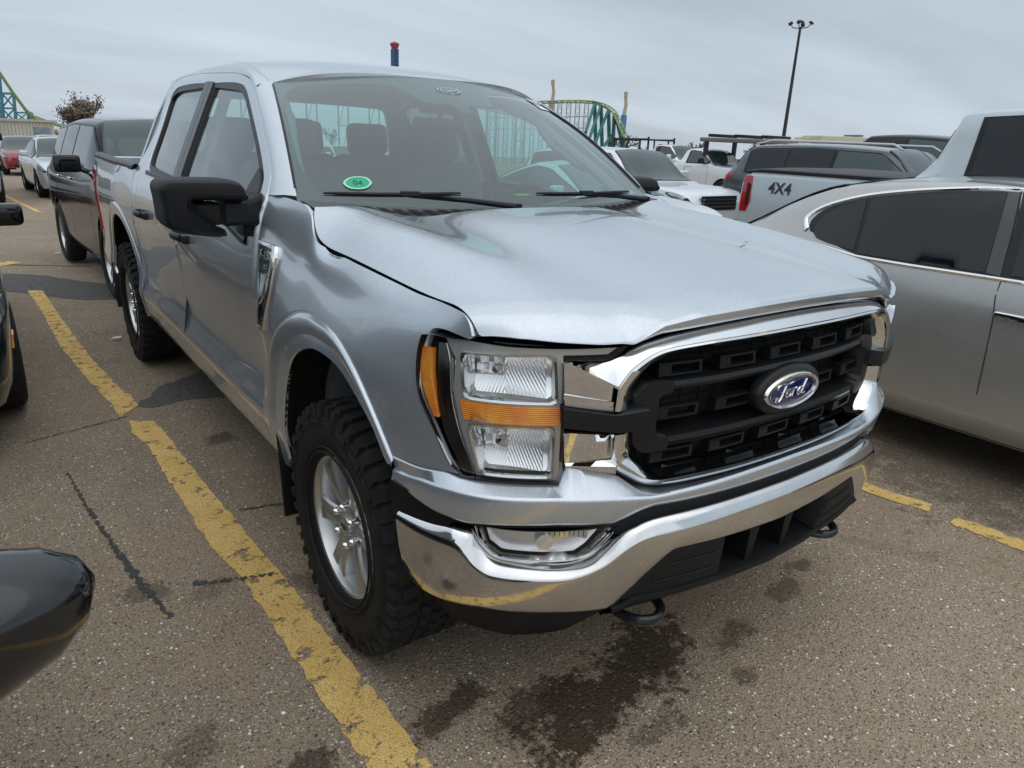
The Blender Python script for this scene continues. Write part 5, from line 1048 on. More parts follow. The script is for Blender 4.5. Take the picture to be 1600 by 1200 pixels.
# lower frame
cl_in = [(-.552, .970), (-.5515, .953), (-.546, .913), (-.518, .879), (-.452, .8265), (-.309, .8245), (-.15, .8245), (0, .824)]
cl_mid = [(-.613, .974), (-.612, .955), (-.604, .914), (-.557, .876), (-.492, .8385), (-.35, .8355), (-.15, .8345), (0, .834)]
cl_out = [(-.617, .976), (-.6165, .955), (-.612, .908), (-.600, .872), (-.56, .842), (-.50, .812), (-.42, .800), (-.30, .7975), (-.15, .795), (0, .794)]
ci, cm, co = [resample(smooth_loop(q, 6, False), nn) for q in (cl_in, cl_mid, cl_out)]
rows = [FG(ci, -.06), FG(ci, -.018), FG(ci*.5+cm*.5, .014), FG(cm, .022), FG(cm*.55+co*.45, .018), FG(co*.9+cm*.1, .0), FG(co, -.03)]
loft('grille_surround_lower', rows, CHROME, TRUCK, mirror=True, angle=38)
wu = SL('WING_up', 4); both('grille_wing', FG, [np.array([(-.7439, 1.150), (-.727, 1.153), (-.6725, 1.122), (-.6136, 1.087), (-.616, 1.03), (-.737, 1.050)])], CHROME, TRUCK, h=.03, off=.006, th=.03, hint=(0, -1, 0))
both('grille_wing_lip', FG, [np.array([(-.741, 1.078), (-.616, 1.055), (-.6165, 1.043), (-.741, 1.066)])], CHROME, TRUCK, h=.03, off=.013, th=.012, hint=(0, -1, 0))
qs = np.linspace(-.7276, -.598, 14)
for s in (1, -1):
    z1 = np.interp(qs, [-.7276, -.598], [.9035, .902]); z2 = np.interp(qs, [-.7276, -.66, -.598], [.893, .880, .864]); m = [FG(np.stack([s*qs, z], 1), o) for z, o in ((z1, .004), (z1*.6+z2*.4, .016), (z2+.003, .016), (z2, .008), (z2-.004, -.02))]
    loft('grille_wing_shelf', m, CHROME, TRUCK, angle=35, flip=(s > 0))
both('grille_wing', FG, [np.array([(-.7205, .980), (-.606, .968), (-.603, .908), (-.7276, .9035), (-.7344, .979)])], CHROME, TRUCK, h=.03, off=.006, th=.03, hint=(0, -1, 0))
# black arm joining lamp and grille
def slab(name, L, o0, o1, mat, parent=TRUCK, bev=.004, h=.04, sides=True):
    for s in (1, -1) if sides else (1,):
        Lq = np.array(L, float); Lq = mirror_uv(Lq) if s < 0 else Lq
        o = patch(name, FG, [Lq], mat, parent, h=h, off=o1, th=o1-o0, hint=(0, -1, 0))
    return o
slab('grille_arm', [(-.744, 1.049), (-.615, 1.027), (-.53, 1.034), (-.527, .985), (-.606, .983), (-.742, 1.003)], -.03, .030, BLACKS)
# ---- grille
GR = patch('grille', FG, [np.array([(-.565, .82), (-.565, 1.165), (.565, 1.165), (.565, .82)])], DARK, TRUCK, h=.06, off=-.115, th=0, hint=(0, -1, 0))
rod = MB()
for s in np.arange(-.54, .5401, .0685): 
    a, b = FG(np.array([[s, .82], [s, 1.165]]), -.095); rod.tube([a, b], .0028, 5)
for z in np.arange(.835, 1.16, .0285):
    q = np.linspace(-.555, .555, 30); rod.tube(FG(np.stack([q, np.full(30, z)], 1), -.100), .002, 4)
rod.build('grille_mesh', BLACK, GR)
def bar(pl, name, z0, z1, zc=None, o=-.015, back=-.09, umax=.50):
    q = np.linspace(-umax, umax, 70); e = np.clip((np.abs(q)-(umax-.05))/.05, 0, 1)
    rows = []
    for z, off in ((z1+.006, back), (z1, o-.012), (z1-.003, o-.004), ((z0+z1)/2, o), (z0+.003, o-.006), (z0, o-.014), (z0-.006, back)):
        rows.append(FG(np.stack([q, np.full(70, z)], 1), off))
    return loft(name, rows, BLACKS, pl, angle=30)
bar(GR, 'grille_bar', 1.059, 1.086); bar(GR, 'grille_bar', .904, .938)
# side uprights of the inner frame
for s in (1, -1):
    U = np.array([(-.548, 1.045), (-.536, 1.070), (-.505, 1.087), (-.44, 1.0855), (-.44, 1.060), (-.468, 1.052), (-.478, 1.04), (-.480, .955), (-.466, .942), (-.44, .936), (-.44, .904), (-.50, .900), (-.530, .915), (-.545, .95)]); U = mirror_uv(U) if s < 0 else U
    patch('grille_upright', FG, [smooth_loop([tuple(p) for p in U], 3)], BLACKS, GR, h=.03, off=-.012, th=.07, hint=(0, -1, 0))
# C-shaped clips
clip_w = .070
for z in (1.110, .996, .877):
    for s in (-.405, -.203, 0, .203, .405):
        if z == .996 and s == 0: continue
        m = MB()
        for (a0, a1, b0, b1) in ((-1, 1, .017, .0115), (-1, 1, -.0115, -.017), (.86, 1, .0115, -.0115)):
            q = np.linspace(s+a0*clip_w, s+a1*clip_w, 6)
            ro = [FG(np.stack([q, np.full(6, z+b0)], 1), o) for o in (-.055, -.030)]+[FG(np.stack([q, np.full(6, z+b1)], 1), o) for o in (-.030, -.055)]
            V = np.vstack(ro); F = [(i*6+j, i*6+j+1, ((i+1) % 4)*6+j+1, ((i+1) % 4)*6+j) for i in range(4) for j in range(5)]+[(0, 6, 12, 18), (5, 11, 17, 23)]; m.add(V, F)
        q = np.linspace(s-clip_w, s-clip_w*.45, 4); ro = [FG(np.stack([q, np.full(4, z+b)], 1), o) for b, o in ((.015, -.060), (.012, -.028), (-.012, -.028), (-.015, -.060))]
        V = np.vstack(ro); F = [(i*4+j, i*4+j+1, ((i+1) % 4)*4+j+1, ((i+1) % 4)*4+j) for i in range(4) for j in range(3)]+[(0, 4, 8, 12), (3, 7, 11, 15)]; m.add(V, F)
        m.build('grille_clip', BLACK, GR, smooth=False)
# lower slots
for s in (-.36, -.12, .12, .36):
    q = np.linspace(s-.06, s+.06, 6); V = np.vstack([FG(np.stack([q, np.full(6, z)], 1), o) for z, o in ((.848, -.02), (.842, -.045), (.832, -.045))]); loft('grille_slot', [V[:6], V[6:12], V[12:]], BLACKS, GR)
# ---- emblem
def oval(cx, cz, a, b, n=64): th = np.linspace(0, 2*np.pi, n, endpoint=False); return np.stack([cx+a*np.cos(th), cz+b*np.sin(th)], 1)
EP = lambda L, off: np.stack([L[:, 0], np.full(len(L), -.893)-off+.05*L[:, 0]**2, L[:, 1]], 1)
def oval_rows(specs): return [EP(oval(0, 1.005, a, b), o) for a, b, o in specs]
EM = loft('emblem', oval_rows([(.145, .074, -.02), (.145, .074, .004), (.139, .069, .012), (.122, .052, .016)]), BLACKS, TRUCK, closed=True, angle=50, flip=True)
loft('emblem_ring', oval_rows([(.124, .0535, .008), (.123, .0525, .021), (.1185, .0485, .0245), (.1100, .0415, .0225), (.1085, .040, .018)]), CHROME, EM, closed=True, angle=50, flip=True)
fo_ = loft('emblem_field', oval_rows([(.1092, .0405, .018), (.09, .033, .0205), (.05, .018, .0215), (.001, .0005, .022)]), BLUE, EM, closed=True, angle=60, flip=True)
th = np.linspace(0, 2*np.pi, 65); MB().tube([EP(np.array([[.1025*math.cos(t), 1.005+.0345*math.sin(t)]]), .0205)[0] for t in th], .0011, 5).build('emblem_pinstripe', CHROME, EM)
# the word Ford in a flowing hand
def stroke(pts, w, m, off=.0235, par=(0, 1.005)):
    P = smooth_loop([tuple(p) for p in pts], 6, False); n = len(P); W = np.interp(np.linspace(0, 1, n), np.linspace(0, 1, len(w)), w) if hasattr(w, '__len__') else np.full(n, w)
    t = np.gradient(P, axis=0); t /= np.linalg.norm(t, axis=1)[:, None]+1e-9; nn_ = np.stack([-t[:, 1], t[:, 0]], 1)
    V = []
    for k in range(n):
        for s_, o in ((-1, off-.002), (-.5, off+.0012), (.5, off+.0012), (1, off-.002)):
            q = P[k]+nn_[k]*W[k]*s_; V.append(EP(np.array([[q[0]+par[0], q[1]+par[1]]]), o)[0])
    F = [(k*4+j, k*4+j+1, (k+1)*4+j+1, (k+1)*4+j) for k in range(n-1) for j in range(3)]; m.add(V, F)
EMS = .001
def SC(L): return [(x*EMS, z*EMS) for x, z in L]
w = MB(); stroke(SC([(-76, 12), (-70, 22), (-52, 25), (-30, 22), (-8, 25), (0, 27)]), [.0012, .003, .0026, .003, .0035, .001], w); stroke(SC([(-36, 22), (-42, 8), (-50, -10), (-60, -22), (-72, -24), (-76, -16), (-68, -11)]), [.002, .0034, .0038, .003, .0022, .002, .001], w); stroke(SC([(-62, 2), (-46, 1), (-30, 3), (-24, 8)]), [.001, .002, .002, .001], w); w.build('emblem_letter_f', CHROME, EM, angle=60)
w = MB(); stroke(SC([(-14, 6), (-26, 2), (-30, -10), (-22, -16), (-12, -10), (-10, 0), (-16, 6), (-4, 3)]), [.002, .0028, .003, .0024, .0024, .0024, .0018, .001], w); w.build('emblem_letter_o', CHROME, EM, angle=60)
w = MB(); stroke(SC([(-4, 3), (2, 7), (0, -4), (-5, -16)]), [.001, .002, .003, .0026], w); stroke(SC([(-1, -6), (6, 5), (13, 8), (18, 4)]), [.001, .0018, .0028, .0026], w); w.build('emblem_letter_r', CHROME, EM, angle=60)
w = MB(); stroke(SC([(40, 5), (28, 3), (22, -8), (28, -16), (38, -10), (46, 4), (58, 26)]), [.0022, .0028, .003, .0022, .002, .0026, .003], w); stroke(SC([(58, 26), (50, 6), (46, -10), (50, -15), (57, -13)]), [.003, .0028, .0028, .002, .001], w); w.build('emblem_letter_d', CHROME, EM, angle=60)
# ---- bumper
ub = np.linspace(-1.243, 0, 130)
bh = [(-1.243, .690), (-1.216, .692), (-1.145, .696), (-1.07, .701), (-1.02, .703), (-1.003, .698), (-.985, .665), (-.955, .635), (-.925, .624), (-.84, .622), (-.735, .623), (-.665, .640), (-.605, .690), (-.575, .713), (-.53, .731), (-.48, .737), (-.40, .738), (-.2, .738), (0, .738)]
bi = [(-1.243, .677), (-1.19, .677), (-1.12, .677), (-1.078, .676), (-1.038, .674), (-1.017, .661), (-.982, .6225), (-.947, .602), (-.90, .599), (-.82, .603), (-.74, .607), (-.685, .6207), (-.636, .643), (-.596, .675), (-.554, .699), (-.515, .708), (-.4075, .7115), (-.2475, .7165), (0, .718)]
bj = [(-1.243, .480), (-1.216, .462), (-1.13, .459), (-1.05, .467), (-.96, .478), (-.83, .485), (-.72, .485), (-.616, .481), (-.589, .4905), (-.5476, .532), (-.497, .581), (-.4387, .624), (-.41, .631), (-.234, .6214), (-.05, .614), (0, .614)]
def resx(P): P = np.array(P); q = smooth_loop([tuple(p) for p in P], 5, False); return np.interp(ub, q[:, 0], q[:, 1])
zh, zi, zj = resx(bh)+.004, resx(bi), resx(bj)
def br(z, off): return FB(np.stack([ub, z], 1), off)
dip = np.interp(ub, [-1.05, -1.0, -.62, -.56], [0, 1, 1, 0])
oh = -.022-.022*dip-.016*np.clip((-1.0-ub)/.12, 0, 1)
rows = [br(zh-.010, oh-.06), br(zh, oh), br(zh*.97+zi*.03, oh+.006), br(zh*.55+zi*.45, oh*.30), br(zi+.0015, -.002), br(zi-.003, .0015), br(zi*.9+zj*.1, .003), br(zi*.5+zj*.5, .002), br(zj+.012, -.008), br(zj+.003, -.012), br(zj, -.018), br(zj-.002, -.05)]
loft('bumper', rows, CHROME_DIRTY, TRUCK, mirror=True, angle=62)
for s in (1, -1):    # end return
    e = np.array([r[0] for r in rows[1:-1]]); e[:, 0] *= s; e2 = e.copy(); e2[:, 0] *= .94; e2[:, 1] += .01
    loft('bumper_end', [e, e2], CHROME_DIRTY, TRUCK, flip=(s > 0))
# fog lamps
for sg in (-1, 1):
    m = (lambda L: np.asarray(L)) if sg < 0 else mirror_uv
    fo1 = [(-1.0, .712, 1), (-.596, .722, 1), (-.612, .69), (-.664, .640), (-.735, .625), (-.92, .620), (-.96, .632), (-.985, .662)]
    FL = patch('fog_lamp', FB, [m(smooth_loop(fo1, 4))], CHROME_S, TRUCK, h=.04, off=-.085, th=-.04, hint=(sg*.5, -1, 0))
    fi = [(-.985, .714, 1), (-.615, .724, 1), (-.672, .656, 1), (-.705, .634, 1), (-.925, .630, 1), (-.965, .652, 1)]
    patch('fog_reflector', FB, [m(np.array([p[:2] for p in fi]))], REFL, FL, h=.02, off=-.075, th=0, hint=(sg*.5, -1, 0))
    mm = MB()
    for k in range(9):
        u0 = -.80+.014*k; a = FB(m(np.array([[u0, .700-.0006*(k-4)**2*1.0], [u0+.011, .700-.0006*(k-4)**2], [u0+.011, .716], [u0, .716]])), -.055); mm.prism([tuple(p) for p in a], (0, .012, 0))
    mm.build('fog_facets', CHROME_S, FL, smooth=False)
    cbc = FB(m(np.array([[-.80, .683]])), -.06)[0]; MB().lathe([(.001, -.01), (.022, -.008), (.024, .0), (.024, .02)], n=20, M=Matrix.Translation(cbc) @ Matrix.Rotation(R_(60 if sg < 0 else 120), 4, 'Z')).build('fog_projector', REFL, FL)
    patch('fog_lens', FB, [m(np.array([p[:2] for p in fi]))], GL_LENS, FL, h=.04, off=-.040, th=.02, hint=(sg*.5, -1, 0))
# lower valance
uv_ = np.linspace(-.60, 0, 50)
vj = np.interp(uv_, [p[0] for p in bj], [p[1] for p in bj]); vl = np.interp(uv_, [-.62, -.575, -.5365, -.38, -.2423, -.20, 0], [.483, .488, .506, .499, .496, .489, .482]); vk = np.interp(uv_, [-.62, -.573, -.49, -.363, -.174, 0], [.425, .43, .436, .435, .425, .415])
bv = lambda z, o: FB(np.stack([uv_, z], 1), o)
loft('lower_valance', [bv(vl+.004, -.13), bv(vl+.004, -.016), bv(vl, -.006), bv(vl-.006, -.004), bv(vl-.02, -.012), bv(vk+.015, -.045), bv(vk, -.055), bv(vk-.004, -.20)], BLACK, TRUCK, mirror=True, angle=50)
loft('valance_back', [bv(vj+.01, -.12), bv(vl-.01, -.12)], DARK, TRUCK, mirror=True)
for s in (1, -1):
    m = (lambda L: np.asarray(L)) if s > 0 else mirror_uv
    pan = smooth_loop([(-.572, .505, 1), (-.4435, .622, 1), (-.415, .628), (-.242, .6195, 1), (-.236, .500, 1), (-.39, .504)], 5)
    VP = patch('valance_panel', FB, [m(pan)], BLACK, TRUCK, h=.04, off=-.012, th=.10, hint=(0, -1, 0))
    for L in ([(-.43, .5905), (-.255, .5855)], [(-.485, .543), (-.262, .537)]):
        q = resample(np.array(L), 10); p = FB(m(q), -.011); MB().tube([tuple(a) for a in p], .0028, 6).build('panel_rib', BLACK, VP)
for s in (-.085, .085):
    a = [FB(np.array([[s-.022, .61], [s+.022, .61], [s+.012, .49], [s-.012, .49]]), -.03)]; MB().prism([tuple(p) for p in a[0]], (0, .08, .0)).build('valance_divider', BLACK, TRUCK, smooth=False)
MB().box((0, -.83, .62), (.9, .02, .12)).build('air_intake_back', DARK, TRUCK)
# air dam below the bumper corners
ud = np.linspace(-1.20, -.55, 40); bd = lambda z, o: FB(np.stack([ud, z+0*ud], 1), o)
kz = np.interp(ud, [-1.2, -1.12, -.9, -.7, -.55], [.36, .335, .335, .36, .42])
for s in (1, -1):
    rr_ = [bd(.50, -.06), bd(.44, -.055), bd(kz+.02, -.075), bd(kz, -.10), bd(kz, -.18)]
    for r in rr_: r[:, 0] *= s
    loft('air_dam', rr_, BLACK, TRUCK, angle=50, flip=(s < 0))
# tow hooks
for s in (-1, 1):
    t = MB(); pts = []
    for k in range(15):
        a = math.pi*(k/14); pts.append((s*(.43+.0)+.068*math.cos(math.pi-a)*1.0, -.80-.085*math.sin(a), .405+0*a))
    t.tube([(pts[0][0], -.70, .415)]+pts+[(pts[-1][0], -.70, .415)], .0145, 10); t.build('tow_hook', GLOSS_STEEL, TRUCK)
# ---- roof, rear of cab
nu = 61; uu = np.linspace(-1, 1, nu)
rows = [RF(np.stack([uu, np.full(nu, v)], 1)) for v in (np.linspace(0, 1, 50)**1.25)]
fl = rows[0].copy(); fl[:, 2] -= .015; fl[:, 1] += .004
# side fall of the roof to the cab side
ROOF = loft('roof', [fl]+rows, SILVER, TRUCK, angle=40)
for sg in (-1, 1):
    nv = 40; vv = np.linspace(0.0, 1, nv)
    edge = RF(np.stack([np.full(nv, float(sg)), vv], 1)); ysd = edge[:, 1]
    zt = np.interp(ysd, [1.235, 1.24, 1.34, 1.45, 1.62, 1.99, 2.3, 2.6, 2.84, 2.97], [1.797, 1.797, 1.840, 1.862, 1.878, 1.893, 1.900, 1.899, 1.890, 1.865])
    low = D_of(sg)(np.stack([ysd, level(DS_, ysd, zt-.001)], 1))
    m1 = edge*.5+low*.5; m1[:, 2] += .007; m1[:, 0] += sg*.004; m0 = edge*.84+low*.16; m0[:, 2] += .003
    loft('roof_rail', [edge, edge*.95+low*.05-[0, 0, .004], m0, m1, edge*.2+low*.8+[sg*.003, 0, .004], low], SILVER, TRUCK, angle=35, flip=(sg < 0))
rearx = [(-.70, 1.86), (-.83, 1.62), (-.915, 1.40), (-.95, 1.25), (-.95, .50)]
V = [(x, 3.0+.05*(1-(z-1.2)/.6) if z > 1.2 else 3.06, z) for x, z in rearx]; 
cabr = [(-.66, 2.99, 1.885), (-.80, 3.01, 1.66), (-.90, 3.04, 1.42), (-.955, 3.07, 1.30), (-.955, 3.08, .45), (.955, 3.08, .45), (.955, 3.07, 1.30), (.90, 3.04, 1.42), (.80, 3.01, 1.66), (.66, 2.99, 1.885)]
# rear wall with a window opening
def RW(uv): uv = np.atleast_2d(uv); return np.stack([uv[:, 0], 3.085-.09*np.clip((uv[:, 1]-1.25)/.65, 0, 1)-.02*np.abs(uv[:, 0])**3, uv[:, 1]], 1)
rwl = np.array([(-.955, .45), (-.955, 1.30), (-.915, 1.42), (-.815, 1.66), (-.70, 1.875), (-.3, 1.90), (.3, 1.90), (.70, 1.875), (.815, 1.66), (.915, 1.42), (.955, 1.30), (.955, .45)])
rwh = smooth_loop([(-.74, 1.42), (-.69, 1.75), (-.60, 1.79), (0, 1.80), (.60, 1.79), (.69, 1.75), (.74, 1.42), (.66, 1.385), (0, 1.38), (-.66, 1.385)], 4)
patch('cab_back', RW, [rwl, rwh], SILVER, TRUCK, h=.12, th=.03, hint=(0, 1, 0))
patch('rear_window', RW, [rwh], GL_REAR, TRUCK, h=.2, off=-.01, th=0, hint=(0, 1, 0))
# ---- windscreen, frit, cowl
n = 41
FR = SL('W_frit', 4)
ws_out = np.vstack([np.stack([np.linspace(-1, 1, 30), np.full(30, -.03)], 1), np.stack([np.full(20, 1.0), np.linspace(0, 1.0, 20)], 1)[1:], np.stack([np.linspace(1, -1, 30), np.full(30, 1.01)], 1)[1:], np.stack([np.full(20, -1.0), np.linspace(1.0, 0, 20)], 1)[1:-1]])
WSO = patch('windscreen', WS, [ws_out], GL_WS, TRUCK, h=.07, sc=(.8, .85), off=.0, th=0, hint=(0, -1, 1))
frit = [(-.968, .66), (-.955, .83), (-.915, .905), (-.84, .932), (-.68, .935), (-.50, .925), (-.36, .90), (-.29, .83), (-.235, .735), (-.06, .725), (-.035, .655), (.035, .655), (.06, .725), (.235, .735), (.29, .83), (.36, .90), (.50, .925), (.68, .935), (.84, .932), (.915, .905), (.955, .83), (.968, .66), (.972, .42), (.965, .22), (.935, .10), (.90, .022), (.5, .012), (0, .01), (-.5, .012), (-.90, .022), (-.935, .10), (-.965, .22), (-.972, .42)]
patch('windscreen_frit', WS, [ws_out, smooth_loop(frit, 4)], FRIT, WSO, h=.07, sc=(.8, .85), off=-.004, th=0, hint=(0, -1, 1))
st = SL('W_sticker', 5); patch('round_sticker', WS, [st], GREEN_ST, WSO, h=.03, sc=(.8, .85), off=.003, th=.0, hint=(0, -1, 1))
c = st.mean(0); st2 = c+(st-c)*.82; 
patch('sticker_border', WS, [st, st2], MINT, WSO, h=.03, sc=(.8, .85), off=.0045, th=0, hint=(0, -1, 1))
lb = np.array([(.775, .955), (.935, .985), (.97, .845), (.80, .815)]); LBL = patch('paper_label', WS, [lb], PAPER, WSO, h=.03, sc=(.8, .85), off=.003, th=0, hint=(0, -1, 1))
# flat lettering helper on a parametric surface
def text_on(s, f, org, du, dv, size, mat, parent, name, off=.005, hint=(0, -1, 1), bold=0.0, depth=0.0):
    cu = bpy.data.curves.new('t', 'FONT'); cu.body = s; cu.size = 1; cu.align_x = 'CENTER'; cu.align_y = 'CENTER'; cu.offset = bold; cu.resolution_u = 3
    o = bpy.data.objects.new('t', cu); COL.objects.link(o); bpy.context.view_layer.update(); me = bpy.data.meshes.new_from_object(o)
    P = np.array([v.co[:2] for v in me.vertices]); F = [tuple(p.vertices) for p in me.polygons]; bpy.data.objects.remove(o); bpy.data.curves.remove(cu)
    q = np.array(org)+P[:, :1]*np.array(du)*size+P[:, 1:2]*np.array(dv)*size; N = normals(f, q); X = f(q); h_ = np.array(hint, float)
    N *= np.sign((N@h_))[:, None]; X = X+N*off
    if depth: 
        k = len(X); X2 = np.vstack([X, X-N*depth]); me2 = [f_ for f_ in F]; E = {}
        for f_ in F:
            for a, b in zip(f_, f_[1:]+f_[:1]): E[(a, b)] = E.get((a, b), 0)+1
        F = F+[(a, b, b+k, a+k) for (a, b) in E if (b, a) not in E]; X = X2
    bpy.data.meshes.remove(me)
    return mesh_obj(name, X, F, mat, parent, False)
text_on('957885', WS, (.872, .905), (-1/.75, .05), (0, -1/.80), .060, INK, WSO, 'label_number', off=.005)
text_on('04', WS, (c[0], c[1]), (1/.85, 0), (0, 1/.85), .034, simple('dark_green_ink', (.01, .12, .07), .6), WSO, 'sticker_writing', off=.0052)
lg = oval(.0, .862, .085, .032, 48); patch('windscreen_logo', WS, [lg, np.array([0, .862])+(lg-[0, .862])*.9], LOGOW, WSO, h=.05, sc=(.8, .85), off=.003, th=0, hint=(0, -1, 1))
text_on('Ford', WS, (0, .862), (1/.78, 0), (.25, 1/.85), .055, LOGOW, WSO, 'windscreen_logo_word', off=.004)
# sensor housing behind the glass
MB().box((0, 1.02, 1.775), (.20, .12, .06), rx=R_(-30), bev=.02).build('sensor_housing', BLACK, TRUCK)
MB().tube([(0, 1.03, 1.76), (0, 1.05, 1.70)], .012, 8).box((0, 1.06, 1.675), (.25, .03, .065), bev=.012).build('rear_view_mirror', BLACKS, TRUCK)
# wiper tray
q = np.linspace(-1, 1, 60); base = WS(np.stack([q*.99, np.full(60, -.01)], 1)); hr = HD(np.stack([np.linspace(-.985, .985, 60), np.full(60, 1.0)], 1))
rows = [base+[0, -.002, -.002], base*.75+hr*.25-[0, 0, .004], base*.3+hr*.7-[0, 0, .010], hr+[0, .004, -.014], hr+[0, -.03, -.07]]
COWL = loft('wiper_tray', rows, COWLM, TRUCK, angle=50)
for a, b in ((-.80, -.18), (-.12, .05), (.12, .80)):
    k = int((b-a)/.058)
    for i in range(k):
        t0 = a+(b-a)*i/k; t1 = t0+.040
        def cp(t, w): i0 = (t+1)/2*59; A = np.array([np.interp(i0, range(60), rows[1][:, j]) for j in range(3)]); B_ = np.array([np.interp(i0, range(60), rows[2][:, j]) for j in range(3)]); return tuple(A*(1-w)+B_*w+[0, -.001, .0035])
        sk = .03
        mesh_obj('vent_slot', [cp(t0, .1), cp(t1, .1), cp(t1+sk, .9), cp(t0+sk, .9)], [(0, 3, 2, 1)], DARK, COWL, False)
# wipers
for s, (piv, tip, mid) in enumerate((((-.06, .335, 1.385), (-.79, .485, 1.408), (-.50, .40, 1.412)), ((.74, .43, 1.395), (.02, .335, 1.412), (.30, .36, 1.412)))):
    piv, tip, mid = Vector(piv), Vector(tip), Vector(mid)
    W = MB(); W.tube([piv, piv.lerp(mid, .5)+Vector((0, -.01, .012)), mid+Vector((0, -.004, .014))], [.013, .010, .007], 8)
    W.tube([piv+Vector((0, 0, -.04)), piv+Vector((0, 0, .012))], .017, 12); WA = W.build('wiper', BLACKS, TRUCK)
    d = (tip-mid); e0 = mid-d*(.62 if s == 0 else .95)
    B2 = MB(); a, b = (tip, e0)
    for z0, r in ((.004, .0065), (-.004, .003)): B2.tube([a.lerp(b, t)+Vector((0, -.01+.0*t, z0+.02-.004*math.sin(t*3.14))) for t in np.linspace(0, 1, 10)], [r*.6]+[r]*8+[r*.6], 6)
    B2.box(mid+Vector((0, -.01, .022)), (.07, .02, .018), bev=.004, rz=math.atan2(d.y, d.x)); B2.build('wiper_blade', BLACKS, WA)
# ---- mirrors
def mirror(sg):
    cx = lambda x: sg*x
    m = MB()
    # head built as a C: upper bar, outer block, lower bar
    def rb(x0, x1, y0, y1, z0, z1, bev): return ((cx((x0+x1)/2), (y0+y1)/2, (z0+z1)/2), (abs(x1-x0), y1-y0, z1-z0), bev)
    # outline in the x-z plane, lofted in y with rounding
    out = [(1.285, 1.405), (1.288, 1.44), (1.272, 1.462, 0), (1.235, 1.468), (1.09, 1.467), (1.045, 1.462), (1.024, 1.447), (1.012, 1.42), (1.016, 1.396, 1), (1.19, 1.400, 1), (1.196, 1.39), (1.194, 1.33), (1.185, 1.312, 1), (1.095, 1.305, 1), (1.092, 1.288), (1.115, 1.277), (1.20, 1.288), (1.255, 1.303), (1.278, 1.33)]
    L = smooth_loop(out, 4); c = np.array([1.2, 1.375])
    rows = []
    for y, k in ((.575, .0), (.565, .80), (.57, .90), (.585, .965), (.61, .995), (.66, 1.0), (.745, .985), (.76, .96)):
        if k == 0: continue
        P = L.copy(); cc = np.array([1.235, 1.385]); 
        # inset towards medial line
        n_ = np.stack([np.gradient(L[:, 1]), -np.gradient(L[:, 0])], 1); n_ /= np.linalg.norm(n_, axis=1)[:, None]+1e-9
        P = L+n_*(1-k)*.10*np.sign(np.dot(n_[0], cc-L[0]))
        rows.append(np.stack([cx(P[:, 0]), np.full(len(P), y)+.02*(1.285-P[:, 0]), P[:, 1]], 1))
    V = np.vstack(rows); nL = len(L); F = [(i*nL+j, i*nL+(j+1) % nL, (i+1)*nL+(j+1) % nL, (i+1)*nL+j) for i in range(len(rows)-1) for j in range(nL)]
    F.append(tuple(range(nL))); k0 = (len(rows)-1)*nL; F.append(tuple(range(k0, k0+nL))[::-1])
    bm = bmesh.new(); vs = [bm.verts.new(v) for v in V]; bm.verts.ensure_lookup_table()
    for f_ in F: bm.faces.new([vs[i] for i in f_])
    bmesh.ops.triangulate(bm, faces=[f_ for f_ in bm.faces if len(f_.verts) > 4]); bmesh.ops.recalc_face_normals(bm, faces=bm.faces)
    me = bpy.data.meshes.new('wing_mirror'); bm.to_mesh(me); bm.free(); me.materials.append(BLACK); me.polygons.foreach_set('use_smooth', [True]*len(me.polygons)); me.set_sharp_from_angle(angle=R_(38))
    M = link(bpy.data.objects.new('wing_mirror', me), TRUCK)
    MB().box((cx(1.143), .672, 1.352), (.098, .10, .074), bev=.012).build('mirror_inset', BLACK, M)
    # arm to the door
    a = MB(); rows = []
    for x, y0, y1, z0, z1 in ((1.082, .615, .735, 1.310, 1.398), (1.00, .635, .78, 1.312, 1.396), (.955, .68, .86, 1.300, 1.400), (.915, .73, .93, 1.285, 1.410)):
        r = .012; P = [(y0+r, z1), (y0, z1-r), (y0, z0+r), (y0+r, z0), (y1, z0), (y1, z1)]; rows.append([(cx(x), y, z) for y, z in P])
    V = [p for r in rows for p in r]; n6 = 6; F = [(i*n6+j, i*n6+(j+1) % n6, (i+1)*n6+(j+1) % n6, (i+1)*n6+j) for i in range(3) for j in range(n6)]+[tuple(range(6)), tuple(range(18, 24))]
    a.add(V, F); a.build('mirror_arm', BLACK, M, angle=25)
    MB().box((cx(.975), .76, 1.285), (.05, .10, .05), bev=.012).build('mirror_foot', BLACK, M)
    gp = MB(); gp.box((cx(1.24), .764, 1.38), (.075, .006, .15), bev=.003); gp.build('mirror_glass', CHROME, M)
    if sg > 0:      # folded back against the door
        pv = Vector((.99, .80, 0)); M.matrix_local = Matrix.Translation(pv) @ Matrix.Rotation(R_(84), 4, 'Z') @ Matrix.Translation(-pv)
mirror(-1); mirror(1)
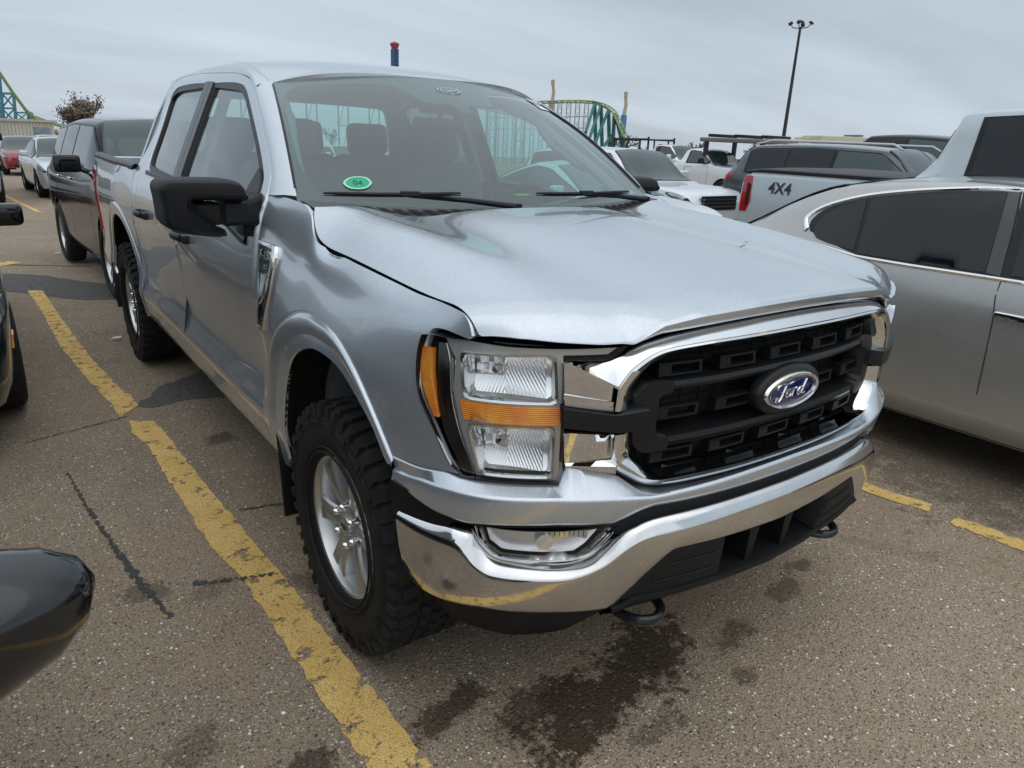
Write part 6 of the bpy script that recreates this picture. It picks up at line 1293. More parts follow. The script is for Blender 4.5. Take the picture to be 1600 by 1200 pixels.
# ---- door handles, vents
for sg in (-1, 1):
    for yc in (1.80, 2.76):
        f = S_of(sg); z = 1.125 if yc < 2 else 1.13
        x0 = float(f(np.array([[yc, level(SD_, [yc], [z], 11)[0]]]))[0, 0]); h = MB()
        pts = [(x0+sg*.004, yc-.115, z), (x0+sg*.030, yc-.10, z+.003), (x0+sg*.040, yc-.03, z+.004), (x0+sg*.040, yc+.03, z+.003), (x0+sg*.030, yc+.08, z), (x0+sg*.004, yc+.095, z)]
        V = []; F = []; n8 = 10
        for i, p in enumerate(pts):
            for k in range(n8): th = 2*math.pi*k/n8; V.append((p[0]+sg*.011*math.cos(th), p[1], p[2]+.019*math.sin(th)))
        for i in range(len(pts)-1):
            for k in range(n8): F.append((i*n8+k, i*n8+(k+1) % n8, (i+1)*n8+(k+1) % n8, (i+1)*n8+k))
        h.add(V, F); h.box((x0+sg*.012, yc-.125, z), (.034, .05, .040), bev=.010); h.build('door_handle', BLACKS, TRUCK)
    # fender vent badge
    f = S_of(sg); vl_ = [(.655, 1.247, 1), (.53, 1.240, 1), (.522, 1.21), (.535, 1.09), (.575, .955, 1), (.645, .948, 1), (.612, 1.05), (.64, 1.155)]
    VB = patch('fender_vent', f, [yz_loop(SD_, vl_, 11)], GLOSSB, TRUCK, h=.03, sc=(1, .09), off=.010, th=.012, hint=(sg, 0, 0))
    cr = [(.66, 1.252, 1), (.523, 1.247, 1), (.512, 1.21), (.524, 1.09), (.562, .945, 1), (.65, .938, 1), (.643, .951, 1), (.578, .957, 1), (.543, 1.09), (.532, 1.205), (.54, 1.235, 1), (.655, 1.242, 1)]
    patch('vent_chrome_edge', f, [yz_loop(SD_, cr, 11)], CHROME, VB, h=.02, sc=(1, .09), off=.016, th=.018, hint=(sg, 0, 0))
    g = [(.600, 1.145, 1), (.562, 1.15, 1), (.566, 1.07), (.60, 1.035, 1)]
    patch('vent_chrome_insert', f, [yz_loop(SD_, g, 11)], CHROME, VB, h=.02, sc=(1, .09), off=.016, th=.012, hint=(sg, 0, 0))
    fyz = lambda uv, sg=sg: S_of(sg)(np.stack([np.atleast_2d(uv)[:, 0], level(SD_, np.atleast_2d(uv)[:, 0], np.atleast_2d(uv)[:, 1], 11)], 1))
    text_on('F-150', fyz, (.588, 1.208), (sg*1.0, 0), (0, 1.0), .042, CHROME, VB, 'model_badge', off=.014, hint=(sg, 0, 0), bold=.02)
    text_on('XLT', fyz, (.575, 1.170), (sg*1.0, 0), (0, 1.0), .022, LOGOW, VB, 'trim_badge', off=.013, hint=(sg, 0, 0))
    # mud flaps
    MB().box((sg*.90, .505, .43), (.19, .012, .40), bev=.006, rx=R_(-6)).build('mud_flap', BLACKS, TRUCK)
    MB().box((sg*.90, 4.20, .45), (.20, .012, .34), bev=.006, rx=R_(-6)).build('mud_flap', BLACKS, TRUCK)
# ---- wheels
def tyre_mesh(name, r=.42, w=.285, rb=.236, parent=None, lugs=True):
    h = w/2
    prof = [(rb, -h+.030), (rb+.004, -h+.020), (rb+.02, -h+.010), (r*.72, -h-.002), (r*.80, -h-.006), (r*.88, -h-.001), (r*.935, -h+.012), (r*.965, -h+.028), (r*.972, -h+.06), (r*.974, 0), (r*.972, h-.06), (r*.965, h-.028), (r*.935, h-.012), (r*.85, h), (r*.72, h-.002), (rb, h-.03)]
    m = MB(); m.lathe(prof, n=72)
    for rr in (.60, .64, .83):
        m.lathe([(r*rr, -h-.001), (r*rr+.002, -h-.0065), (r*rr+.005, -h-.0065), (r*rr+.007, -h-.001)], n=72)
    t = m.build(name, RUBBER, parent, angle=60)
    if lugs:
        m = MB(); N = 44
        def blk(th0, th1, x0, x1, r0, r1, sk=0.0):
            V = []
            for rr, e in ((r0, 0), (r1, .004)):
                for (th, x, s_) in ((th0+e/r, x0+e, 0), (th1-e/r, x0+e, 0), (th1-e/r, x1-e, 1), (th0+e/r, x1-e, 1)):
                    tt = th+sk*s_; V.append((x, rr*math.cos(tt), rr*math.sin(tt)))
            m.add(V, [(0, 1, 2, 3), (7, 6, 5, 4), (0, 4, 5, 1), (1, 5, 6, 2), (2, 6, 7, 3), (3, 7, 4, 0)])
        for k in range(N):
            a = 2*math.pi*k/N; p = 2*math.pi/N
            for s in (-1, 1):
                o = 0 if k % 2 else .012
                x0, x1 = (-h+.012+o, -h+.082) if s < 0 else (h-.082, h-.012-o)
                blk(a, a+p*.66, x0, x1, r*.95, r*1.0, .02*s)
                # sidewall biters
                xs = (-h-.006+o*.3, -h+.02+o) if s < 0 else (h-.02-o, h+.006-o*.3)
                blk(a+p*.04, a+p*.60, xs[0], xs[1], r*(.90 if k % 2 else .865), r*.978)
                if k % 2: blk(a+p*.15, a+p*.28, -h-.009 if s < 0 else h+.002, -h-.002 if s < 0 else h+.009, r*.80, r*.90); blk(a+p*.55, a+p*.66, -h-.009 if s < 0 else h+.002, -h-.002 if s < 0 else h+.009, r*.81, r*.88)
                blk(a+p*.3, a+p*.95, *( (-h+.090, -h+.128) if s < 0 else (h-.128, h-.090)), r*.95, r*.998, -.05*s)
            blk(a+p*.1, a+p*.72, -.010, .030, r*.95, r*.998, .06)
        tr = m.build('tyre_tread', RUBBER, t, smooth=False); tr['kind'] = 'stuff'
    return t
def spoke_wheel(parent, name='wheel', r_t=.42, w=.285, nsp=6, phase=-6, r_r=.241, lugs=True, mat=None, simple_=False):
    mat = mat or RIM; m = MB(); h = w/2; xf = -h+.022
    m.lathe([(r_r-.004, xf+.022), (r_r, xf+.012), (r_r+.001, xf+.002), (r_r-.004, xf-.003), (r_r-.012, xf), (r_r-.017, xf+.012), (r_r-.022, xf+.05), (r_r-.034, xf+.09), (r_r-.038, h-.03)], n=64)
    rf = r_r-.016
    for k in range(nsp):
        a = R_(phase)+2*math.pi*k/nsp
        def P(rad, t, x): return (x, rad*math.cos(a)-t*math.sin(a), rad*math.sin(a)+t*math.cos(a))
        ws_ = 1.0 if nsp == 6 else 5.4/nsp
        st = [(a0, b0*ws_, c0*ws_, d0) for a0, b0, c0, d0 in ((.052, .025, .027, xf+.030), (.095, .031, .037, xf+.020), (.145, .036, .045, xf+.013), (min(.195, rf-.02), .043, .054, xf+.011), (rf+.006, .056, .070, xf+.016))]
        V = []
        for rad, wi, wo, x in st:
            V += [P(rad, -wo, x+.055), P(rad, -wi-.003, x+.008), P(rad, -wi+.004, x), P(rad, -.010, x+.001), P(rad, 0, x+.006), P(rad, .010, x+.001), P(rad, wi-.004, x), P(rad, wi+.003, x+.008), P(rad, wo, x+.055)]
        F = [(i*9+j, i*9+j+1, (i+1)*9+j+1, (i+1)*9+j) for i in range(len(st)-1) for j in range(8)]; m.add(V, F)
    m.lathe([(.001, xf+.024), (.052, xf+.024), (.062, xf+.028), (.086, xf+.034), (.094, xf+.05), (.096, xf+.09)], n=40)
    W = m.build(name, mat, parent, angle=28)
    m = MB(); m.lathe([(.09, xf+.085), (r_r-.03, xf+.085)], n=40); m.lathe([(.0, xf+.10), (.17, xf+.10), (.175, xf+.12)], n=40); m.build('brake_disc', RIMD, W)
    m = MB(); m.lathe([(.001, xf+.004), (.022, xf+.005), (.034, xf+.009), (.037, xf+.016), (.037, xf+.03)], n=32); cp_ = m.build('centre_cap', mat, W)
    if not simple_:
        m = MB(); m.lathe([(.001, xf+.003), (.012, xf+.0035)], n=20); V = [(x, y*1.9, z*.85) for x, y, z in m.V]; m.V = V; m.build('cap_oval', CAPRED, W)
        for k in range(6):
            a = R_(phase+30)+2*math.pi*k/6; y, z = .0675*math.cos(a), .0675*math.sin(a)
            m = MB(); m.lathe([(.001, xf-.004), (.007, xf-.003), (.0115, xf+.003), (.0125, xf+.012), (.0125, xf+.03)], (0, y, z), n=12); m.build('lug_nut', CHROME, W); 
            m = MB(); m.lathe([(.0165, xf+.0245), (.0165, xf+.0275)], (0, y, z), n=12)
    tyre_mesh('tyre', r_t, w, r_r-.006, W, lugs); return W
W0 = spoke_wheel(TRUCK); W0.location = (-.842, 0, .415); W0.rotation_euler = (0, 0, R_(0))
def copy_part(o, parent, loc, rot):
    c = o.copy(); COL.objects.link(c); c.parent = parent; c.location = loc; c.rotation_euler = rot
    for ch in o.children:
        d = ch.copy(); COL.objects.link(d); d.parent = c
        for g in ch.children: e = g.copy(); COL.objects.link(e); e.parent = d
    return c
for loc, rot in (((-.842, 3.683, .415), (R_(25), 0, 0)), ((.842, 0, .415), (R_(12), 0, math.pi)), ((.842, 3.683, .415), (R_(40), 0, math.pi))): copy_part(W0, TRUCK, loc, rot)
# ---- underbody and engine bay
MB().box((0, 2.2, .56), (1.1, 5.4, .22)).box((0, 1.9, .56), (1.86, 2.5, .12)).box((0, -.15, .85), (1.15, 1.2, .62)).build('underbody', DARK, TRUCK, smooth=False)
MB().tube([(-.72, 3.683, .41), (.72, 3.683, .41)], .05, 12).tube([(-.7, 0, .40), (.7, 0, .40)], .035, 10).build('axle', DARK, TRUCK)
MB().box((0, 4.0, .80), (1.60, 1.75, .04)).box((0, 3.12, 1.05), (1.6, .03, .5)).build('bed_floor', BLACK, TRUCK, smooth=False)
TG = MB().box((0, 4.91, 1.08), (1.72, .06, .56), bev=.012).build('tailgate', SILVER, TRUCK)
MB().box((0, 4.98, .62), (1.8, .16, .2), bev=.02).build('rear_bumper', CHROME, TRUCK)
# ---- cabin
CAB = MB(); CAB.box((0, 1.9, .66), (1.74, 2.3, .10)).box((0, .50, 1.0), (1.66, .30, .62)); CAB.build('cabin_floor', INTERIOR, TRUCK, smooth=False)
q = np.linspace(-1, 1, 30); rows = []
for v, dz, dy in ((.0, -.012, .02), (.06, -.025, .06), (.10, -.045, .16), (.10, -.075, .26), (.05, -.15, .32), (.0, -.35, .33)):
    p = WS(np.stack([q*.98, np.full(30, 0.0)], 1)); p[:, 1] = p[:, 1]+dy+.35*v*4*(1-abs(q)**2)*.3; p[:, 2] += dz+.012*np.exp(-((q-.42)/.22)**2)*(1 if dy < .3 else 0)*3; rows.append(p)
loft('dashboard', rows, INTERIOR, TRUCK, angle=50)
SW = MB(); c0 = Vector((.40, .98, 1.26)); ax = Vector((0, -.85, -.50)).normalized(); e1 = Vector((1, 0, 0)); e2 = ax.cross(e1).normalized(); pts = [c0+(e1*math.cos(t)+e2*math.sin(t))*.185 for t in np.linspace(0, 2*math.pi, 33)]
SW.tube(pts, .016, 10, False)
for t in (0, math.pi, math.pi*1.5): SW.tube([c0, c0+(e1*math.cos(t)+e2*math.sin(t))*.18], .014, 6)
SW.tube([c0-ax*.01, c0+ax*.25], [.06, .03], 14); SW.build('steering_wheel', BLACKS, TRUCK)
def seat(x, y, w=.54, front=True):
    s = MB(); s.box((x, y, .93), (w, .52, .16), bev=.05); s.box((x, y+.30, 1.20), (w*.96, .16, .58), bev=.06, rx=R_(-14)); S1 = s.build('seat', SEATM, TRUCK, angle=60)
    h = MB(); h.box((x, y+.40, 1.585), (.27, .12, .20), bev=.05, rx=R_(-8)); h.build('headrest', SEATM, S1, angle=60)
    p = MB(); p.tube([(x-.06, y+.385, 1.44), (x-.06, y+.40, 1.54)], .006, 6); p.tube([(x+.06, y+.385, 1.44), (x+.06, y+.40, 1.54)], .006, 6); p.build('headrest_post', CHROME, S1)
seat(-.42, 1.42); seat(.42, 1.42); seat(-.45, 2.38, .56); seat(.0, 2.40, .40); seat(.45, 2.38, .56)
MB().box((0, 1.35, .95), (.24, .6, .24), bev=.04).build('centre_console', INTERIOR, TRUCK)
MB().box((0, 2.12, 1.825), (1.16, 1.5, .02), bev=.008).build('headliner', LINER, TRUCK)
for sg in (-1, 1):
    MB().box((sg*.895, 1.9, .98), (.03, 2.1, .50)).build('door_card', INTERIOR, TRUCK, smooth=False)
    MB().box((sg*.745, 1.985, 1.60), (.03, .10, .50), ry=sg*R_(-22)).build('pillar_inner', LINER, TRUCK)
    MB().tube([(sg*.80, .66, 1.40), (sg*.66, 1.19, 1.725), (sg*.62, 1.42, 1.79)], [.03, .025, .02], 8).build('pillar_cover', LINER, TRUCK)
for sg in (-1, 1):
    MB().tube([(sg*.775, .86, 1.50), (sg*.725, .90, 1.52), (sg*.68, 1.05, 1.60), (sg*.655, 1.14, 1.68), (sg*.675, 1.17, 1.73)], [.02, .02, .018, .02, .02], 8).build('grab_handle', LINER, TRUCK)
note = MB().box((.17, .62, 1.405), (.075, .03, .003), rz=.1).build('yellow_note', YELLOW_NOTE, TRUCK); 
# ================================================================ other vehicles
_wheel_cache = {}
soft = lambda v: np.where(v > 4.2, 4.2+.7*np.tanh((v-4.2)/.7), v)
def small_wheel(parent, loc, rot, r=.35, w=.235, kind='alloy', mat=None):
    key = (r, w, kind)
    if key not in _wheel_cache:
        o = spoke_wheel(parent, 'wheel', r, w, {'alloy': 10, 'five': 5, 'six': 6}[kind], 0, r*.66, lugs=False, mat=mat or RIM, simple_=True); o.location = loc; o.rotation_euler = rot; _wheel_cache[key] = o; return o
    return copy_part(_wheel_cache[key], parent, loc, rot)
def make_car(label, loc, rz, col, L=4.85, W=1.86, H=1.46, kind='sedan', group=None, name='parked_car', cat='car', mat=None, belt=.92, hood=.98, glassm=None, wheel=.335, mirrorm=None, trim=None, wsb=None, detail=True, front=True, wb=None, rooflen=None, lamp=None, priv=None, wkind='alloy', yr=None, dkz=None, tumble=None, wins=True):
    T = thing(name, label, cat, loc, rz, group); T.rotation_euler[0] = 0 if loc[1] < 3.6 else -.026 if loc[1] < 9 else -.016; mat = mat or paint('paint_'+'_'.join('%02d' % int(c*99) for c in col), col, .35, .35)
    S, f, d = car_surf(L, W, H, kind, belt, hood, wheel, wsb, wb, rooflen, yr, dkz, tumble); hw, sill, ax0, ax1, pk, y_w0, y_w1, y_r0, y_r1, zb, dk, cy, cz = (d[k] for k in 'hw sill ax0 ax1 pk y_w0 y_w1 y_r0 y_r1 zb dk cy cz'.split())
    ra = wheel+.055
    def arch(a, s):       # arch polyline on side s, from front to rear, in (u, w)
        th = np.linspace(math.pi, 0, 15); yy = a+ra*np.cos(th); zz = np.maximum(wheel+ra*np.sin(th)*1.0, 0)
        vv = level(S, yy, zz, 11); vv[0] = vv[-1] = 0; return [(y, s*(10-v)) for y, v in zip(yy, vv)]
    loop = [(0, 10)]+[q for a in (ax0, ax1) for q in arch(a, 1)]+[(L, 10), (L, -10)]+[q for a in (ax1, ax0) for q in arch(a, -1)[::-1]]+[(0, -10)]
    body = patch('body', f, [np.array(loop)], mat, T, h=.13, sc=(1, .16), th=.02, hint=(0, 0, 1)) ; 
    # end caps
    for u, nm, fl in ((0, 'front_panel', False), (L, 'rear_panel', True)):
        r = f(np.array([(u, w) for w in np.linspace(10, -10, 41)])); c = r.mean(0); V = list(r)+[c-[0, 0, .1]]; n = len(r); F = [(i, (i+1) % n, n) for i in range(n)]
        mesh_obj(nm, V, [q[::-1] if fl else q for q in F], mat, body, True, angle=50)
    # wheels, dark underside
    m = MB(); m.box((0, L/2, sill+.12), (W*.80, L*.92, .12))
    for a in (ax0, ax1): m.box((0, a, sill+.25), (W*.62, ra*2.2, .30))
    m.build('underside', DARK, T, smooth=False)
    for a in (ax0, ax1):
        for s in (-1, 1):
            mm = MB(); th = np.linspace(-.3, math.pi+.3, 14); V = []
            for x in (s*hw*.97, s*hw*.55): V += [(x, a+(ra+.02)*math.cos(t), wheel+(ra+.02)*math.sin(t)) for t in th]
            mm.add(V, [(i, i+1, i+15, i+14) for i in range(13)]+[tuple(range(14, 28))]); mm.build('wheel_arch', DARK, T, smooth=False)
            small_wheel(T, (s*(hw-.115), a, wheel), (R_(17*a), 0, 0 if s < 0 else math.pi), wheel, .225 if not pk else .27, wkind)
    g = glassm or GL_CAR; gp_ = priv or GL_CARP
    hint = (0, -1, 1)
    e = .045
    # windscreen and rear glass in (u, w)
    u0, u1 = y_w0+.06, y_w1-.03; wsl = smooth_loop([(u0, -4.0, 1), (u1-.06, -2.42), (u1-.02, -2.15, 1), (u1-.01, 0), (u1-.02, 2.15, 1), (u1-.06, 2.42), (u0, 4.0, 1), (u0-.03, 0)], 4)
    P_ = lambda nm, lp, mt, off=.0095, th=.006, par=T, h=.08, hi=(0, 0, 1): patch(nm, f, [np.array(lp)], mt, par, h=h, sc=(1, .16), off=off, th=th, hint=hi)
    P_('windscreen_border', np.array(wsl)*[1, 1.045]+np.where(np.array(wsl)[:, :1] > (u0+u1)/2, [[.018, 0]], [[-.02, 0]]), FRIT, .005, .010, h=.08, hi=(0, -1, 1))
    P_('windscreen', wsl, g, hi=(0, -1, 1))
    v0, v1 = y_r0+.05, y_r1-(.10 if kind != 'pickup' else .03); P_('rear_window', smooth_loop([(v0, -2.3, 1), (v1, -3.7, 1), (v1+.02, 0), (v1, 3.7, 1), (v0, 2.3, 1), (v0-.01, 0)], 4), gp_, hi=(0, 1, 1))
    # side windows
    zt = lambda y: float(np.interp(y, cy, cz))
    def zwin_top(y): return zt(y)-.105
    def zwin_bot(y): return zb+.045+.03*y/L
    mid = y_w1+(y_r0-y_w1)*(.30 if kind != 'suv' else .22)+.25
    ya, yb = y_w0+.30, (y_r1-.42 if kind == 'sedan' else y_r0-.20 if pk else y_r0+.02)
    divs = {'sedan': [ya, mid, mid+.86, yb], 'suv': [ya, mid, mid+.88, yb], 'pickup': [ya, mid, yb]}[kind]
    win = []
    for s in (-1, 1) if wins else ():
        yy = np.linspace(ya-.02, yb+.01, 22); q = np.array([(y, max(zwin_bot(y)+.02, zwin_top(y)+.022)) for y in yy]+[(y, zwin_bot(y)-.012) for y in yy[::-1]]); vv = level(S, q[:, 0], q[:, 1], 11); P_('window_surround', [(y, s*(10-v)) for (y, _), v in zip(q, vv)], BLACKS, .006, .012, h=.07, hi=(s, 0, 0))
        for i, (a, b) in enumerate(zip(divs[:-1], divs[1:])):
            a2, b2 = a+.03, b-.035; n = 9; yy = np.linspace(a2, b2, n)
            top = [(y, max(zwin_bot(y)+.012, min(zwin_top(y), zwin_bot(y)+(H-.10-zwin_bot(y))*min(1.0, 1.0)))) for y in yy]; bot = [(y, zwin_bot(y)) for y in yy[::-1]]
            q = np.array(top+bot); vv = level(S, q[:, 0], q[:, 1], 11); lp = [(y, s*(10-v)) for (y, _), v in zip(q, vv)]
            P_('side_window', lp, g if i == 0 and kind != 'sedanp' else gp_, hi=(s, 0, 0))
        # trim line, door gaps
        yy = np.linspace(ya, yb, 16); q0 = level(S, yy, [zwin_bot(y)-.012 for y in yy], 11); q1 = level(S, yy, [zwin_bot(y)-.03 for y in yy], 11)
        if wins: P_('belt_trim', [(y, s*(10-v)) for y, v in zip(yy, q0)]+[(y, s*(10-v)) for y, v in zip(yy[::-1], q1[::-1])], trim or BLACKS, .006, .006, T, .2, (s, 0, 0))
        if detail and wins:
            for yd in ([ya-.02]+divs[1:3] if not pk else [ya-.02, mid, yb+.03]):
                zz = np.linspace(sill+.16, zwin_bot(yd)-.03, 10)
                if yd > ax1-ra-.05: zz = zz[zz > wheel+math.sqrt(max(0, (ra+.05)**2-min(ra+.05, abs(yd-ax1))**2))]
                if len(zz) < 2: continue
                vv = level(S, np.full(len(zz), yd), zz, 11); lp = [(yd-.004, s*(10-v)) for v in vv]+[(yd+.004, s*(10-v)) for v in vv[::-1]]; P_('door_gap', lp, DARK, .0015, 0, T, .3, (s, 0, 0))
            for yd in (divs[1]-.18, divs[2]-.20 if not pk else divs[2]-.14):
                p = f(np.array([[yd, s*(10-level(S, [yd], [zb-.06], 11)[0])]]))[0]
                if abs(p[2]-zb+.06) < .04: MB().box((p[0]+s*.012, yd, p[2]), (.03, .19, .028), bev=.01).build('door_handle', trim or mat, T)
    # mirrors
    for s in (-1, 1):
        p = f(np.array([[y_w0+.48, s*5]]))[0]; m = MB(); big = 1.25 if pk or kind == 'suv' else 1.0
        m.box((p[0]+s*.13*big, p[1], zb+.12), (.20*big, .12, .14*big), bev=.045); m.tube([(p[0]-s*.02, p[1], zb+.04), (p[0]+s*.08, p[1], zb+.08)], .03, 6); m.build('wing_mirror', mirrorm or mat, T)
    # lamps and grille
    if front:
        for s in (-1, 1):
            zl = .70 if kind == 'sedan' else .86 if kind == 'suv' else .98
            pts = [(.03, zl-.05), (.10, zl-.06), (.30, zl-.01), (.46, zl+.07), (.44, zl+.09), (.24, zl+.075), (.06, zl+.045)]
            q = np.array(pts); vv = level(S, q[:, 0], q[:, 1], 11); vv = soft(vv); HL_ = P_('headlight', [(y, s*(10-v)) for (y, _), v in zip(q, vv)], BLACKS, .005, .006, T, .06, (s, -1, 0)); lp = np.array([(y, s*(10-v)) for (y, _), v in zip(q, vv)]); cc = lp.mean(0); patch('lamp_glass', f, [cc+(lp-cc)*.78], lamp or LAMPG, HL_, h=.06, sc=(1, .16), off=.009, th=.004, hint=(s, -1, 0))
        zc = .60 if kind == 'sedan' else .78 if kind == 'suv' else .88
        gr = MB(); gr.box((0, .0, zc), (W*.50, .05, .20 if kind == 'sedan' else .24 if kind == 'suv' else .34), bev=.012); G_ = gr.build('grille', BLACKS, T)
        for k in range(3): MB().box((0, -.028, zc-.06+.06*k), (W*.49, .015, .022)).build('grille_bar', CHROME, G_, smooth=False)
        MB().box((0, .03, sill+.14), (W*.62, .08, .10), bev=.02).build('lower_intake', BLACKS, T)
    for s in (-1, 1):
        zl = dk-.16 if kind == 'sedan' else zb-.06 if kind == 'suv' else zb-.25
        pts = [(L-.02, zl-.08), (L-.02, zl+.08), (L-.16, zl+.09), (L-.30, zl+.06), (L-.28, zl+.02), (L-.14, zl-.06)] if not pk else [(L-.02, zl-.16), (L-.02, zl+.18), (L-.12, zl+.18), (L-.14, zl-.05), (L-.10, zl-.16)]
        q = np.array(pts); vv = soft(level(S, q[:, 0], q[:, 1], 11)); P_('tail_light', [(y, s*(10-v)) for (y, _), v in zip(q, vv)], RED_LENS, .006, .006, T, .08, (s, 1, 0))
    T['_tmp'] = 0; del T['_tmp']
    return T, f, S, P_
GL_CAR = simple('car_glass', (.035, .058, .058), .03, 0, spec=.7); GL_CARP = simple('tinted_car_glass', (.010, .012, .014), .03, 0, spec=.45)
LAMPG = simple('headlamp_glass', (.50, .52, .54), .08, .6, coat=1.0)
ANG = R_(2.4)
def rowpos(cx, yfront): return (cx-.042*yfront, yfront, gz(yfront+2))
def place(kind, cx, yf, col, label, rz=ANG, **k): return make_car(label, (cx, yf, gz(yf)), rz, col, kind=kind, **k)
# right hand neighbour
SEDR = place('sedan', 3.22, -2.95, (.42, .41, .385), 'champagne silver sedan with chrome window frames right of the silver pickup', rz=0, L=5.1, W=1.90, H=1.54, belt=1.035, hood=1.06, trim=CHROME, wheel=.35, yr=(3.48, 4.42), dkz=1.04, wins=False,  mat=paint('champagne_paint', (.40, .395, .375), .6, .33, dust=.2))
zT, zF, zS, zP = SEDR
def zz(key): return np.array([p[:2] for p in TR[key]])
for s in (-1, 1):
    q = lambda L, s=s: np.array(L, float)*[1, -s]
    hs = (s, 0, 0)
    zP('window_surround', q(smooth_loop(TR['Z_win'], 3)), BLACKS, .003, .006, zT, .1, hs)
    zP('quarter_glass', q(smooth_loop(TR['Z_quarter'], 3)), GL_CARP, .007, .006, zT, .1, hs); zP('side_window', q(smooth_loop(TR['Z_glass'], 3)), GL_CARP, .007, .006, zT, .1, hs)
    zP('pillar_trim', q(smooth_loop(TR['Z_pillar'], 1)), PILLAR, .009, .006, zT, .2, hs)
    fw = [(2.44, -4.84, 1), (2.525, -3.00, 1), (2.2, -2.95), (1.95, -3.1), (1.62, -3.9), (1.42, -4.72, 1), (2.0, -4.80)]; zP('window_surround', q(smooth_loop(fw, 3)), BLACKS, .003, .006, zT, .1, hs)
    fg2 = [(2.40, -4.78, 1), (2.48, -3.12, 1), (2.2, -3.07), (1.98, -3.2), (1.68, -3.9), (1.52, -4.68, 1), (2.0, -4.74)]; zP('side_window', q(smooth_loop(fg2, 3)), GL_CARP, .007, .006, zT, .1, hs)
    A1 = np.vstack([zz('Z_chrome_o'), [(2.2, -2.70), (1.9, -2.88), (1.6, -3.6), (1.36, -4.78)]]); A1 = smooth_loop([tuple(p) for p in A1], 3, False)
    c_ = np.array([2.5, -4.2]); 
    for nm, L_, o_ in (('window_chrome', A1, (.004, .011, .011, .004)),):
        t_ = np.gradient(L_, axis=0)*[1, .16]; t_ /= np.linalg.norm(t_, axis=1)[:, None]; nn2 = np.stack([-t_[:, 1], t_[:, 0]/.16*1], 1); nn2[:, 1] = t_[:, 0]/.16; sgn = np.sign(((c_-L_)*nn2).sum(1).mean())
        rr2 = []
        for k_, o in zip((0, .006, .018, .024), o_): p = q(L_+nn2*k_*sgn); N2 = normals(zF, p); N2 *= np.sign((N2@np.array([s, 0, .3])))[:, None]; rr2.append(zF(p)+N2*o)
        loft(nm, rr2, CHROME, zT, angle=40)
    bt = np.vstack([[(3.62, -4.62)], zz('Z_chrome_b0')+[0, 0], [(1.34, -4.83)]]); bb = np.vstack([[(3.63, -4.72)], zz('Z_chrome_b1'), [(1.33, -4.92)]])
    bt, bb = resample(bt, 30), resample(bb, 30); rr2 = []
    for L_, o in ((bt, .003), (bt*.8+bb*.2, .012), (bt*.3+bb*.7, .013), (bb, .003)): p = q(L_); N2 = normals(zF, p); N2 *= np.sign((N2@np.array([s, 0, .1])))[:, None]; rr2.append(zF(p)+N2*o)
    loft('belt_chrome', rr2, CHROME, zT, angle=40)
    sm2 = zz('Z_seam'); g1 = sm2.copy(); g1[:, 0] += .0045; zP('door_gap', q(np.vstack([sm2, g1[::-1]])), DARK, .0025, 0, zT, .3, hs)
    p = zF(q([(2.30, -6.44)]))[0]; MB().box((p[0]+s*.028, p[1], p[2]), (.026, .21, .036), bev=.012).box((p[0]+s*.01, p[1]-.085, p[2]), (.04, .03, .03), bev=.008).box((p[0]+s*.01, p[1]+.085, p[2]), (.04, .03, .03), bev=.008).build('door_handle', zT.children[0].data.materials[0], zT)
    ss_ = np.array([(y, -9.86) for y in np.linspace(1.4, 3.4, 12)]); rr2 = [zF(q(ss_+[0, dv2]))+[s*o, 0, dz] for dv2, o, dz in ((.0, .001, .006), (0, .004, 0), (0.04, .0, -.006))]; loft('sill_gap', rr2[:1]+rr2[2:], DARK, zT)
# pale blue grey pickup with bed cover
PK, pf_, pS, pP = place('pickup', 5.55, -3.05, (.47, .52, .54), 'pale blue grey crew cab pickup with black bed cover and 4x4 lettering', rz=0, name='pickup_truck', L=5.88, W=2.0, H=2.06, belt=1.44, hood=1.36, wheel=.41, wb=3.68, wkind='six', mat=paint('pale_blue_grey_paint', (.47, .53, .555), .1, .4), rooflen=4.0, tumble=.80)
pP('lamp_dark_insert', [(5.80, -(10-v)) for v in level(pS, [5.80]*2, [1.09, 1.31], 11)]+[(5.76, -(10-v)) for v in level(pS, [5.76]*2, [1.29, 1.10], 11)], BLACKS, .012, .004, PK, .1, (-1, 0, 0))
_fz = lambda uv: pf_(np.stack([np.atleast_2d(uv)[:, 0], -(10-level(pS, np.atleast_2d(uv)[:, 0], np.atleast_2d(uv)[:, 1], 11))], 1))
text_on('4X4', _fz, (5.42, 1.27), (-1.0, 0), (0, 1.0), .15, simple('badge_dark', (.04, .045, .05), .25, .6), PK, 'drive_badge', off=.006, hint=(-1, 0, 0), bold=.02)
tc = [(4.28, 4.9), (5.86, 4.9), (5.86, -4.9), (4.28, -4.9)]; pP('bed_cover', tc, simple('black_bed_cover', (.018, .018, .020), .55), .03, .035, PK, .2, (0, 0, 1))
place('sedan', 5.75, 4.3, (.70, .72, .74), 'small white sedan mostly hidden between the silver pickup and the white suv', L=4.5, W=1.76, H=1.43)
SF = place('suv', 8.75, 6.4, (.74, .76, .78), 'white suv with slim angular headlamps facing right of the windscreen', L=4.7, W=1.88, H=1.69, belt=1.07, hood=1.10, wheel=.35)
JP = place('suv', .22, 5.25, (.006, .006, .007), 'glossy black three row suv parked behind the left side of the silver pickup', L=4.92, W=1.95, H=1.80, belt=1.17, hood=1.20, wheel=.39, trim=CHROME, mirrorm=GLOSSB, mat=simple('suv_black_paint', (.006, .0065, .008), .10, 0, spec=.22), wkind='five', wb=2.97)
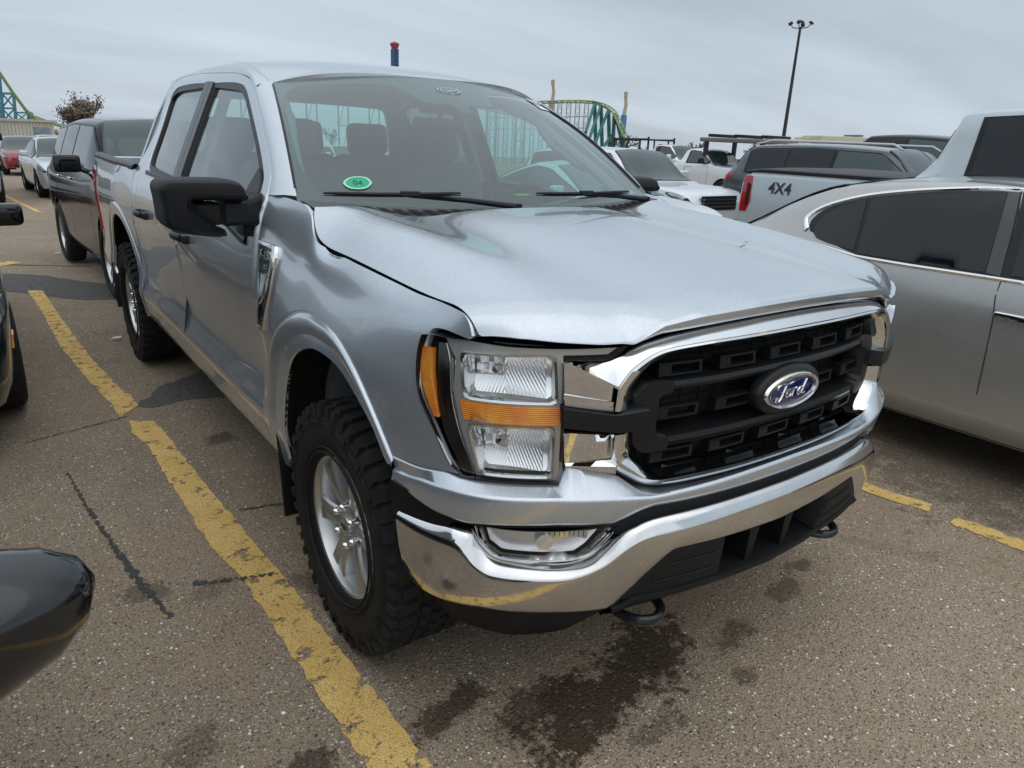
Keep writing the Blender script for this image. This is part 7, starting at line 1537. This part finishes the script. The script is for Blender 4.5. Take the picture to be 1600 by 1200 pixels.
EX = place('suv', 11.2, 2.55, (.055, .065, .08), 'dark slate grey suv with silver roof rails behind the pale blue grey pickup', L=5.0, W=2.0, H=1.76, belt=1.15, hood=1.18, wheel=.38, mat=paint('slate_paint', (.05, .062, .078), .4, .35))
for k in (0, 1):
    s = (-1, 1)[k]; MB().tube([(s*.70, 1.75, 1.70), (s*.71, 1.9, 1.775), (s*.71, 4.1, 1.785), (s*.69, 4.45, 1.71)], [.018, .022, .022, .018], 8).build('roof_rail', simple('silver_rail', (.5, .51, .53), .35, .6), EX[0])
place('pickup', 14.3, 2.9, (.012, .012, .014), 'black crew cab pickup behind the slate grey suv', name='pickup_truck', L=5.9, W=2.03, H=2.03, belt=1.38, hood=1.36, wheel=.41, wb=3.7, wkind='six', mat=simple('pickup_black_paint', (.010, .010, .012), .12, 0, spec=.3))
# far right group
_w = cam_at(1024, 240, 37); WP = place('pickup', _w.x+.4, _w.y-3.4, (.74, .75, .76), 'white work pickup with a black ladder rack and red brake lamp', name='pickup_truck', L=5.8, W=2.0, H=1.95, belt=1.30, hood=1.28, wheel=.40, wb=3.6, rooflen=3.1)[0]
rk = MB(); 
for s in (-1, 1): rk.tube([(s*.92, 3.3, 1.3), (s*.92, 3.3, 2.25)], .05, 6).tube([(s*.5, 3.3, 1.3), (s*.5, 3.3, 2.15)], .04, 6).tube([(s*.92, 5.5, 1.3), (s*.92, 5.5, 2.2)], .05, 6).tube([(s*.92, 3.3, 2.15), (s*.92, 5.5, 2.15)], .04, 6)
rk.tube([(-.92, 3.3, 2.12), (.92, 3.3, 2.12)], .045, 6).tube([(-.92, 5.5, 2.12), (.92, 5.5, 2.12)], .045, 6).build('ladder_rack', BLACKS, WP)
MB().box((0, 3.32, 1.93), (.30, .04, .05)).build('brake_lamp', RED_LENS, WP)
_w = cam_at(1062, 240, 27); place('pickup', _w.x+1.4, _w.y-2.6, (.74, .75, .76), 'white single cab pickup with a black round mirror behind the white suv', name='pickup_truck', L=5.6, W=2.0, H=1.80, belt=1.25, hood=1.24, wheel=.39, wb=3.5, rooflen=2.8, mirrorm=BLACKS)
place('sedan', 24.5, 11.0, (.72, .73, .74), 'white sedan seen over the bonnet of the white single cab pickup', L=4.6, H=1.45)
place('suv', 33.0, 15.5, (.55, .57, .58), 'pale silver suv at the far right end of the lot', L=4.6, H=1.66, belt=1.05, hood=1.08)
# flatbed and motorhome roofs on the skyline
def boxy(name, label, cat, loc, dims, mats, rz=ANG, slats=0, legs=True):
    T = thing(name, label, cat, loc, rz); L, W, z0, z1 = dims; MB().box((0, 0, (z0+z1)/2), (W, L, z1-z0), bev=.06).build('deck', mats[0], T)
    m = MB()
    for sx in (-1, 1):
        for sy in (-1, 1): m.box((sx*W*.42, sy*L*.42, z0/2), (.12, .12, z0))
    m.build('frame', mats[1], T, smooth=False)
    for k in range(slats): MB().box((0, -L*.4+L*.8*k/max(1, slats-1), z1+.07), (W*.7, L*.10, .10), bev=.02).build('roof_unit', mats[2], T)
    return T
GREYT = simple('weathered_grey_cover', (.16, .165, .17), .8); CREAM = simple('cream_roof', (.55, .50, .40), .7)
c_ = cam_at(1170, 214, 27); boxy('trailer_roof', 'long dark flat canopy roof standing behind the slate grey suv', 'canopy', (c_.x, c_.y, gz(c_.y)), (2.6, 1.9, 1.98, 2.12), (GREYT, POLE, BLACKS), slats=3)
c_ = cam_at(1255, 216, 45); boxy('motorhome_roof', 'cream motorhome roof peeking over the slate grey suv beside the lamp post', 'motorhome', (c_.x, c_.y, gz(c_.y)), (3.4, 2.2, .6, 2.5), (CREAM, POLE, CREAM), slats=3, rz=1.0)
c_ = cam_at(1303, 218, 45); boxy('motorhome_roof', 'small cream roof box on the skyline left of the black pickup', 'motorhome', (c_.x, c_.y, gz(c_.y)), (2.6, 2.4, .6, 2.70), (CREAM, POLE, GREYT), slats=1, rz=1.0)
# left group
place('sedan', .25, 32.0, (.22, .012, .022), 'dark red sedan facing the camera beyond the far lane at the left', L=4.85, W=1.85, H=1.45, rz=R_(1), mat=paint('red_paint', (.22, .010, .020), .2, .35))
place('sedan', .52, 19.3, (.62, .65, .68), 'silver white sedan parked behind the black suv', L=4.8, W=1.84, H=1.47)
place('pickup', -2.18, 17.3, (.42, .44, .46), 'silver grey pickup cut off by the left edge with a black mirror', name='pickup_truck', L=5.8, W=2.0, H=1.92, belt=1.32, hood=1.30, wheel=.41, wb=3.6, mirrorm=BLACKS)
for i, (cx, yf, col, lab) in enumerate(((-1.2, 42, (.05, .07, .10), 'dark blue car behind the red sedan at the left edge'), (2.3, 44, (.70, .71, .72), 'white car roof just right of the red sedan'), (-2.6, 50, (.66, .68, .70), 'white car roof above the dark blue car at the left edge'), (5.0, 41, (.62, .63, .64), 'pale car behind the silver white sedan'), (9.5, 34, (.3, .3, .32), 'grey car seen through the cab of the silver pickup'), (13, 30, (.68, .69, .7), 'white car seen through the rear window of the silver pickup'))):
    place('sedan' if i != 1 else 'suv', cx, yf, col, lab, L=4.7, H=1.46 if i != 1 else 1.66, belt=.95 if i != 1 else 1.05, detail=False)
TL_ = place('sedan', -2.61, 2.05, (.008, .022, .035), 'dark teal car with an amber side marker at the left edge', rz=R_(1.2), L=4.8, W=1.86, H=1.45, mirrorm=GLOSSB, mat=paint('teal_black_paint', (.006, .017, .027), .2, .3, dust=.05))
tf = TL_[1]; tS = TL_[2]
for s in (1, -1): TL_[3]('side_marker', [(y, s*(10-level(tS, [y], [z], 11)[0])) for y, z in ((.52, .46), (.62, .47), (.61, .54), (.53, .53))], AMBER, .008, .008, TL_[0], .05, (s, 0, 0))
# nearest car: its mirror leans into the lower left corner
NC = place('suv', -3.02, -2.55, (.004, .004, .005), 'near black car whose glossy mirror juts into the lower left corner', rz=R_(1), L=4.7, W=1.88, H=1.62, belt=1.0, hood=1.05, mirrorm=GLOSSB, mat=paint('near_black_paint', (.004, .004, .005), 0, .25, dust=.03))[0]
for o in [c for c in NC.children if c.name.startswith('wing_mirror')]:
    if sum(v.co.x for v in o.data.vertices) > 0: bpy.data.objects.remove(o)
m = MB(); V = []; F = []   # teardrop housing
inv_ = NC.matrix_basis.inverted() if False else Matrix.Translation((3.02-.042*2.55*0, 2.55, 0))
prof_m = [(0, .02), (.03, .075), (.08, .105), (.15, .118), (.22, .112), (.29, .085), (.33, .05), (.345, .01)]
cx0, cy0, cz0 = -2.035, -.99, .995
for i, (s, r) in enumerate(prof_m):
    for k in range(24):
        a = 2*math.pi*k/24; y = math.cos(a)*r*.85; z = math.sin(a)*r*(.72 if math.sin(a) > 0 else 1.05)
        if y > .045: y = .045
        V.append((s, y, z+.03*math.sin(min(1, s/.3)*2.2)+(s-.17)*.12))
F = [(i*24+k, i*24+(k+1) % 24, (i+1)*24+(k+1) % 24, (i+1)*24+k) for i in range(len(prof_m)-1) for k in range(24)]+[tuple(range(24)), tuple(range((len(prof_m)-1)*24, len(prof_m)*24))]
nl = NC.location
m.add([(x+cx0-nl.x, y+cy0-nl.y, z+cz0) for x, y, z in V], F); m.tube([(cx0-.03-nl.x, cy0-nl.y+.01, cz0-.05), (cx0+.06-nl.x, cy0-nl.y, cz0-.02)], .035, 10); MB().tube([(-1.842-nl.x, -.995-nl.y, .94), (-1.866-nl.x, -1.10-nl.y, .66)], .011, 8).build('body_edge', BLACKS, NC); m.build('wing_mirror', simple('dusty_gloss_black', (.006, .0065, .008), .12, coat=.5, var=.2), NC, angle=60)  # thin dark tube added in place of the near car's body edge
